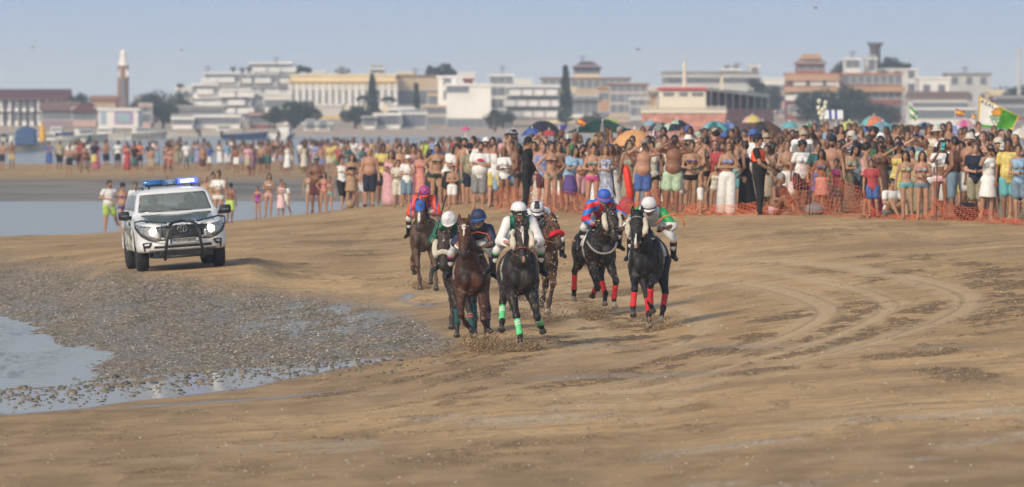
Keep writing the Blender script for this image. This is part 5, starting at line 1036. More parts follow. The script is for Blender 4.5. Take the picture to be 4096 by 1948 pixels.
# ------------------------------------------------------------------ the crowd
POSES = {
 'down': ({}, 'm', 'arms down'), 
 'cross': (dict(wL=(.06, -.17, 1.17), wR=(-.06, -.15, 1.20), eL=(-.235, -.03, 1.15), eR=(.235, -.03, 1.15)), 'm', 'arms crossed'),
 'film': (dict(eR=(.21, -.17, 1.24), wR=(.09, -.33, 1.50)), 'm', 'filming with a phone'),
 'filmtwo': (dict(eR=(.21, -.2, 1.28), wR=(.06, -.34, 1.54), eL=(-.21, -.2, 1.28), wL=(-.05, -.34, 1.54)), 'm', 'phone in both hands'),
 'overhead': (dict(eR=(.25, -.08, 1.66), wR=(.10, -.2, 1.86), eL=(-.25, -.08, 1.66), wL=(-.10, -.2, 1.86)), 'm', 'arms overhead'),
 'binoc': (dict(eL=(-.34, -.12, 1.44), eR=(.34, -.12, 1.44), wL=(-.10, -.165, 1.61), wR=(.10, -.165, 1.61)), 'm', 'hands at the eyes'),
 'wave': (dict(eR=(.27, .0, 1.62), wR=(.27, -.08, 1.88)), 'm', 'one arm raised high'),
 'hip': (dict(eL=(-.36, .06, 1.17), wL=(-.17, -.07, 1.0), eR=(.36, .06, 1.17), wR=(.17, -.07, 1.0)), 'm', 'hands on hips'),
 'clasp': (dict(eL=(-.22, -.03, 1.14), eR=(.22, -.03, 1.14), wL=(-.05, -.24, 1.12), wR=(.05, -.24, 1.12)), 'm', 'hands held in front'),
 'face': (dict(eR=(.22, -.17, 1.22), wR=(.05, -.18, 1.47), wL=(.10, -.17, 1.16), eL=(-.22, -.05, 1.14)), 'm', 'hand at mouth'),
 'walk': (dict(kL=(-.10, -.20, .50), aL=(-.10, -.24, .10), tL=(-.11, -.42, .06), kR=(.10, .08, .48), aR=(.10, .38, .14), tR=(.12, .27, .04), wL=(-.26, .12, .90), wR=(.26, -.2, .93)), 'm', 'walking'),
 'run': (dict(kL=(-.10, -.05, .50), aL=(-.10, .02, .08), tL=(-.11, -.15, .03), kR=(.22, -.02, .55), aR=(.42, .25, .28), tR=(.46, .12, .18), eL=(-.28, .05, 1.18), wL=(-.05, -.2, 1.15), eR=(.30, .1, 1.2), wR=(.2, -.15, 1.1), pel=(0, .02, .93)), 'm', 'running'),
 'side': (dict(sL=(-.05, -.17, 1.41), sR=(.05, .17, 1.41), eL=(.02, -.22, 1.14), eR=(.03, .22, 1.14), wL=(.20, -.12, 1.02), wR=(.16, .1, .96), hL=(-.03, -.09, .9), hR=(.03, .09, .9), kL=(.02, -.1, .49), kR=(.02, .1, .49), aL=(-.01, -.12, .08), aR=(.0, .12, .08), tL=(.15, -.15, .03), tR=(.15, .15, .03)), 'm', 'standing side-on'),
 'lean': (dict(pel=(0, .02, .93), nek=(.14, -.14, 1.38), hed=(.19, -.22, 1.54), sL=(-.03, -.1, 1.36), sR=(.31, -.1, 1.32), eL=(-.05, -.2, 1.1), eR=(.38, -.18, 1.07), wL=(.1, -.38, 1.1), wR=(.26, -.38, 1.02)), 'm', 'leaning over to look'),
 'sit': (dict(pel=(0, .1, .16), nek=(0, .0, .66), hed=(0, -.05, .83), sL=(-.175, -.0, .61), sR=(.175, 0, .61), eL=(-.26, -.1, .38), eR=(.26, -.1, .38), wL=(-.16, -.33, .42), wR=(.16, -.33, .42), hL=(-.09, .05, .14), hR=(.09, .05, .14), kL=(-.2, -.32, .45), kR=(.2, -.32, .45), aL=(-.12, -.5, .08), aR=(.12, -.5, .08), tL=(-.12, -.66, .04), tR=(.12, -.66, .04)), 'm', 'sitting on the sand'),
}
HEADS = {'down': (.05, 0, -.2), 'cross': (0, 0, .15), 'film': (0, 0, 0), 'side': (0, 0, 1.35), 'walk': (0, 0, .4), 'lean': (.25, 0, .2), 'run': (0, 0, .2), 'hip': (0, 0, -.35)}
_C = {}
def human(pose, sex, w):
    k = (pose, sex, w)
    if k not in _C:
        J = dict(POSES[pose][0])
        if sex == 'f' and 'sL' not in J: J['sL'] = (-.155, 0, 1.40); J['sR'] = (.155, 0, 1.40)
        _C[k] = Human(J, sex, w, HEADS.get(pose, (0, 0, 0)))
    return _C[k]
def pmesh(pose, sex, w, what, lod=0):
    k = (pose, sex, w, what, lod)
    if k not in _C:
        h = human(pose, sex, w); v = .034 if lod else .021
        me = h.body(v) if what == 'body' else (h.hair(what[2:], .026 if lod else .017) if what.startswith('h_') else (h.hat(what[2:]) if what.startswith('t_') else h.garment(what, v)))
        if len(me.polygons): me.polygons.foreach_set('use_smooth', [True] * len(me.polygons))
        me.materials.clear(); me.materials.append(None); _C[k] = me
    return _C[k]
HEX = dict(white='#cdcac4', cream='#ddd2bd', beige='#c2ab8b', black='#17171a', charcoal='#34353a', grey='#8b8d8c', navy='#1b2340', blue='#2f62b8', royal='#2446b4', denim='#6f8fa8', sky='#86b4da', aqua='#4fbcc4', teal='#1f6f70', green='#2f7a4a', darkgreen='#14493c', olive='#5d6242', mint='#b7d7b3', lime='#b6dc3a', neon='#cdf22c', yellow='#e8cf4e', mustard='#c7992d', orange='#ee7b35', coral='#e98672', red='#c42530', maroon='#6d2232', pink='#e7a3ac', amber='#f2a64a', magenta='#e0218a', fuchsia='#b41f9a', mauve='#9a5c78', purple='#5b3a93', lavender='#8f96cf', brown='#6b4632', tan='#b98f62', khaki='#a29b79')
GM = {}
def gmat(c):
    if c not in GM: GM[c] = mat('cloth_' + c, (lambda v: tuple((x * .74 + sum(v) / 3 * .26) * .80 for x in v))(s2l(HEX[c])), .85, var=.22, scale=14, bump=.35, bscale=22)
    return GM[c]
GM['floral'] = mat('cloth_floral', (.33, .36, .46), .85, var=.9, scale=26); GM['rainbow'] = None
def multi(name, cols, scale):
    m = bpy.data.materials.new(name); m.use_nodes = True; t = m.node_tree; b = t.nodes['Principled BSDF']; b.inputs['Roughness'].default_value = .8; tc = N(t, 'ShaderNodeTexCoord'); v = N(t, 'ShaderNodeTexNoise'); v.inputs['Scale'].default_value = scale; t.links.new(tc.outputs['Object'], v.inputs['Vector'])
    r = N(t, 'ShaderNodeValToRGB'); r.color_ramp.interpolation = 'CONSTANT'; el = r.color_ramp.elements; n = len(cols)
    for i, c in enumerate(cols):
        q = el[i] if i < 2 else el.new(.3 + .4 * i / n); q.position = 0 if i == 0 else .34 + .32 * i / n; q.color = (*s2l(HEX[c]), 1)
    t.links.new(v.outputs['Fac'], r.inputs[0]); t.links.new(r.outputs[0], b.inputs['Base Color']); return m
GM['rainbow'] = multi('cloth_rainbow', ['aqua', 'pink', 'teal', 'yellow', 'aqua'], 12); GM['check'] = multi('cloth_check', ['white', 'pink', 'white', 'magenta'], 30)
def stripemat(name, a, b_, sc, ax='Z'):
    m = bpy.data.materials.new(name); m.use_nodes = True; t = m.node_tree; b = t.nodes['Principled BSDF']; b.inputs['Roughness'].default_value = .8; tc = N(t, 'ShaderNodeTexCoord'); wv = N(t, 'ShaderNodeTexWave'); wv.bands_direction = ax; wv.inputs['Scale'].default_value = sc; t.links.new(tc.outputs['Object'], wv.inputs['Vector'])
    r = N(t, 'ShaderNodeValToRGB'); r.color_ramp.interpolation = 'CONSTANT'; el = r.color_ramp.elements; el[0].color = (*s2l(HEX[a]), 1); el[1].position = .5; el[1].color = (*s2l(HEX[b_]), 1); t.links.new(wv.outputs['Fac'], r.inputs[0]); t.links.new(r.outputs[0], b.inputs['Base Color']); return m
GM['striped'] = stripemat('cloth_striped', 'white', 'pink', 7); GM['navystripe'] = stripemat('cloth_navystripe', 'white', 'navy', 6)
GW = {'tee': 'tee', 'longsleeve': 'long-sleeved top', 'top': 'sleeveless top', 'croptop': 'crop top', 'bandeau': 'bandeau', 'bikini_top': 'bikini top', 'bikini_bottom': 'bikini bottoms', 'swimsuit': 'swimsuit', 'shorts': 'shorts', 'longshorts': 'long shorts', 'trousers': 'trousers', 'wide_trousers': 'wide trousers', 'skirt': 'skirt', 'dress': 'dress', 'long_dress': 'long dress', 'boots': 'boots', 'shoes': 'shoes'}
CW = {'rainbow': 'multicoloured', 'check': 'pink-white checked', 'striped': 'pink-striped', 'navystripe': 'navy-striped', 'floral': 'blue floral', 'darkgreen': 'dark green', 'sky': 'sky-blue', 'mint': 'pale green', 'neon': 'neon yellow'}
USED = set(); _jr = random.Random(99)
def child(o, me, mt, name):
    c = bpy.data.objects.new(name, me); COL.objects.link(c); c.parent = o; c.material_slots[0].link = 'OBJECT'; c.material_slots[0].material = mt; return c
def words_of(pose, hair, hc, hat, gs, sex):
    g = [f"{CW.get(c, c)} {GW[k]}" for k, c in gs]
    top = any(k in ('tee', 'longsleeve', 'top', 'croptop', 'bandeau', 'bikini_top', 'swimsuit', 'dress', 'long_dress') for k, c in gs)
    s = ('' if top else 'shirtless ') + 'person in ' + ' and '.join(g[:2]) + ', ' + POSES[pose][2]
    return s
def person(px, d, H=1.72, pose='down', sex='m', skin='tan', hair='short', hc='black', hat=None, gs=(), rz=0, w=1.0, label=None, extra='', mirror=False, group='spectators in the crowd', z=None, x=None):
    me = pmesh(pose, sex, w, 'body'); o = bpy.data.objects.new('person', me); COL.objects.link(o); o.material_slots[0].link = 'OBJECT'; o.material_slots[0].material = SKINS[skin]
    p = gpt(px, d); o.location = (p.x, p.y, p.z - .015 if z is None else z); s = H / 1.755; o.scale = (-s if mirror else s, s, s); o.rotation_euler = (R(_jr.uniform(-4, 5)), R(_jr.uniform(-3.5, 3.5)), R(rz)); o.scale[0] *= _jr.uniform(.93, 1.06)
    if hair: child(o, pmesh(pose, sex, w, 'h_' + hair), HAIRM[hc], 'hair')
    if hat: child(o, pmesh(pose, sex, w, 't_' + hat[0]), gmat(hat[1]), {'cap': 'cap', 'straw': 'straw_hat', 'bucket': 'sun_hat'}[hat[0]])
    for k, c in gs: child(o, pmesh(pose, sex, w, k), gmat(c), {'longsleeve': 'shirt', 'bandeau': 'bikini_top', 'longshorts': 'shorts', 'wide_trousers': 'trousers', 'top': 'sleeveless_top'}.get(k, k))
    lab = label or (words_of(pose, hair, hc, hat, gs, sex) + (', ' + extra if extra else ''))
    USED.add(lab); tag(o, lab, 'person', group); return o
def handpt(o, pose, sex, w, q='R', dz=.09): h = human(pose, sex, w); bpy.context.view_layer.update(); return o.matrix_world @ Vector(h.J['w' + q] + (h.J['w' + q] - h.J['e' + q]) / np.linalg.norm(h.J['w' + q] - h.J['e' + q]) * dz)
PH = MB(); PH.box(-.038, .038, -.006, .006, -.08, .08)
NPH = [0]
def phone(o, pose, sex, w, col, label):
    p = handpt(o, pose, sex, w, 'R', .12); m = MB(); m.box(-.04, .04, -.006, .006, -.078, .078); q = m.build('phone', mat('phone_' + col, s2l(HEX[col]), .3), None, bevel=.004); sc = MB(); sc.box(-.03, -.01, -.0085, -.0065, .04, .065); sc.build('camera_lens', M_BLACK, q)
    q.location = p; q.rotation_euler = (0, R(90 if NPH[0] % 2 else 8), 0); NPH[0] += 1; tag(q, label, 'phone', 'phones held up by spectators')
def df(px): return float(np.interp(px, [1350, 1450, 1500, 1700, 1900, 2048, 2300, 2600, 3020, 3500, 4096], [262, 258, 252, 234, 222, 216, 206, 197, 195, 189, 176]))
BK, TS, SH, LS, BT, BB, TR = 'bikini_top', 'tee', 'shorts', 'longshorts', 'bikini_top', 'bikini_bottom', 'trousers'
# front rows, read off the photograph: px, extra depth, height, pose, sex, skin, hair, hair colour, hat, clothes, turn, build
FRONT = [
 (1372, 2, 1.66, 'walk', 'f', 'tan', 'tail', 'black', None, (('top', 'white'), ('longshorts', 'black')), 20, 1), (1402, 1, 1.70, 'clasp', 'f', 'tan', 'long', 'brown', None, (('bandeau', 'black'), ('skirt', 'tan')), 10, 1),
 (1476, 0, 1.78, 'down', 'm', 'ruddy', None, 'grey', None, ((LS, 'navy'), ('shoes', 'black')), 0, 1.25), (1530, 8, 1.86, 'cross', 'm', 'deep', 'short', 'black', None, ((TS, 'yellow'), (SH, 'navy')), 10, 1),
 (1560, 3, 1.72, 'lean', 'f', 'tan', 'long', 'chestnut', None, (('long_dress', 'pink'),), -20, 1), (1602, 9, 1.76, 'cross', 'm', 'ruddy', 'short', 'black', None, ((SH, 'grey'),), 0, 1.25), (1590, -3, 1.36, 'clasp', 'm', 'tan', 'short', 'brown', None, ((TS, 'cream'), (LS, 'cream')), 0, 1),
 (1622, -2, 1.46, 'face', 'm', 'tan', 'short', 'brown', ('cap', 'white'), ((TS, 'white'), (LS, 'denim')), 0, 1), (1655, 3, 1.74, 'cross', 'f', 'tan', 'bun', 'black', None, ((BK, 'charcoal'), ('long_dress', 'mauve')), 0, 1),
 (1690, 4, 1.56, 'down', 'f', 'ruddy', 'tail', 'chestnut', None, (('dress', 'coral'),), 0, 1), (1722, 2, 1.60, 'side', 'f', 'tan', 'bob', 'black', None, (('long_dress', 'charcoal'),), 0, 1), (1746, 0, 1.74, 'hip', 'f', 'tan', 'bun', 'brown', None, ((BK, 'darkgreen'), (BB, 'darkgreen')), 0, 1),
 (1800, 2, 1.78, 'lean', 'f', 'tan', 'long', 'black', None, ((TS, 'white'), ('skirt', 'black')), 10, 1), (1806, -2, 1.16, 'face', 'm', 'tan', 'short', 'brown', None, ((SH, 'white'),), 0, 1), (1845, 5, 1.70, 'hip', 'f', 'tan', 'tail', 'black', None, (('croptop', 'white'), (BB, 'white')), 0, 1),
 (1873, 6, 1.80, 'down', 'm', 'beard', 'short', 'black', None, ((SH, 'teal'),), 0, 1), (1980, 2, 1.38, 'wave', 'm', 'brown', 'short', 'black', None, ((SH, 'sky'),), -30, 1), (2020, 1, 1.56, 'clasp', 'f', 'brown', 'bob', 'chestnut', None, ((TS, 'white'), (BB, 'blue')), -10, 1),
 (2048, 5, 1.66, 'down', 'm', 'tan', 'short', 'black', None, ((SH, 'denim'),), 0, 1), (1985, 8, 1.76, 'down', 'm', 'ruddy', 'short', 'black', None, ((SH, 'blue'),), 0, 1), (2140, 4, 1.66, 'down', 'f', 'tan', 'long', 'brown', None, (('top', 'charcoal'), (SH, 'navy')), 0, 1),
 (2162, 3, 1.70, 'face', 'f', 'ruddy', 'long', 'chestnut', None, (('long_dress', 'cream'),), 0, 1), (2200, 0, 1.72, 'hip', 'f', 'ruddy', 'tail', 'black', None, ((BK, 'black'), (BB, 'beige')), 15, 1), (2232, 2, 1.70, 'cross', 'f', 'tan', 'long', 'chestnut', None, ((BK, 'orange'), (BB, 'grey')), 0, 1),
 (2285, 1, 1.70, 'lean', 'f', 'tan', 'long', 'black', None, ((TS, 'sky'), ('skirt', 'purple')), 0, 1), (2325, 4, 1.68, 'film', 'f', 'tan', 'short', 'brown', None, (('top', 'black'), (SH, 'black')), 0, 1), (2366, 0, 1.68, 'clasp', 'f', 'ruddy', 'bun', 'black', None, ((BK, 'aqua'), (BB, 'magenta')), 0, 1),
 (2398, 5, 1.78, 'wave', 'f', 'brown', 'bob', 'blond', None, ((BK, 'yellow'), (BB, 'mustard')), 0, 1), (2436, 0, 1.66, 'clasp', 'f', 'tan', 'bob', 'chestnut', None, (('dress', 'floral'),), 15, 1.15), (2478, 3, 1.62, 'down', 'f', 'tan', 'long', 'chestnut', None, ((BK, 'coral'), ('skirt', 'cream')), 0, 1),
 (2566, -1, 1.78, 'binoc', 'm', 'ruddy', 'short', 'grey', None, ((SH, 'blue'),), 0, 1.25), (2612, 1, 1.70, 'down', 'f', 'tan', 'short', 'black', None, (('top', 'cream'), (BB, 'black')), 0, 1), (2682, -2, 1.88, 'binoc', 'm', 'brown', 'short', 'black', None, ((SH, 'mint'),), 0, 1.15),
 (2518, 3, 1.72, 'down', 'f', 'tan', 'long', 'brown', None, ((BK, 'black'), (BB, 'brown')), 30, 1), (2722, -1, 1.02, 'side', 'm', 'pale', 'bob', 'blond', None, ((TS, 'white'),), 0, 1), (2760, 0, 1.70, 'clasp', 'f', 'tan', 'bun', 'brown', None, ((BK, 'purple'), (BB, 'black')), 0, 1),
 (2826, 2, 1.76, 'side', 'f', 'tan', 'bun', 'black', None, ((BK, 'teal'), (BB, 'black')), 180, 1.15), (2800, -2, 1.16, 'side', 'm', 'tan', 'short', 'black', None, ((SH, 'white'),), 0, 1), (2853, -1, 1.18, 'down', 'f', 'tan', 'bob', 'brown', None, (('swimsuit', 'cream'),), 0, 1),
 (2902, -1, 1.68, 'face', 'f', 'tan', 'long', 'chestnut', None, (('bandeau', 'lavender'), ('wide_trousers', 'white')), 0, 1), (2952, 2, 1.74, 'side', 'm', 'tan', 'short', 'black', None, ((SH, 'aqua'),), 0, 1), (2990, 0, 1.66, 'side', 'f', 'tan', 'bun', 'black', None, (('long_dress', 'black'),), 180, 1),
 (3205, 8, 1.90, 'down', 'm', 'beard', None, 'brown', None, (('longsleeve', 'white'), (TR, 'grey')), 0, 1.15), (3202, 2, 1.66, 'down', 'f', 'brown', 'curly', 'black', None, ((TS, 'white'), (SH, 'navy')), 20, 1), (3130, 5, 1.70, 'side', 'f', 'tan', 'short', 'brown', None, (('dress', 'teal'),), 0, 1),
 (3290, 0, 1.50, 'down', 'f', 'brown', 'long', 'black', None, ((BK, 'blue'), ('skirt', 'coral')), 0, 1), (3332, 1, 1.26, 'clasp', 'f', 'tan', 'bun', 'brown', None, (('top', 'magenta'), (SH, 'grey')), 0, 1), (3366, 3, 1.66, 'clasp', 'f', 'brown', 'tail', 'brown', None, ((BK, 'charcoal'), (BB, 'charcoal')), 0, 1.15),
 (3412, 4, 1.74, 'binoc', 'm', 'pale', 'curly', 'grey', None, (('top', 'navystripe'), (SH, 'black')), 0, 1), (3456, -1, 1.66, 'side', 'm', 'tan', 'curly', 'black', None, (('top', 'pink'), (LS, 'black')), 0, 1), (3496, -1, 1.30, 'down', 'm', 'tan', 'short', 'brown', None, ((TS, 'red'), (SH, 'blue'), ('shoes', 'black')), 0, 1),
 (3530, 2, 1.66, 'film', 'f', 'brown', 'long', 'black', None, (('dress', 'brown'),), 0, 1), (3566, 0, 1.60, 'sit', 'm', 'tan', 'short', 'black', None, ((TS, 'white'), (SH, 'grey')), 30, 1), (3632, -2, 1.50, 'down', 'f', 'tan', 'long', 'black', None, ((BK, 'rainbow'), (BB, 'aqua')), 0, 1),
 (3690, -2, 1.50, 'clasp', 'f', 'ruddy', 'long', 'brown', None, ((BK, 'sky'), (BB, 'denim')), 0, 1), (3762, 1, 1.70, 'filmtwo', 'f', 'brown', 'long', 'black', None, (('croptop', 'white'), (BB, 'check')), 0, 1), (3806, 0, 1.78, 'side', 'm', 'brown', 'short', 'black', None, ((LS, 'denim'),), 180, 1),
 (3850, 3, 1.66, 'face', 'f', 'tan', 'long', 'black', None, (('top', 'grey'), (BB, 'navy')), 0, 1), (3903, 1, 1.66, 'clasp', 'm', 'pale', 'short', 'chestnut', None, ((TS, 'navy'), (LS, 'khaki')), 0, 1), (3945, 0, 1.64, 'filmtwo', 'f', 'tan', 'short', 'brown', None, (('top', 'white'), ('skirt', 'white')), 0, 1),
 (3985, 1, 1.74, 'film', 'm', 'tan', 'short', 'black', ('cap', 'cream'), ((TS, 'black'), (TR, 'grey'), ('shoes', 'grey')), 0, 1), (4036, -1, 1.78, 'down', 'm', 'brown', 'short', 'black', None, ((TS, 'yellow'), (SH, 'aqua')), 0, 1.15), (4086, -1, 1.66, 'clasp', 'f', 'tan', 'tail', 'brown', None, (('top', 'sky'), (SH, 'denim')), 0, 1),
]
for q in FRONT:
    px, dd, H, po, sx, sk, ha, hc, ht, gs, rz, w = q
    o = person(px, df(px) + dd + .8, H, po, sx, sk, ha, hc, ht, gs, rz, w, label=words_of(po, ha, hc, ht, gs, sx).replace('person in', 'front-row person in').replace('with a raised phone', 'with a phone').replace('phone in both hands', 'phone in both hands').replace('hands at the eyes', 'hands at the eyes'))
    if po in ('film', 'filmtwo'): phone(o, po, sx, w, ['white', 'black', 'aqua', 'black', 'white', 'pink', 'cream'][NPH[0] % 7], f"phone held up by the front-row person in {' and '.join(CW.get(c, c) + ' ' + GW[k] for k, c in gs[:1])}")
    if po == 'binoc':
        hp = (handpt(o, po, sx, w, 'R', .05) + handpt(o, po, sx, w, 'L', .05)) / 2; m = MB()
        for s_ in (-.035, .035): m.tube([hp + Vector((s_, .03, 0)), hp + Vector((s_, -.1, 0))], [.026, .034], 8)
        m.box(hp.x - .035, hp.x + .035, hp.y - .04, hp.y, hp.z - .01, hp.z + .01); tag(m.build('binoculars', M_BLACK, None), f"black binoculars held by the person in {CW.get(gs[-1][1], gs[-1][1])} {GW[gs[-1][0]]}", 'binoculars', 'binoculars used in the front row')
# the printed tee, two officers, the kneeling sunbather, people by the water
o = person(1912, 219, 1.78, 'cross', 'm', 'beard', 'short', 'black', None, ((TS, 'white'), (LS, 'grey')), 0, 1.25, label='bearded person in white tee with red print and grey shorts, arms crossed')
pm = MB(); pm.add([(x * .095, 0, z * .05) for x, z in [(math.cos(a), math.sin(a)) for a in np.arange(0, 6.28, .4)]], [tuple(range(16))])
tp = MB(); tp.ball((0, -.160, 1.30), (.085, .02, .045), 12); tp.build('shirt_print', mat('print_red', (.5, .03, .08), .8), o, True)
o = person(2098, 213, 1.84, 'side', 'm', 'tan', 'short', 'black', ('cap', 'black'), (('longsleeve', 'black'), (TR, 'black'), ('boots', 'black')), 0, 1.15, label='police officer person in all-black uniform and cap standing side-on before the net', group='officers at the edge of the course')
o = person(3040, 193.5, 1.84, 'side', 'm', 'tan', 'short', 'black', ('cap', 'navy'), ((TS, 'black'), (TR, 'black'), ('boots', 'black')), 0, 1.15, label='officer person with bright orange vest over black uniform, standing at the net', group='officers at the edge of the course')
child(o, pmesh('side', 'm', 1.15, 'vest'), mat('vest_orange', (.85, .10, .02), .6), 'orange_vest')
o = person(3112, 193, 1.80, 'sit', 'm', 'brown', 'short', 'grey', None, ((SH, 'pink'),), 50, 1.25, label='shirtless grey-haired person sitting on the sand beside the orange-vested officer')
WS = [
 (432, 281, 1.74, 'run', 'm', 'beard', 'short', 'black', None, ((TS, 'white'), (SH, 'lime')), 25, 1.15, 'bearded person in white tee and lime shorts running along the water'),
 (488, 283, 1.62, 'walk', 'f', 'ruddy', 'bun', 'black', ('cap', 'navy'), ((BK, 'royal'), (BB, 'royal')), 15, 1.15, 'person in royal blue bikini and dark cap walking beside the bearded runner'),
 (548, 276, 1.62, 'down', 'm', 'tan', 'short', 'brown', None, ((TS, 'white'), (SH, 'navy')), 10, 1, 'young person in white tee standing behind the patrol car roof'),
 (826, 284, 1.66, 'down', 'm', 'ruddy', 'short', 'blond', None, ((SH, 'teal'),), 0, 1, 'fair shirtless person at the back of the trio right of the patrol car'),
 (846, 280, 1.72, 'face', 'f', 'tan', 'bun', 'black', None, (('swimsuit', 'olive'),), 10, 1, 'person in olive swimsuit in the middle of the trio by the patrol car'),
 (872, 279, 1.74, 'down', 'f', 'tan', 'bun', 'brown', None, (('croptop', 'white'), (BB, 'white')), -10, 1, 'person in white sporty bikini right of the patrol car roof'),
 (918, 272, 1.30, 'wave', 'm', 'brown', 'short', 'black', None, ((SH, 'neon'),), 150, 1, 'child in neon yellow shorts with an arm thrown out, back to camera'),
 (1033, 281, 1.08, 'hip', 'f', 'ruddy', 'short', 'brown', None, (('swimsuit', 'fuchsia'),), -20, 1, 'small child in fuchsia swimsuit by the far water edge'),
 (1072, 281, 1.48, 'cross', 'f', 'tan', 'long', 'brown', None, ((BK, 'white'), (BB, 'pink')), 0, 1, 'child in white bikini top and pink bottoms, arms folded, at the water edge'),
 (1122, 281, 1.24, 'clasp', 'f', 'tan', 'tail', 'brown', None, (('dress', 'striped'),), 20, 1, 'child in pink-striped dress walking at the far water edge'),
 (1148, 284, 1.12, 'walk', 'm', 'tan', 'short', 'brown', None, ((TS, 'white'), (SH, 'cream')), -20, 1, 'small child in white tee stepping along behind the striped dress'),
 (1240, 276, 1.42, 'down', 'f', 'tan', 'long', 'black', None, (('swimsuit', 'beige'),), 0, 1, 'child in beige swimsuit standing left of the brown-skinned capped person'),
 (1264, 273, 1.84, 'cross', 'm', 'deep', 'short', 'black', ('cap', 'grey'), ((SH, 'maroon'),), 0, 1.25, 'tall shirtless tanned person in grey cap by the far water'),
 (1292, 270, 1.28, 'hip', 'f', 'tan', 'long', 'brown', None, (('swimsuit', 'coral'),), 0, 1, 'child in coral swimsuit with hands on hips by the water'),
 (1316, 272, 1.12, 'down', 'f', 'ruddy', 'bun', 'chestnut', None, ((BK, 'aqua'), (BB, 'aqua')), 0, 1, 'small child in aqua bikini at the right end of the children')]
for px, d, H, po, sx, sk, ha, hc, ht, gs, rz, w, lb in WS: person(px, d, H, po, sx, sk, ha, hc, ht, gs, rz, w, label=lb, group='people at the edge of the far water')

# deeper rows: everyone a person of their own; clothes and pose drawn until no two descriptions agree
rg = random.Random(5)
ZONES = [(1700, 'crowd left end'), (2050, 'behind the red-printed tee'), (2300, 'behind the black-clad officer'), (2650, 'near the orange parasol'), (2950, 'under striped parasols'), (3200, 'behind the orange vest'), (3550, 'before the big trees'), (3850, 'left of the flag'), (4200, 'under the flag')]
def zone(px): return next(z for m, z in ZONES if px < m)
TOPC = ['white', 'white', 'white', 'black', 'black', 'navy', 'grey', 'red', 'sky', 'pink', 'yellow', 'teal', 'blue', 'beige', 'maroon', 'green', 'charcoal', 'cream', 'olive', 'mint', 'black', 'navy', 'brown', 'denim', 'lavender', 'mauve', 'white', 'khaki']
def rnd(px, d, adult=True, ext='', grp='spectators in the crowd', **k):
    for _ in range(200):
        sx = rg.choice('mf'); po = rg.choice(['down'] * 7 + ['cross', 'cross', 'film', 'filmtwo', 'film', 'wave', 'hip', 'lean', 'side', 'clasp', 'clasp', 'face', 'face', 'binoc', 'side'])
        sk = rg.choice(['tan', 'tan', 'brown', 'ruddy', 'pale', 'deep'] + (['beard', 'beard'] if sx == 'm' else []))
        ha, hc = (rg.choice(['short'] * 6 + ['curly', None]), rg.choice(['black'] * 4 + ['brown', 'brown', 'chestnut', 'grey'])) if sx == 'm' else (rg.choice(['long', 'long', 'bob', 'tail', 'bun']), rg.choice(['black', 'black', 'brown', 'brown', 'chestnut', 'blond']))
        ht = (rg.choice(['cap', 'cap', 'straw', 'bucket']), rg.choice(['white', 'navy', 'black', 'beige', 'red', 'cream', 'blue'])) if rg.random() < .2 else None
        if sx == 'm': gs = ((rg.choice(['shorts', 'longshorts']), rg.choice(TOPC)),) if rg.random() < .42 else ((rg.choice(['tee', 'tee', 'top']), rg.choice(TOPC)), ('shorts', rg.choice(TOPC)))
        else: gs = rg.choice([((BK, rg.choice(TOPC)), (BB, rg.choice(TOPC))), ((rg.choice(['dress', 'long_dress']), rg.choice(TOPC)),), ((rg.choice(['tee', 'top', 'croptop']), rg.choice(TOPC)), (rg.choice(['shorts', 'skirt']), rg.choice(TOPC))), (('swimsuit', rg.choice(TOPC)),)])
        lb = words_of(po, ha, hc, ht, gs, sx); hw = (f"{hat_w(ht)}" if ht else '')
        lb = lb + (', ' + hw if hw else '') + ', ' + (ext or zone(px)); 
        if lb not in USED and len(lb.split()) <= 16: break
    H = (rg.uniform(1.58, 1.86) if sx == 'm' else rg.uniform(1.50, 1.72)) * (rg.uniform(.66, .86) if adult is False else 1)
    return person(px, d, H, po, sx, sk, ha, hc, ht, gs, rg.uniform(-25, 25) if po != 'side' else rg.choice((0, 180)), rg.choice([1, 1, 1.15]), label=lb, mirror=rg.random() < .4 and po != 'side', group=grp, **k), (po, sx, gs)
def hat_w(ht): return f"{ht[1]} {dict(cap='cap', straw='sunhat', bucket='bonnet')[ht[0]]}"
def rnd_w(): return 1
NIND = 0
for row, (dd, step) in enumerate(((3.2, 58), (6.5, 55), (10.5, 56), (16, 62), (24, 80))):
    px = 1760 - row * 40 + rg.uniform(0, 30)
    while px < 4110:
        o, (po, sx, gs) = rnd(px, df(px) + dd + rg.uniform(-1, 1), adult=rg.random() > .12); NIND += 1
        px += step * rg.uniform(.7, 1.3) * (1.0 if px > 2300 else 1.45)
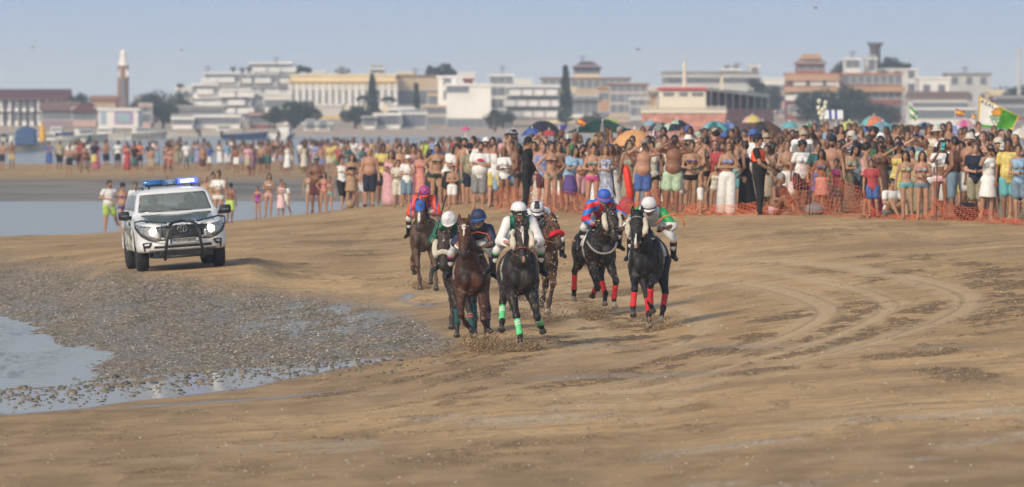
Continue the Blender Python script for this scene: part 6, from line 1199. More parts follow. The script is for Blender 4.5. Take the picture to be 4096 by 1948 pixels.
# left far sandbank: the ones that stand out
FL = [(6, None, 'navy', 'm'), (48, None, 'mustard', 'm'), (196, 'blue', 'blue', 'm'), (237, 'olive', 'black', 'm'), (276, 'white', 'aqua', 'm'), (298, 'beige', 'brown', 'f'), (322, 'red', 'black', 'f'), (352, 'white', 'black', 'f'), (428, None, 'navy', 'm'), (470, 'white', 'black', 'f'), (503, 'red', 'white', 'm'), (540, 'pink', 'pink', 'f'), (560, 'orange', 'navy', 'f'), (598, 'charcoal', 'grey', 'f'), (628, 'sky', 'sky', 'f'), (668, 'maroon', 'maroon', 'f'), (706, 'khaki', 'khaki', 'f'), (746, 'white', 'grey', 'm'), (790, 'lavender', 'lavender', 'f'), (828, 'grey', 'charcoal', 'm'), (884, 'white', 'white', 'f'), (912, 'sky', 'white', 'm'), (1008, 'cream', 'denim', 'm'), (1056, 'lavender', 'black', 'f'), (1086, 'brown', 'white', 'm'), (1130, 'navy', 'navy', 'm'), (1166, 'teal', 'cream', 'f'), (1206, 'white', 'navy', 'm'), (1262, 'green', 'grey', 'f'), (1306, 'black', 'black', 'm'), (1346, 'yellow', 'lime', 'f'), (1392, None, 'green', 'm'), (1452, 'white', 'maroon', 'm'), (1698, 'neon', 'navy', 'm')]
for i, (px, a, b_, sx) in enumerate(FL):
    if a is None: gs = (('shorts', b_),)
    elif sx == 'm': gs = (('tee', a), ('longshorts', b_))
    elif a == b_: gs = (('long_dress' if i % 2 else 'dress', a),)
    else: gs = (('tee', a), ('skirt', b_))
    po = ['down', 'hip', 'face', 'down', 'clasp', 'walk'][i % 6]
    person(px, 498 + (i * 7) % 13, 1.70, po, sx, ['tan', 'brown', 'ruddy', 'deep'][i % 4], 'short' if sx == 'm' else 'long', ['black', 'brown'][i % 2], None, gs, (i * 37) % 60 - 30, 1, extra='on the far sandbank', group='people standing on the far sandbank')
person(385, 500, 1.74, 'clasp', 'f', 'brown', 'tail', 'black', None, (('long_dress', 'magenta'),), 0, 1, label='person in long magenta dress standing on the far sandbank', group='people standing on the far sandbank')

# the rest of the throng, far too many to count: one mass
def bake(items, name, label):
    mats = []; VV = []; QQ = []; MM = []; HL = []; nb = 0
    def mi(m):
        if m not in mats: mats.append(m)
        return mats.index(m)
    cache = {}
    for (pose, sx, sk, ha, hc, gs, loc, s, a, ht) in items:
        parts = [('body', SKINS[sk])] + ([('h_' + ha, HAIRM[hc])] if ha else []) + [(k, gmat(c)) for k, c in gs]
        for what, m in parts:
            key = (pose, sx, what)
            if key not in cache:
                me = pmesh(pose, sx, 1, what, 1); v = np.empty(len(me.vertices) * 3, dtype=np.float32); me.vertices.foreach_get('co', v); q = np.empty(len(me.loops), dtype=np.int32); me.loops.foreach_get('vertex_index', q)
                q = q.reshape(-1, 4); hl = np.zeros(len(v), dtype=np.float32)
                if 'hl' in me.attributes: me.attributes['hl'].data.foreach_get('vector', hl)
                else: hl[:] = 5
                cache[key] = (v.reshape(-1, 3), q, hl.reshape(-1, 3))
            v, q, hl = cache[key]; c, s_ = math.cos(a), math.sin(a)
            w_ = np.stack([(v[:, 0] * c - v[:, 1] * s_) * s + loc[0], (v[:, 0] * s_ + v[:, 1] * c) * s + loc[1], v[:, 2] * s + loc[2]], 1)
            VV.append(w_); QQ.append(q + nb); MM.append(np.full(len(q), mi(m), dtype=np.int32)); HL.append(hl); nb += len(v)
    me = np_mesh(name, np.concatenate(VV), np.concatenate(QQ), {'hl': np.concatenate(HL)}); o = link(name, me, mats); me.polygons.foreach_set('material_index', np.concatenate(MM)); return tag(o, label, 'crowd', kind='stuff')
def ritem(px, d, kid=.06):
    sx = rg.choice('mf'); po = rg.choice(['down'] * 5 + ['clasp', 'face', 'hip', 'cross', 'walk'])
    gs = (((('shorts', rg.choice(TOPC)),) if rg.random() < .5 else (('tee', rg.choice(TOPC)), ('shorts', rg.choice(TOPC))))) if sx == 'm' else rg.choice([((BK, rg.choice(TOPC)), (BB, rg.choice(TOPC))), (('dress', rg.choice(TOPC)),), (('tee', rg.choice(TOPC)), ('skirt', rg.choice(TOPC)))])
    return (po, sx, rg.choice(['tan', 'brown', 'ruddy', 'deep']), 'short' if sx == 'm' else rg.choice(['long', 'bob']), rg.choice(['black', 'brown', 'chestnut']), gs, tuple(gpt(px, d)), rg.uniform(.90, 1.04) * (rg.uniform(.6, .8) if rg.random() < kid else 1), rg.uniform(-.6, .6), None)
items = []
for _ in range(330):
    px = rg.triangular(1560, 4150, 3300); items.append(ritem(px, df(px) + rg.uniform(32, 150)))
for _ in range(70):
    px = rg.uniform(1400, 2300); items.append(ritem(px, rg.uniform(330, 430)))
bake(items, 'crowd', 'dense mass of bathers packed between the parasols behind the front rows')
items = []
for _ in range(105):
    px = rg.choice([rg.uniform(260, 1550), rg.uniform(560, 1800), rg.uniform(900, 2000)]); items.append(ritem(px, rg.uniform(462, 556)))
for _ in range(60): items.append(ritem(rg.uniform(1350, 2350), rg.uniform(455, 560)))
bake(items, 'crowd', 'blurred crowd standing along the far sandbank')
print('INDIVIDUALS', NIND + len(FRONT) + len(WS) + len(FL) + 12)
# ------------------------------------------------------------------ the town across the water (px0, px1, top row, distance)
def zt(py, d): return Z_(py, d)
TM = {k: mat('wall_' + k, s2l(v), .85, var=.10, scale=.25) for k, v in dict(white='#f2efe8', cream='#ecdcb6', yellow='#dfbd80', grey='#cbc8c4', pinkish='#c9a79c', brick='#93705e', red='#93554d', ochre='#c09a78', beige='#cbb595', mauve='#9c8792', dark='#4a4147', pale='#e6e3de').items()}
RM = {k: mat('roof_' + k, s2l(v), .9, var=.15, scale=.5) for k, v in dict(maroon='#6a3f3e', brown='#8a6a5a', orange='#b07a5c', grey='#8f8a86', white='#dcd8d0').items()}
WIN = mat('window_dark', (.19, .205, .23), .3); FRM = mat('window_frame', (.55, .54, .52), .6); BAL = mat('balcony_shade', (.20, .20, .21), .8)
def bld(label, p0, p1, y0, d, wall='white', roof=None, rise=0, storeys=0, bays=0, base=None, deep=14, ww=1.3, wh=1.5, cat='building', group='buildings of the town across the water', parapet=True, balc=False, name='house', gable='x', wins=None):
    x0, x1 = X_(p0, d), X_(p1, d); zt_ = zt(y0, d); g = G((x0 + x1) / 2, d) - .5 if base is None else zt(base, d); cx = (x0 + x1) / 2; W = x1 - x0; h = zt_ - g
    root = empty(name, (cx, d, g), 0, label, cat, group); b = MB(); b.box(-W / 2, W / 2, 0, deep, 0, h); b.build('wall', TM[wall], root)
    if rise:
        r = MB(); rr = rise * d / F; e = .5
        if gable == 'x': r.prism([(-.6, h), (deep + .6, h), (deep / 2, h + rr)], -W / 2 - e, W / 2 + e, axis='x')
        elif gable == 'y': r.prism([(-W / 2 - e, h), (W / 2 + e, h), (0, h + rr)], -.6, deep + .6, axis='y')
        else: r.add([(-W / 2 - e, -.8, h), (W / 2 + e, -.8, h), (W / 2 + e, deep + .8, h), (-W / 2 - e, deep + .8, h), (-W * .22, deep / 2, h + rr), (W * .22, deep / 2, h + rr)], [(0, 1, 5, 4), (1, 2, 5), (2, 3, 4, 5), (3, 0, 4), (3, 2, 1, 0)])
        r.build('roof', RM[roof or 'maroon'], root)
    elif parapet:
        r = MB(); t = .35; r.box(-W / 2 - .25, W / 2 + .25, -.25, deep + .25, h + .003, h + t); r.build('roof', RM[roof] if roof else TM[wall], root)
    if storeys:
        m = MB(); m.box(-ww / 2, ww / 2, -.05, .05, 0, wh, 0); m.box(-ww / 2 + .14, ww / 2 - .14, -.08, -.05, .14, wh - .14, 1); me = m.mesh('window'); me.materials.append(FRM); me.materials.append(WIN); 
        for i, p in enumerate(me.polygons): p.material_index = 1 if i >= 6 else 0
        me2 = MB(); me2.box(-ww * .8, ww * .8, -.7, -.003, -.2, -.05); me2.box(-ww * .8, ww * .8, -.7, -.64, -.05, .7); mb2 = me2.mesh('balcony'); mb2.materials.append(TM['pale'])
        for s in range(storeys):
            for k in range(bays):
                if wins and not wins(s, k): continue
                o = bpy.data.objects.new('window', me); COL.objects.link(o); o.parent = root; x = -W / 2 + W * (k + .5) / bays; z = h * (s + .38) / storeys; o.location = (x, 0, z)
                if balc and (k + s) % 2: q = bpy.data.objects.new('balcony', mb2); COL.objects.link(q); q.parent = root; q.location = (x, 0, z)
    return root, W, h, g
def tree(label, px, y0, wpx, d, ybot=None, kind='round', dark=0, seed=0, n=1500, trunk=.35, group='trees along the far shore'):
    rg = np.random.default_rng(seed + int(px)); X = X_(px, d); W = wpx * (1.35 if kind == 'round' else 1) * d / F; n = int(n * (2.2 if kind == 'round' else .9)); g = G(X, d) if ybot is None else zt(ybot, d); H = zt(y0, d) - g; root = empty('tree' if kind != 'pine' else 'pine_tree', (X, d, g), 0, label, 'tree', group)
    t = MB(); t.tube([(0, 0, -.5), (.1, 0, H * .3), (-.1, 0, H * .6), (0, 0, H * .92)], [max(.25, W * .04), max(.2, W * .03), .15, .05], 8)
    if kind == 'round':
        for a in range(5): t.tube([(0, 0, H * .3), (math.cos(a * 1.3) * W * .22, math.sin(a * 1.3) * W * .2, H * .55), (math.cos(a * 1.3) * W * .34, math.sin(a * 1.3) * W * .3, H * .72)], [.22, .14, .05], 6)
    t.build('trunk', mat('bark', (.09, .07, .055), .9, var=.3), root, True)
    if kind == 'round':
        K = 22; c = rg.normal(0, 1, (K, 3)); c /= np.linalg.norm(c, axis=1)[:, None]; c *= rg.uniform(.35, 1, (K, 1)); c = c * [W * .42, W * .32, H * .34] + [0, 0, H * .56]; r = rg.uniform(.13, .24, K) * min(W, H * 1.2)
        k = rg.integers(0, K, n); v = rg.normal(0, 1, (n, 3)); v /= np.linalg.norm(v, axis=1)[:, None]; P = c[k] + v * (r[k] * rg.uniform(.65, 1.08, n))[:, None] * [1, 1, .8]; s = rg.uniform(.012, .034, n) * max(W, H)
    elif kind == 'pine':
        t_ = rg.uniform(.12, 1, n); lay = np.round(t_ * 14) / 14; rr = (1 - lay) ** .8 * W * .5 + .15; a = rg.integers(0, 7, n) * .9 + lay * 9 + rg.normal(0, .12, n); q = rg.uniform(.15, 1, n) ** .7; P = np.stack([np.cos(a) * rr * q, np.sin(a) * rr * q, lay * H + q * rr * .12 + rg.normal(0, .12, n)], 1); s = rg.uniform(.2, .5, n)
    elif kind == 'column': t_ = rg.uniform(.04, 1, n); a = rg.uniform(0, 6.28, n); rr = np.sqrt(np.sin(np.clip(t_ * 1.05, 0, 1) ** .6 * 3.0) + .05) * W * .5 * rg.uniform(.5, 1, n); P = np.stack([np.cos(a) * rr, np.sin(a) * rr, t_ * H], 1); s = rg.uniform(.2, .5, n)
    else:
        a = rg.integers(0, 13, n) * .483; q = rg.uniform(0, 1, n); P = np.stack([np.cos(a) * q * W * .5, np.sin(a) * q * W * .5, H * .93 + (.35 * q - q * q * .62) * W * .6 + rg.normal(0, .04, n)], 1); s = rg.uniform(.12, .3, n)
    a = rg.normal(0, 1, (n, 3)); a /= np.linalg.norm(a, axis=1)[:, None]; b = np.cross(a, rg.normal(0, 1, (n, 3))); b /= np.linalg.norm(b, axis=1)[:, None]
    V = np.stack([P - a * s[:, None], P + b * s[:, None] * .6, P + a * s[:, None], P - b * s[:, None] * .6], 1).reshape(-1, 3)
    me = np_mesh('crown', V, np.arange(n * 4).reshape(-1, 4), smooth=False); gs = [mat('leaf_a', (.040, .060, .030), .8), mat('leaf_b', (.060, .080, .042), .8), mat('leaf_c', (.028, .044, .026), .8)]
    link('crown', me, gs, root); me.polygons.foreach_set('material_index', rg.integers(0, 3, n).astype(np.int32)); return root
B = bld
# far left shore houses
r, W, h, g = B('long white half-timbered house with maroon roof at the far left', -70, 262, 400, 1300, 'white', 'maroon', 44, 2, 9, base=505, ww=1.2, wh=1.4, group=None)
t = MB()
for k in range(12): x = -W / 2 + W * k / 11; t.box(x - .22, x + .22, -.16, .02, 0, h)
t.box(-W / 2, W / 2, -.17, .02, h * .48, h * .55); t.build('timber_frame', TM['dark'], r)
B('pinkish shed with a brown tiled roof beside the half-timbered house', 168, 300, 442, 1240, 'mauve', 'brown', 36, 1, 5, base=505); r, W, h, g = B('gabled boathouse with maroon roof edge and pale striped front', 292, 386, 448, 1236, 'pinkish', 'maroon', 40, 1, 4, base=505, gable='y', wh=2)
B('low orange-roofed house behind the gabled boathouse', 365, 462, 400, 1420, 'ochre', 'orange', 18, 1, 3)
r, W, h, g = B('low wall building painted with a faded purple and aqua mural', 394, 552, 442, 1200, 'pale', None, 0, base=512, cat='building')
for x0, x1, c in ((-.44, -.30, '#9ab0bd'), (-.10, .38, '#a893b4'), (-.02, .30, '#93b3b4')): m = MB(); m.box(W * x0, W * x1, -.05 - (.04 if c == '#93b3b4' else 0), .01, h * (.2 if c != '#93b3b4' else .35), h * (.95 if c != '#93b3b4' else .8)); m.build('mural_panel', mat('mural' + c[1:], s2l(c), .9), r)
B('narrow pinkish house right of the mural wall', 560, 602, 428, 1230, 'pinkish', None, 0, 2, 2, base=508); B('low pale houses with flat roofs below the dark round tree', 700, 892, 440, 1330, 'grey', 'grey', 0, 2, 8, base=505); B('white garden wall house on the shore below the terraces', 690, 770, 478, 1225, 'white', None, 0, 1, 3, base=515); B('white flat shore house with dark openings', 778, 960, 470, 1228, 'pale', None, 0, 1, 7, base=516)
# brick tower
d = 1500; X = X_(493, d); zb = G(X, d) - .5; zz = lambda y: zt(y, d) - zb; tw = empty('tower', (X, d, zb), 0, 'tall slender brick tower with white lantern and dome', 'tower'); u = d / F
m = MB(); m.lathe([(24 * u, 0), (22 * u, zz(300)), (21 * u, zz(261))], n=12); m.build('shaft', TM['brick'], tw); m = MB(); m.lathe([(23 * u, zz(262)), (23 * u, zz(258)), (18 * u, zz(257)), (17 * u, zz(243)), (19 * u, zz(241)), (19 * u, zz(237)), (12 * u, zz(236)), (11 * u, zz(220)), (14 * u, zz(218)), (12 * u, zz(209)), (9 * u, zz(202)), (1 * u, zz(196))], n=12); m.build('lantern', TM['white'], tw)
m = MB(); m.tube([(0, 0, zz(197)), (0, 0, zz(176))], .09, 5); m.build('finial', TM['grey'], tw); m = MB(); m.lathe([(1.0, -.05), (1.0, .1), (0, .1)], (0, -.93, zz(293)), 14, axis='y'); m.build('clock_face', TM['pale'], tw)
for y in (330, 365, 400): m = MB(); m.box(-.35, .35, -1.02, -.85, zz(y) - .7, zz(y) + .7); m.build('window', WIN, tw)
# white terraced hotel
for i, (a, b_, y, dd, s, k, c, l) in enumerate(((773, 868, 342, 1460, 3, 3, 'white', 'white balcony block at the left end of the stepped hotel'), (820, 958, 296, 1480, 4, 4, 'pale', 'tall pale hotel block with a shaded top terrace'), (888, 1002, 364, 1440, 4, 3, 'white', 'cream-white front wing of the stepped hotel'), (1000, 1168, 256, 1520, 5, 6, 'white', 'highest white block of the stepped hotel'), (955, 1110, 300, 1500, 4, 4, 'grey', 'grey middle block of the stepped hotel'), (1040, 1162, 380, 1450, 2, 4, 'white', 'white wing with flat roof left of the long palace'))):
    B(l, a, b_, y, dd, c, None, 0, s, k, ww=1.8, wh=1.3, balc=True, group='stepped white hotel blocks')
for i, p in enumerate((932, 968, 996, 1044)): tree(f"roof-terrace plant {['leftmost', 'second', 'third', 'last'][i]} on the stepped white hotel", p, 264 + (i % 2) * 4, 26, 1520, ybot=286, n=120, group='plants on the hotel roof')
tree('dark spreading shrubs on the hotel roof right of its highest block', 1190, 262, 130, 1530, ybot=300, n=500, group='plants on the hotel roof')
B('small coral-red house beside the big dark tree', 1000, 1074, 462, 1240, 'red', 'orange', 14, 1, 3, base=520)
# long palace with pilasters
r, W, h, g = B('long cream and yellow palace with a row of pale pilasters', 1162, 1582, 304, 1480, 'cream', None, 0, 1, 16, ww=1.5, wh=2.6, group=None)
m = MB()
for k in range(17): x = -W / 2 + W * k / 16; m.box(x - .35, x + .35, -.3, .02, h * .22, h * .84)
m.build('pilaster_row', TM['pale'], r); m = MB(); m.box(-W / 2 - .5, W / 2 + .5, -.6, .02, h * .86, h * .90); m.box(-W / 2, W / 2, -.35, .02, .0, h * .2); m.build('cornice', TM['yellow'], r)
r, W, h, g = B('greyer right wing of the long palace', 1582, 1752, 308, 1490, 'beige', 'brown', 0, 1, 6, ww=1.6, wh=2.6, group=None); B('small white roof house on top of the long palace', 1482, 1535, 278, 1500, 'white', None, 0, 1, 2, base=304); B('little white gable hut at the left of the palace roof', 1350, 1385, 290, 1500, 'white', 'grey', 16, 1, 1, base=303)
B('low grey-white awning hall in front of the palace', 1264, 1368, 424, 1290, 'grey', 'white', 0, 0, 0, base=462, name='hall'); B('bright white pitched beach hut right of the big dark tree', 1216, 1318, 500, 1180, 'white', 'white', 12, 1, 2, base=532); B('white modern villa with terraces, upper one', 1556, 1650, 440, 1250, 'white', None, 0, 2, 4, base=520); B('white modern villa with terraces, lower one', 1498, 1600, 462, 1230, 'white', None, 0, 1, 5, base=525); B('white villa wing with grey shade above the shore', 1600, 1702, 458, 1240, 'pale', None, 0, 2, 4, base=520); B('small slanted white house on the shore', 1455, 1500, 474, 1225, 'white', 'grey', 10, 1, 2, base=525)
B('bright yellow house block behind the white corner building', 1714, 1762, 382, 1350, 'yellow', None, 0, 2, 2); B('beige house under the yellow block', 1690, 1784, 430, 1320, 'beige', None, 0, 2, 4, base=520)
r, W, h, g = B('big white corner building with a blue window band', 1786, 1964, 344, 1260, 'white', None, 0, 4, 6, base=530, wins=lambda s, k: s in (0, 3) and not (s == 3 and k > 2), group=None); B('taller white stair block left of the white corner building', 1752, 1826, 312, 1270, 'white', None, 0, 2, 1, base=420); B('white and grey block with roof rooms right of the corner building', 1960, 2052, 306, 1290, 'pale', None, 0, 4, 3, base=500); B('maroon roof room set on the white corner building', 1856, 1890, 322, 1275, 'red', None, 0, base=346)
B('long white apartment block with two rows of windows', 2030, 2236, 350, 1280, 'pale', None, 0, 3, 9, base=480, balc=True); B('white wall house right below the tall pine', 2272, 2392, 404, 1255, 'white', 'maroon', 18, 2, 4, base=470)
B('broad cream mansion with a flat brown eaves line', 2166, 2520, 318, 1400, 'beige', 'brown', 0, 3, 12); B('square belvedere with a maroon hipped roof on the mansion', 2296, 2400, 272, 1405, 'cream', 'maroon', 26, 1, 4, base=312, gable='hip', deep=5); B('beige stepped building left of the ferry', 2440, 2590, 342, 1330, 'beige', 'brown', 0, 3, 5, base=470); B('pale low house left of the ferry', 2520, 2612, 400, 1290, 'grey', None, 0, 2, 3, base=480)
B('long grey apartment block standing behind the ferry', 2656, 3032, 294, 1450, 'grey', 'grey', 0, 3, 14, ww=2, wh=1.2); B('white roof house right of the ferry mast', 3000, 3038, 268, 1460, 'white', None, 0, 1, 1, base=300); B('white boxy roof room behind the ferry', 2890, 2960, 282, 1458, 'white', None, 0, 1, 2, base=300)
# red and ochre palace
r, W, h, g = B('red and ochre palace body with deep balconies', 3150, 3346, 300, 1380, 'red', 'orange', 0, 3, 6, base=480, balc=True, group=None)
for y in (346, 300): m = MB(); z = zt(y, 1380) - g; m.box(-W / 2 - .5, W / 2 + .5, -1.3, .0 - .02, z - .9, z); m.build('ochre_balcony', TM['ochre'], r)
r2, W, h, g = B('red pavilion with stepped ochre gable on the palace roof', 3188, 3300, 256, 1384, 'red', 'orange', 34, 1, 3, base=300, deep=8, gable='hip'); m = MB(); m.box(-1.5, 1.5, -.2, .6, h + .8, h + 1.6); m.build('gable_crest', TM['ochre'], r2)
r, W, h, g = B('right wing of the red palace with long ochre ledges', 3370, 3608, 300, 1390, 'red', 'orange', 0, 3, 8, base=480, group=None); m = MB(); z = zt(345, 1390) - g; m.box(-W / 2 - .5, W / 2 + .5, -1.3, -.02, z - .9, z); m.build('ochre_balcony', TM['ochre'], r)
B('pair of white roof blocks above the red palace, left one', 3384, 3438, 240, 1420, 'white', None, 0, 1, 2, base=292); B('white slab block beside the dark watchtower', 3468, 3506, 238, 1425, 'pale', None, 0, 2, 1, base=292)
d = 1600; tw = empty('tower', (X_(3500, d), d, zt(300, d)), 0, 'dark round watchtower with a flared battlement top', 'tower'); q = lambda y: zt(y, d) - zt(300, d); u = d / F; m = MB(); m.lathe([(22 * u, 0), (21 * u, q(190)), (27 * u, q(184)), (27 * u, q(176)), (24 * u, q(176)), (24 * u, q(180)), (0, q(180))], n=16); m.build('shaft', mat('tower_stone', (.11, .085, .08), .9), tw); m = MB()
for k in range(8): a = k * .785; m.box(26 * u * math.cos(a) - .3, 26 * u * math.cos(a) + .3, 26 * u * math.sin(a) - .3, 26 * u * math.sin(a) + .3, q(177), q(170))
m.build('battlements', MATS['tower_stone'], tw)
B('tall white block right of the watchtower trees', 3510, 3672, 282, 1440, 'pale', None, 0, 4, 3); B('white warehouse wall behind the flag', 3676, 3796, 316, 1400, 'white', None, 0, 2, 2); B('large light grey block near the right edge', 3790, 3962, 300, 1420, 'grey', 'grey', 0, 3, 3); B('low house with a long grey-brown roof under the grey block', 3650, 3872, 392, 1280, 'white', 'brown', 26, 1, 8, base=480); B('white low market hall under the flag', 3640, 3900, 440, 1240, 'pale', None, 0, 1, 10, base=500, name='hall'); B('reddish house behind the flag at the right edge', 3980, 4110, 400, 1290, 'red', 'brown', 20, 2, 5, base=480); B('cream house among the dark pines at the right edge', 3960, 4010, 368, 1350, 'cream', None, 0, 1, 2, base=470)
m = MB(); p = X_(4076, 1400); m.tube([(p, 1400, 1), (p, 1400, zt(195, 1400))], [.35, .2], 8)
for z_ in (200, 214, 228): m.tube([(p - .6, 1400, zt(z_, 1400)), (p + .6, 1400, zt(z_, 1400))], .07, 5)
tag(m.build('antenna_mast', TM['grey'], None), 'thin lattice antenna mast at the right edge of the skyline', 'mast')
for a in (('dark oak crown left of the brick tower', 318, 356, 80, 1360), ('trees right of the brick tower, lower clump', 560, 385, 90, 1380), ('broad tree with the highest crown right of the brick tower', 625, 350, 110, 1370), ('tree crown left of the stepped hotel', 712, 362, 110, 1380), ('dense very dark round tree on the shore below the hotel', 652, 392, 105, 1235), ('big dark spreading tree right of the coral house', 1175, 396, 190, 1235), ('lower left part tree by the coral house', 1095, 425, 100, 1230), ('wide dark tree under the palace', 1420, 424, 150, 1240), ('bushy dark tree between villas and palace', 1500, 440, 120, 1262), ('dark tree behind the white villa', 1640, 440, 90, 1275), ('smoky round tree on the skyline above the palace', 1762, 256, 120, 1560, 318), ('grey-green tree right of the white corner building', 2010, 446, 90, 1235),
          ('olive tree clump by the crowd under the apartment block', 1960, 452, 60, 1220), ('round dark bush left of the ferry', 2372, 448, 75, 1215), ('dark trees right of the ferry stern, left crown', 3030, 300, 90, 1400), ('dark trees right of the ferry stern, right crown', 3088, 330, 80, 1390), ('dark tree top between red palace and white roof blocks', 3358, 246, 60, 1460, 330), ('large dark green tree in front of the red palace, left crown', 3270, 350, 180, 1180), ('large dark green tree in front of the red palace, middle crown', 3380, 330, 170, 1185), ('large dark green tree in front of the red palace, right crown', 3480, 385, 150, 1178), ('hazy trees beside the watchtower, left crown', 3560, 232, 100, 1600, 300), ('hazy trees beside the watchtower, right crown', 3610, 240, 70, 1600, 300), ('dark tree by the white warehouse', 3690, 318, 60, 1440), ('dark pine row at the right edge, left crown', 4000, 330, 110, 1420), ('dark pine row at the right edge, right crown', 4080, 322, 110, 1425), ('small dark tree beneath the red palace', 3556, 410, 90, 1190)):
    tree(a[0], a[1], a[2], a[3], a[4], a[5] if len(a) > 5 else None, seed=3)
tree('feathery tall pine in front of the long palace', 1489, 306, 60, 1262, kind='pine', n=900); tree('tall layered pine right of the apartment block', 2262, 270, 62, 1235, kind='pine', n=1100); tree('slim dark cypress in front of the palace wing', 1665, 334, 22, 1300, kind='column', n=500)
tree('fan palm left of the cypress', 1555, 385, 60, 1270, kind='palm', n=500); tree('palm with a brown skirt by the white corner building', 1978, 440, 36, 1150, kind='palm', n=300); tree('second fan palm beside the feathery pine', 1455, 380, 60, 1275, kind='palm', n=450); tree('thin palm against the sky left of the stepped hotel', 720, 330, 30, 1400, kind='palm', n=200)
# hazy back rows of the town
for i, (a, b_, y, dd, c, s, k, nm) in enumerate(((30, 150, 372, 1620, 'pale', 1, 4, 'faint pale block peeping over the half-timbered roof'), (540, 640, 400, 1600, 'beige', 1, 4, 'faint beige block behind the trees right of the tower'), (700, 790, 352, 1620, 'white', 2, 3, 'faint white block left of the stepped hotel'), (1230, 1300, 290, 1640, 'pale', 1, 2, 'faint pale roof house over the left part of the palace'), (1590, 1660, 296, 1640, 'cream', 1, 2, 'faint cream roof house over the palace wing'), (1830, 1900, 296, 1660, 'white', 1, 3, 'faint white block above the corner building'), (2060, 2130, 322, 1640, 'white', 1, 3, 'faint white roof house behind the apartment block'), (2190, 2300, 356, 1380, 'cream', 2, 4, 'cream block between pine and mansion'), (2560, 2660, 352, 1620, 'pale', 2, 4, 'faint pale block left of the ferry mast'), (3040, 3150, 318, 1640, 'white', 2, 4, 'faint white block right of the ferry'), (3590, 3680, 330, 1560, 'cream', 2, 3, 'faint cream block behind the white warehouse'), (3120, 3180, 372, 1500, 'pinkish', 2, 2, 'pinkish house left of the red palace'), (1060, 1160, 396, 1330, 'white', 2, 4, 'white house row over the big dark tree'), (2395, 2450, 352, 1350, 'ochre', 2, 2, 'ochre house in front of the mansion'))): B(nm, a, b_, y, dd, c, None, 0, s, k, ww=1.3, wh=1.3)
for i, (p, y, h_) in enumerate(((830, 296, 34), (1105, 256, 30), (1660, 300, 30), (2010, 300, 40), (2330, 246, 26), (2950, 282, 34), (3410, 236, 34), (3860, 300, 36), (240, 398, 20))): m = MB(); X = X_(p, 1470); z0 = zt(y, 1470); z1 = zt(y - h_, 1470); m.tube([(X, 1470, z0 - 1), (X, 1470, z1)], .06, 5); m.tube([(X - .7, 1470, z1 - .3), (X + .7, 1470, z1 - .3)], .05, 5); m.tube([(X - .5, 1470, z1 - .8), (X + .5, 1470, z1 - .8)], .05, 5); tag(m.build('roof_aerial', TM['dark'], None), f"thin roof aerial {['on the left hotel block', 'on the highest hotel block', 'over the palace wing', 'over the block right of the corner building', 'on the belvedere', 'behind the ferry', 'on the white roof blocks', 'on the large grey block', 'on the half-timbered house'][i]}", 'aerial', 'roof aerials of the town')
# ferry
d = 800; u = d / F; ox = X_(2745, d); zq = lambda y: zt(y, d); PX = lambda p: X_(p, d) - ox
fe = empty('ferry', (ox, d, 0), 0, 'red and cream ferry with a tall white mast moored behind the crowd', 'ferry'); FW = mat('ferry_cream', (.78, .72, .58), .5, var=.06, scale=.3); FR = mat('ferry_red', (.66, .30, .22), .6, var=.4, scale=1.2); 
m = MB(); 
def hullp(x0, x1, yb, yf, xs=1): return None
V = []; 
for z, k in ((-.5, .72), (zq(480), .95), (zq(437), 1.0)):
    V += [(PX(2560) * k, 0 + (1 - k) * 3, z), (PX(2908) * k, 0 + (1 - k) * 3, z), (PX(3125) * (.9 + .1 * k), 26, z), (PX(2760), 30, z)]
m.add(V, [(i, (i + 1) % 4, 4 + (i + 1) % 4, 4 + i) for i in range(4)] + [(4 + i, 4 + (i + 1) % 4, 8 + (i + 1) % 4, 8 + i) for i in range(4)] + [(3, 2, 1, 0), (8, 9, 10, 11)]); m.build('hull', FR, fe)
m = MB(); m.box(PX(2636), PX(2826), 1.0, 9, zq(437), zq(360)); wh = m.build('wheelhouse', FW, fe, bevel=.12); m = MB(); m.box(PX(2634), PX(2830), .7, 9.3, zq(359.5), zq(350)); m.build('wheelhouse_roof', mat('ferry_roof_red', (.60, .06, .07), .5), fe, bevel=.05)
for a, b_ in ((2654, 2696), (2717, 2750), (2769, 2813)): m = MB(); m.box(PX(a), PX(b_), .93, 1.05, zq(384), zq(370)); m.build('wheelhouse_window', WIN, wh)
m = MB(); m.box(PX(2582), PX(2634), 1.6, 10, zq(366), zq(360)); m.box(PX(2588), PX(2592), 1.7, 1.85, zq(437), zq(366)); m.box(PX(2604), PX(2628), 2.6, 6, zq(437), zq(375)); m.build('side_deck_shelter', TM['beige'], fe)
m = MB(); m.tube([(PX(2741), 3, zq(352)), (PX(2741), 3, zq(246))], [.20, .13], 8); m.tube([(PX(2741), 3, zq(246)), (PX(2741), 3, zq(212))], .04, 5); m.tube([(PX(2722), 3, zq(268)), (PX(2760), 3, zq(268))], .06, 5); m.build('mast', FW, fe)
m = MB(); m.box(PX(2888), PX(2902), 8, 8.6, zq(360), zq(298)); m.tube([(PX(2741), 3.2, zq(292)), (PX(2895), 8, zq(298))], .05, 5); m.build('funnel_post', FW, fe)
m = MB(); m.add([(PX(2840), 6, zq(362)), (PX(3112), 26, zq(392)), (PX(3112), 33, zq(392)), (PX(2840), 13, zq(362)), (PX(2840), 6, zq(350)), (PX(3112), 26, zq(374)), (PX(3112), 33, zq(374)), (PX(2840), 13, zq(350))], [(3, 2, 1, 0), (4, 5, 6, 7), (0, 1, 5, 4), (1, 2, 6, 5), (2, 3, 7, 6), (3, 0, 4, 7)]); m.build('awning_roof', FW, fe)
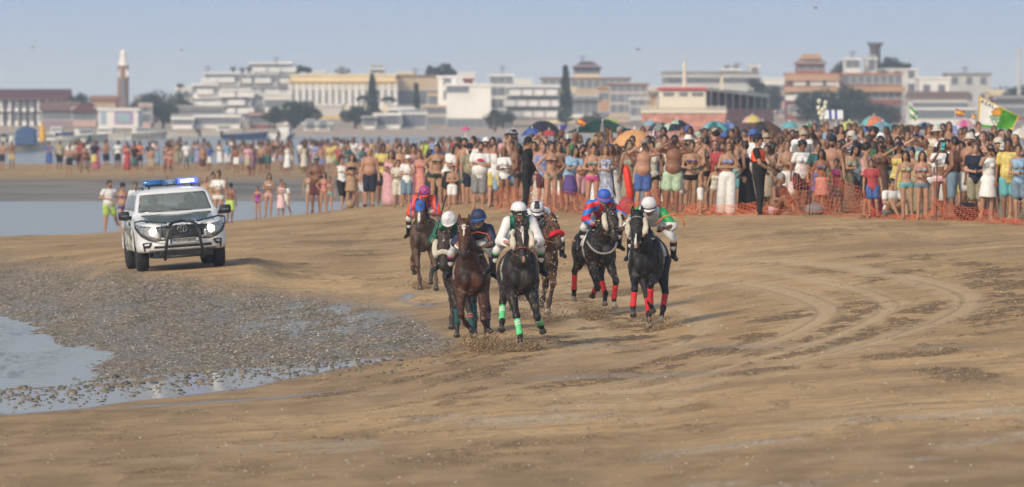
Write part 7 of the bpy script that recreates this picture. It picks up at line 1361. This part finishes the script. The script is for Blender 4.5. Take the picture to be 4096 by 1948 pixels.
for k in range(9):
    t_ = k / 8; m = MB(); x = PX(2850 + 258 * t_); y = 6.4 + 19.4 * t_; m.tube([(x, y, zq(440)), (x, y, zq(362 + 28 * t_))], .05, 5); m.build('deck_post', FW, fe)
m = MB(); m.add([(PX(2836), 11, zq(437)), (PX(3105), 31, zq(437)), (PX(3105), 31, zq(385)), (PX(2836), 11, zq(360)), (PX(2836), 11.3, zq(437)), (PX(3105), 31.3, zq(437)), (PX(3105), 31.3, zq(385)), (PX(2836), 11.3, zq(360))], [(0, 1, 2, 3), (7, 6, 5, 4), (0, 3, 7, 4), (3, 2, 6, 7), (2, 1, 5, 6), (1, 0, 4, 5)]); m.build('saloon_wall', mat('saloon_grey', (.10, .11, .12), .6), fe)
m = MB()
for p in range(2564, 2906, 9): m.tube([(PX(p), -.1, zq(440)), (PX(p), -.1, zq(424))], .035, 4)
m.box(PX(2562), PX(2906), -.08, .05, zq(452), zq(438)); m.build('bow_rail', FW, fe)
for k, y in enumerate((426, 432)): m = MB(); m.tube([(PX(2562), -.1, zq(y)), (PX(2906), -.1, zq(y))], .03, 5); m.build('rail', FW, fe)
# small boats and things on the left water
BW_ = mat('boat_white', (.68, .66, .60), .5); BBL = mat('boat_blue', (.05, .10, .22), .6)
def boat(px, py, L, label, col=BW_, cab=True, rz=0, d=None):
    d = HC * F / (py - 400) if d is None else d; r = empty('boat', (X_(px, d), d, 0), R(rz), label, 'boat', 'small boats moored off the far bank'); m = MB(); n = 9; V = []
    for z, k in ((-.15, .5), (.25, .8), (.62, 1.0)):
        for i in range(n): t = i / (n - 1); wdt = (1 - (max(0, t - .35) / .65) ** 2.2) ** .6 * L * .17 * k; V += [(-L / 2 + L * t * (1 if z < .5 else 1.03), -wdt, z + .25 * t * t * (z > .2)), (-L / 2 + L * t * (1 if z < .5 else 1.03), wdt, z + .25 * t * t * (z > .2))]
    Fc = []
    for j in range(2):
        for i in range(n - 1): a = j * 2 * n + 2 * i; Fc += [(a, a + 2, a + 2 * n + 2, a + 2 * n), (a + 1, a + 2 * n + 1, a + 2 * n + 3, a + 3)]
        a = j * 2 * n; Fc.append((a, a + 2 * n, a + 2 * n + 1, a + 1))
    for i in range(n - 1): a = 4 * n + 2 * i; Fc.append((a, a + 2, a + 3, a + 1))
    m.add(V, Fc); m.build('hull', col, r)
    if cab: c = MB(); c.box(-L * .12, L * .16, -L * .09, L * .09, .6, 1.35); co = c.build('cabin', BW_, r, bevel=.08); c = MB(); c.box(-L * .10, L * .14, -L * .095, L * .095, .95, 1.2); c.build('cabin_window', WIN, co)
    m = MB(); m.box(-L * .5 - .25, -L * .5 + .02, -.15, .15, .2, .95); m.build('outboard_motor', M_BLACK, r)
for i, (px, py, L, col, cab, rz, lab) in enumerate(((70, 604, 5.5, BW_, True, 20, 'white motorboat nearest the blue cover at the far left'), (118, 572, 6, BW_, True, -30, 'white boat behind the blue-covered one'), (175, 590, 6.5, BW_, True, 10, 'white boat beside the yellow upright board'), (262, 578, 5, BW_, False, 160, 'low white dinghy left of the red-topped person'), (330, 566, 6, BW_, True, 30, 'white cabin boat behind the sandbank crowd'), (30, 562, 5, BBL, False, 0, 'small dark blue boat at the far left'), (420, 560, 6, BW_, True, -15, 'white boat near the long magenta dress'), (560, 556, 6.5, BW_, True, 25, 'white boat behind the crowd left of the patrol car'), (700, 552, 5.5, BW_, False, 180, 'low white boat far behind the patrol car'), (890, 545, 6, BW_, True, 12, 'white cabin boat behind the white long dress'), (1140, 556, 7, BW_, True, 80, 'white boat with a flat canopy right of centre-left'), (980, 558, 5, BBL, False, 10, 'dark blue low boat on the far water'), (225, 556, 5, BBL, True, -10, 'blue-hulled boat farthest out on the left'))): boat(px, py, L, lab, col, cab, rz)
d = 735; m = MB(); x = X_(103, d); m.prism([(x - 1.0, .5), (x + .9, .5), (x + .75, 1.9), (x - .2, 2.2), (x - .85, 1.8)], d, d + 3, axis='y'); tag(m.build('boat_cover', BBL, None, bevel=.15), 'dark blue tarpaulin cover bulging over a moored boat at the far left', 'tarpaulin')
d = 760; m = MB(); x = X_(170, d); m.tube([(x, d, .0), (x + .05, d, .5), (x, d, 1.6), (x - .08, d, 2.5)], [.12, .30, .28, .05], 8); tag(m.build('kayak', mat('kayak_yellow', s2l('#d9a63c'), .5), None, True), 'yellow kayak standing upright on the water edge', 'kayak')
# ------------------------------------------------------------------ parasols, flags, fence, air
def parasol(px, y0, wpx, d, cols, label, grp='parasols behind the crowd', tilt=0, nseg=8):
    X = X_(px, d); g = G(X, d); W = wpx * d / F; H = Z_(y0, d) - g; r = empty('parasol', (X, d, g), 0, label, 'parasol', grp); c = MB(); n = nseg * 2; rr = W / 2; drop = min(.34 * W, .62)
    prof = [(.02, 0), (.35, -.10), (.7, -.42), (1.0, -1.0)]; V = []; Fc = []; mi = []
    for (a, b) in prof:
        for k in range(n): an = 2 * math.pi * k / n + .2; e = 1 if k % 2 == 0 else .965; V.append((a * rr * e * math.cos(an), a * rr * e * math.sin(an), H + b * drop + (.0 if k % 2 == 0 else .03 * a)))
    base = len(V); V += [(v[0], v[1], v[2] - .012) for v in V]
    for i in range(3):
        for k in range(n): f = (i * n + k, i * n + (k + 1) % n, (i + 1) * n + (k + 1) % n, (i + 1) * n + k); Fc += [f, tuple(q + base for q in f[::-1])]; mi += [((k // 2) + (i if len(cols) > 3 else 0)) % len(cols)] * 2
    Fc += [(3 * n + k, 3 * n + (k + 1) % n, base + 3 * n + (k + 1) % n, base + 3 * n + k) for k in range(n)]; mi += [0] * n
    c.v = V; c.f = Fc; c.m = mi; o = c.build('canopy', [gmat(q) for q in cols], r, False); 
    p = MB(); p.tube([(0, 0, 0), (0, 0, H + .08)], .02, 6); p.build('pole', TM['pale'], r)
    if tilt: r.rotation_euler = (0, R(tilt), 0)
for a in ((2538, 518, 190, 213, ['amber'], 'plain orange parasol in the middle of the crowd'), (2128, 512, 90, 330, ['royal', 'blue'], 'royal blue parasol left of the grey-navy one'), (2172, 482, 150, 350, ['charcoal', 'navy'], 'grey-navy parasol above the black-clad officer'), (2196, 520, 70, 300, ['red'], 'small red parasol below the grey-navy one'), (2706, 478, 130, 310, ['navy', 'coral', 'mint', 'navy'], 'navy, coral and mint striped parasol, higher of two'), (2822, 512, 110, 290, ['coral', 'navy', 'mint', 'navy'], 'navy, coral and mint striped parasol, lower right one'), (2860, 484, 130, 330, ['aqua', 'teal'], 'turquoise parasol right of the striped pair'), (2912, 488, 90, 340, ['lavender', 'blue'], 'lavender-blue parasol beside the turquoise one'), (3052, 484, 200, 300, ['brown', 'charcoal'], 'wide taupe parasol behind the orange-vested officer'), (3010, 460, 90, 390, ['yellow', 'pink', 'yellow'], 'yellow and pink parasol above the taupe one'), (3158, 488, 70, 310, ['aqua'], 'small turquoise parasol right of the taupe one'), (3398, 484, 110, 320, ['yellow', 'lime'], 'yellow-green parasol right of the blue and white tent'), (3496, 462, 120, 350, ['orange', 'aqua', 'orange'], 'orange and aqua parasol before the dark trees'), (3530, 486, 110, 320, ['aqua', 'denim'], 'pale aqua parasol under the orange one'), (3450, 500, 80, 350, ['royal', 'sky'], 'blue parasol between the yellow-green and orange ones'), (3634, 512, 150, 270, ['sky', 'lavender'], 'light blue parasol with lavender panels'), (3700, 488, 90, 330, ['denim', 'navy'], 'grey-blue parasol right of the pale aqua one'), (3820, 500, 150, 310, ['white', 'lavender'], 'whitish parasol left of the big flag'), (3858, 478, 90, 360, ['pink', 'magenta'], 'pink parasol left of the flagpole'), (3770, 492, 80, 350, ['aqua', 'sky'], 'sky-blue parasol left of the pink one'), (4092, 512, 120, 250, ['white', 'cream'], 'white parasol at the right edge below the flag'), (2436, 472, 100, 400, ['lime', 'yellow'], 'lime-yellow parasol behind the green tent'), (2640, 488, 110, 340, ['charcoal', 'grey'], 'charcoal parasol right of the orange one'), (2052, 516, 60, 400, ['sky', 'white'], 'small sky-blue parasol at the left end'), (1862, 508, 40, 420, ['magenta'], 'small magenta parasol at the far left of the crowd'), (2600, 482, 60, 380, ['aqua', 'sky'], 'small aqua parasol left of the charcoal one'), (3240, 492, 60, 350, ['mint', 'green'], 'pale green parasol left of the balloons')):
    parasol(*a)
# dark green tent, silver closed parasol, blue and white windbreak tent
d = 330; X = X_(2405, d); g = G(X, d); m = MB(); W = 1.35; zt_ = Z_(478, d); m.add([(X - W, d, Z_(532, d)), (X + W, d, Z_(532, d)), (X + W, d + 2.4, Z_(532, d)), (X - W, d + 2.4, Z_(532, d)), (X - .2, d + 1.2, zt_), (X + .3, d + 1.2, zt_)], [(0, 1, 5, 4), (1, 2, 5), (2, 3, 4, 5), (3, 0, 4), (3, 2, 1, 0)])
te = m.build('beach_tent', gmat('darkgreen'), None); tag(te, 'dark green peaked beach tent left of the orange parasol', 'tent'); p = MB()
for x, y in ((X - W + .05, d + .05), (X + W - .05, d + .05), (X - W + .05, d + 2.3), (X + W - .05, d + 2.3)): p = MB(); p.tube([(x, y, g), (x, y, Z_(532, d))], .03, 6); p.build('tent_pole', TM['pale'], te)
d = 232; X = X_(2410, d); g = G(X, d); r = empty('parasol', (X, d, g), 0, 'closed silver-grey parasol standing upright before the green tent', 'parasol'); m = MB(); zt_ = Z_(482, d) - g; m.lathe([(.05, zt_ - .85), (.11, zt_ - .75), (.09, zt_ - .35), (.015, zt_)], n=10); m.build('canopy', gmat('grey'), r, True); m = MB(); m.tube([(0, 0, 0), (0, 0, zt_ + .03)], .018, 6); m.build('pole', TM['pale'], r)
d = 262; X = X_(2618, d); g = G(X, d); m = MB(); r = empty('parasol', (X, d, g), 0, 'closed purple, red and white striped parasol held upright by the orange one', 'parasol'); zt_ = Z_(520, d) - g; m.lathe([(.05, zt_ - .62), (.10, zt_ - .5), (.09, zt_ - .2), (.05, zt_)], n=10); 
for i in range(len(m.f)): m.m[i] = i % 3
m.build('canopy', [gmat('purple'), gmat('red'), gmat('white')], r); m = MB(); m.tube([(0, 0, 0), (0, 0, zt_)], .018, 6); m.build('pole', TM['pale'], r)
d = 330; X = X_(3333, d); g = G(X, d); r = empty('windbreak_tent', (X, d, g), 0, 'white beach tent with vertical blue stripes', 'tent'); 
for k in range(7): m = MB(); x0 = -.38 + k * .109; z0, z1 = Z_(476, d) - g, Z_(440, d) - g; m.add([(x0, 0, z0), (x0 + .107, 0, z0), (x0 + .107, .3, z1), (x0, .3, z1), (x0, .03, z0), (x0 + .107, .03, z0), (x0 + .107, .33, z1), (x0, .33, z1)], [(0, 1, 2, 3), (7, 6, 5, 4), (0, 4, 5, 1), (2, 6, 7, 3), (1, 5, 6, 2), (3, 7, 4, 0)]); m.build('stripe_panel', gmat('royal' if k in (2, 4) else 'white'), r)
for x in (-.3, .1, .3): m = MB(); m.tube([(x, .1, 0), (x, .1, Z_(476, d) - g)], .02, 5); m.build('tent_pole', TM['pale'], r)
# balloons
d = 300; X = X_(3292, d); g = G(X, d); kn = MB()
for i, (px, py) in enumerate(((3277, 405), (3302, 412), (3274, 432), (3300, 430), (3291, 440), (3279, 452), (3286, 474), (3290, 460))):
    m = MB(); c = at(px, py, d + (i % 3) * .1); m.ball(c, (.085, .085, .10), 10); m.tube([(c.x, c.y, c.z - .1), (X, d, g + 1.9)], .004, 4); tag(m.build('balloon', mat('balloon_cream', (.60, .58, .47), .35), None, True), f"pale cream balloon, {['top left', 'top right', 'upper left', 'upper right', 'central', 'lower left', 'lowest', 'lower right'][i]} of the tall bunch", 'balloon', 'bunch of cream balloons above the crowd')
# club flag: white and green with yellow edge
def flag(poly, d, colfn, mats, name, label, pole, grp=None, wave=.06, nx=40, ny=28):
    tl, tr, br_, bl = [at(p[0], p[1], d) for p in poly]; V = []; n = (nx + 1) * (ny + 1)
    for j in range(ny + 1):
        for i in range(nx + 1):
            u, v = i / nx, j / ny; p = (tl * (1 - u) + tr * u) * (1 - v) + (bl * (1 - u) + br_ * u) * v; w_ = wave * math.sin(u * 7 + v * 2.5) * u; V.append((p.x, p.y + w_, p.z + w_ * .15))
    V += [(a, b + .008, c) for a, b, c in V]; f = []; mi = []
    for j in range(ny):
        for i in range(nx): a = j * (nx + 1) + i; q = (a, a + 1, a + nx + 2, a + nx + 1); f += [q, tuple(k + n for k in q[::-1])]; mi += [colfn((i + .5) / nx, (j + .5) / ny)] * 2
    r = empty(name, (0, 0, 0), 0, label, 'flag', grp); m = MB(); m.v = V; m.f = f; m.m = mi; c = m.build('flag_cloth', mats, r, True); p = MB(); p.tube([at(pole[0], pole[1], d + .02), at(pole[0], pole[2], d + .02)], .018, 6); p.build('flagpole', mat('pole_yellow', (.5, .36, .06), .5) if grp is None else TM['grey'], r)
    def on(u, v):
        p = (tl * (1 - u) + tr * u) * (1 - v) + (bl * (1 - u) + br_ * u) * v; w_ = wave * math.sin(u * 7 + v * 2.5) * u; return Vector((p.x, p.y + w_ - .012, p.z + w_ * .15))
    return c, on
def bf(u, v):
    if u < .03 or u > .97 or v < .03: return 2
    if v > .88: return 1 if u < .9 else 2
    e = u - (.46 + .10 * math.sin(v * 3.2)); return 1 if e > 0 else 0
BG = mat('flag_green', (.07, .33, .03), .8, var=.15, bump=.4, bscale=4); 
c, on = flag([(3919, 386), (4078, 464), (4050, 520), (3914, 508)], 262, bf, [gmat('white'), BG, mat('flag_yellow', (.75, .48, .05), .8)], 'flag', 'large white and green football flag with yellow border, crest and lettering', (3916, 384, 640))
def letters(txt, us, vs, sz, m_, rot):
    for ch, u, v in zip(txt, us, vs): text_obj(ch, sz, m_, c, Matrix.Translation(on(u, v)) @ Matrix.Rotation(R(90), 4, 'X') @ Matrix.Rotation(R(rot), 4, 'Z'), ext=.002, name='letter')
letters('REAL', (.07, .17, .26, .345), (.14, .14, .14, .14), .16, mat('letter_dark', (.03, .03, .03), .8), -22); letters('BETIS', (.52, .63, .73, .83, .92), (.14, .15, .17, .2, .26), .14, mat('letter_green', (.015, .09, .01), .8), -26)
cr = MB(); o_ = on(.47, .42); ph = lambda x, z: o_ + Vector((x, -.01, z)); cr.tube([ph(-.13, .02), ph(-.15, .13), ph(-.07, .20), ph(0, .235), ph(.07, .20), ph(.15, .13), ph(.13, .02), ph(-.13, .02)], .02, 5); cr.add([ph(-.12, .02), ph(.12, .02), ph(.13, .12), ph(0, .2), ph(-.13, .12)], [(0, 1, 2, 3, 4)]); cr.build('crest_crown', mat('crest_gold', (.62, .30, .03), .7), c)
cr = MB(); cr.tube([ph(-.22, -.02), ph(0, -.48), ph(.22, -.02), ph(-.22, -.02)], .014, 5)
for x in (-.09, 0, .09): cr.tube([ph(x - .035, -.06), ph(x - .035, -.22 + abs(x)), ph(x + .03, -.2 + abs(x)), ph(x + .01, -.13), ph(x + .03, -.08), ph(x - .035, -.06)], .010, 5)
cr.build('crest_emblem', mat('crest_green', (.10, .36, .10), .7), c)
YR = [gmat('red'), mat('flag_gold', (.75, .42, .03), .8)]; band3 = lambda u, v: 1 if .28 < v < .72 else 0
flag([(2316, 470), (2345, 486), (2336, 506), (2305, 495)], 330, band3, YR, 'flag', 'small red and yellow flag waving left of the green tent', (2310, 468, 560), 'small flags above the crowd', .03, 14, 10); flag([(3822, 434), (3858, 444), (3856, 468), (3822, 460)], 330, band3, YR, 'flag', 'small orange-red and yellow flag left of the club flag', (3821, 432, 560), 'small flags above the crowd', .03, 14, 10); flag([(3890, 455), (3908, 462), (3906, 478), (3890, 474)], 340, band3, YR, 'flag', 'tiny yellow-red flag beside the flagpole of the club flag', (3889, 453, 560), 'small flags above the crowd', .03, 12, 8)
flag([(3636, 420), (3672, 452), (3664, 486), (3640, 462)], 320, lambda u, v: 1 if .33 < v < .66 else 0, [BG, gmat('white')], 'flag', 'dark green and white flag drooping before the white houses', (3635, 418, 560), 'small flags above the crowd', .05, 14, 10)
flag([(2240, 498), (2262, 500), (2262, 522), (2240, 520)], 300, lambda u, v: 0, [gmat('royal')], 'flag', 'small plain blue flag right of the grey-navy parasol', (2239, 497, 580), 'small flags above the crowd', .02, 10, 8)
# orange plastic net fence sagging in front of the crowd
ONET = mat('net_orange', (.62, .13, .05), .6, var=.3, scale=3); xs = np.arange(1985, 4110, 8.5)
tops = ([1980, 2010, 2120, 2330, 2400, 2500, 2600, 2640, 2700, 2900, 3080, 3160, 3215, 3245, 3300, 3450, 3530, 3560, 3680, 3745, 3800, 3950, 3995, 4010, 4110], [.1, .5, .58, .5, .22, .25, .45, .72, .28, .22, .30, .75, 1.12, 1.15, .95, .6, .12, .08, .10, .52, .36, .26, .06, .10, .12])
for (a, b_, lab) in ((1985, 2420, 'orange plastic net sagging before the black-clad officer'), (2430, 3070, 'trampled orange net lying low below the men with binoculars'), (3085, 3545, 'orange net pulled up to a tall peak at an iron rod'), (3560, 4110, 'collapsed orange net with a low peak near the right edge')):
    q = np.arange(a, b_, 11.0); nr = 10; P = []
    for px in q:
        d0 = df(px) - (.9 if px > 2500 else .3); h = float(np.interp(px, *tops)); g0 = gpt(px, d0)
        P.append([Vector((g0.x + .05 * math.sin(px * .05 + j * .6) + (.10 * (j / nr) * math.sin(px * .021)), d0 + .25 * math.sin(px * .012) + (1 - j / nr) * (-.35) * (h < .5) + .04 * math.sin(px * .11 + j), g0.z + .01 + h * (j / nr) + .02 * math.sin(px * .17 + j * 1.7) * (j > 0))) for j in range(nr + 1)])
    m = MB(); t = .0042
    def rib(A, Bq, hv):
        o = Vector((0, 0, t)) if hv else Vector((t, 0, 0)); m.add([A - o, A + o, Bq + o, Bq - o, ], [(0, 1, 2, 3)])
    for i in range(len(q)):
        for j in range(nr + 1):
            if i + 1 < len(q): rib(P[i][j], P[i + 1][j], True)
            if j < nr: rib(P[i][j], P[i][j + 1], False)
    me = bpy.data.meshes.new('net_fence'); me.from_pydata(m.v, [], m.f); o = link('net_fence', me, ONET); tag(o, lab, 'fence', 'orange net barrier along the crowd')
for px, h, lab in ((3238, 1.62, 'thin iron rod holding up the tall peak of the orange net'), (3745, 1.30, 'thin iron rod at the low net peak on the right'), (2100, 1.0, 'thin iron rod behind the black-clad officer'), (2640, .95, 'short iron rod below the person in pale green shorts')):
    m = MB(); p = gpt(px, df(px) - .92); m.tube([p + Vector((0, 0, -.1)), p + Vector((.02, 0, h))], .012, 6); tag(m.build('fence_rod', mat('iron', (.05, .035, .03), .7), None), lab, 'rod', 'rods of the net barrier')
# bags and loose things by the barrier
def bag(px, dd, w_, h_, c, lab):
    p = gpt(px, df(px) + dd); r = MB(); r.ball((p.x, p.y, p.z + h_ * .45), (w_ / 2, .18, h_ / 2), 12); o = r.build('beach_bag', gmat(c), None, True); tag(o, lab, 'bag', 'bags on the sand'); s = MB(); s.tube([(p.x - w_ * .25, p.y, p.z + h_ * .8), (p.x, p.y, p.z + h_ * 1.25), (p.x + w_ * .25, p.y, p.z + h_ * .8)], .012, 5); s.build('strap', gmat(c), o)
bag(3868, .2, .55, .42, 'black', 'black bulky bag on the sand behind the right net peak'); bag(2508, .0, .42, .45, 'red', 'red bag on the sand between the dresses left of the blue shorts'); bag(1400, -.6, .30, .26, 'tan', 'straw bag hanging low by the tan skirt'); bag(3505, .3, .34, .5, 'red', 'red patterned bag by the child in red tee'); bag(3262, .4, .5, .3, 'grey', 'grey bag lying under the tall net peak')
g0 = gpt(2516, df(2516) + 2.2); m = MB(); m.tube([g0 + Vector((.05, 0, .05)), g0 + Vector((.02, 0, .5)), g0 + Vector((-.06, 0, 1.0)), g0 + Vector((-.08, 0, 1.12))], [.06, .09, .09, .04], 10); tag(m.build('rescue_float', mat('float_red', (.70, .03, .01), .5), None, True), 'tall red rescue float standing left of the blue shorts', 'float')
# birds
for i, (px, py, d, s) in enumerate(((1845, 155, 420, 1.0), (2552, 198, 430, 1.0), (3262, 32, 400, .9), (1470, 195, 500, .8), (130, 190, 460, .9), (725, 202, 470, .8))):
    c = at(px, py, d); m = MB(); m.ball((0, 0, 0), (.05, .18, .045), 8)
    for sg in (-1, 1): m.add([(0, .06, .01), (0, -.06, .01), (sg * .26, -.03, .10), (sg * .26, .07, .10), (sg * .52, .08, .03), (0, .06, .0), (0, -.06, .0), (sg * .26, -.03, .09), (sg * .26, .07, .09), (sg * .52, .08, .02)], [(0, 1, 2, 3), (3, 2, 4), (5, 8, 7, 6), (8, 9, 7)])
    o = m.build('gull', mat('gull_grey', (.25, .25, .27), .8), None); o.location = c; o.scale = (s * .65,) * 3; o.rotation_euler = (0, 0, i); tag(o, f"small gull in flight, {['above the centre riders', 'above the ferry', 'high at the top right', 'above the palace', 'at the far left sky', 'right of the brick tower'][i]}", 'bird', 'gulls in the sky')
# air: one even box of haze
m = MB(); m.box(-1500, 1500, -30, 2600, -3, 70); hz = m.build('haze', bpy.data.materials.new('haze'), None); tag(hz, 'thin sea haze over the beach and the town', 'haze', kind='stuff')
hm = hz.data.materials[0]; hm.use_nodes = True; t = hm.node_tree; t.nodes.clear(); o_ = N(t, 'ShaderNodeOutputMaterial'); pv = N(t, 'ShaderNodeVolumePrincipled'); pv.inputs['Color'].default_value = (.80, .88, 1.0, 1); pv.inputs['Density'].default_value = .00031; pv.inputs['Anisotropy'].default_value = .2; t.links.new(pv.outputs[0], o_.inputs['Volume'])
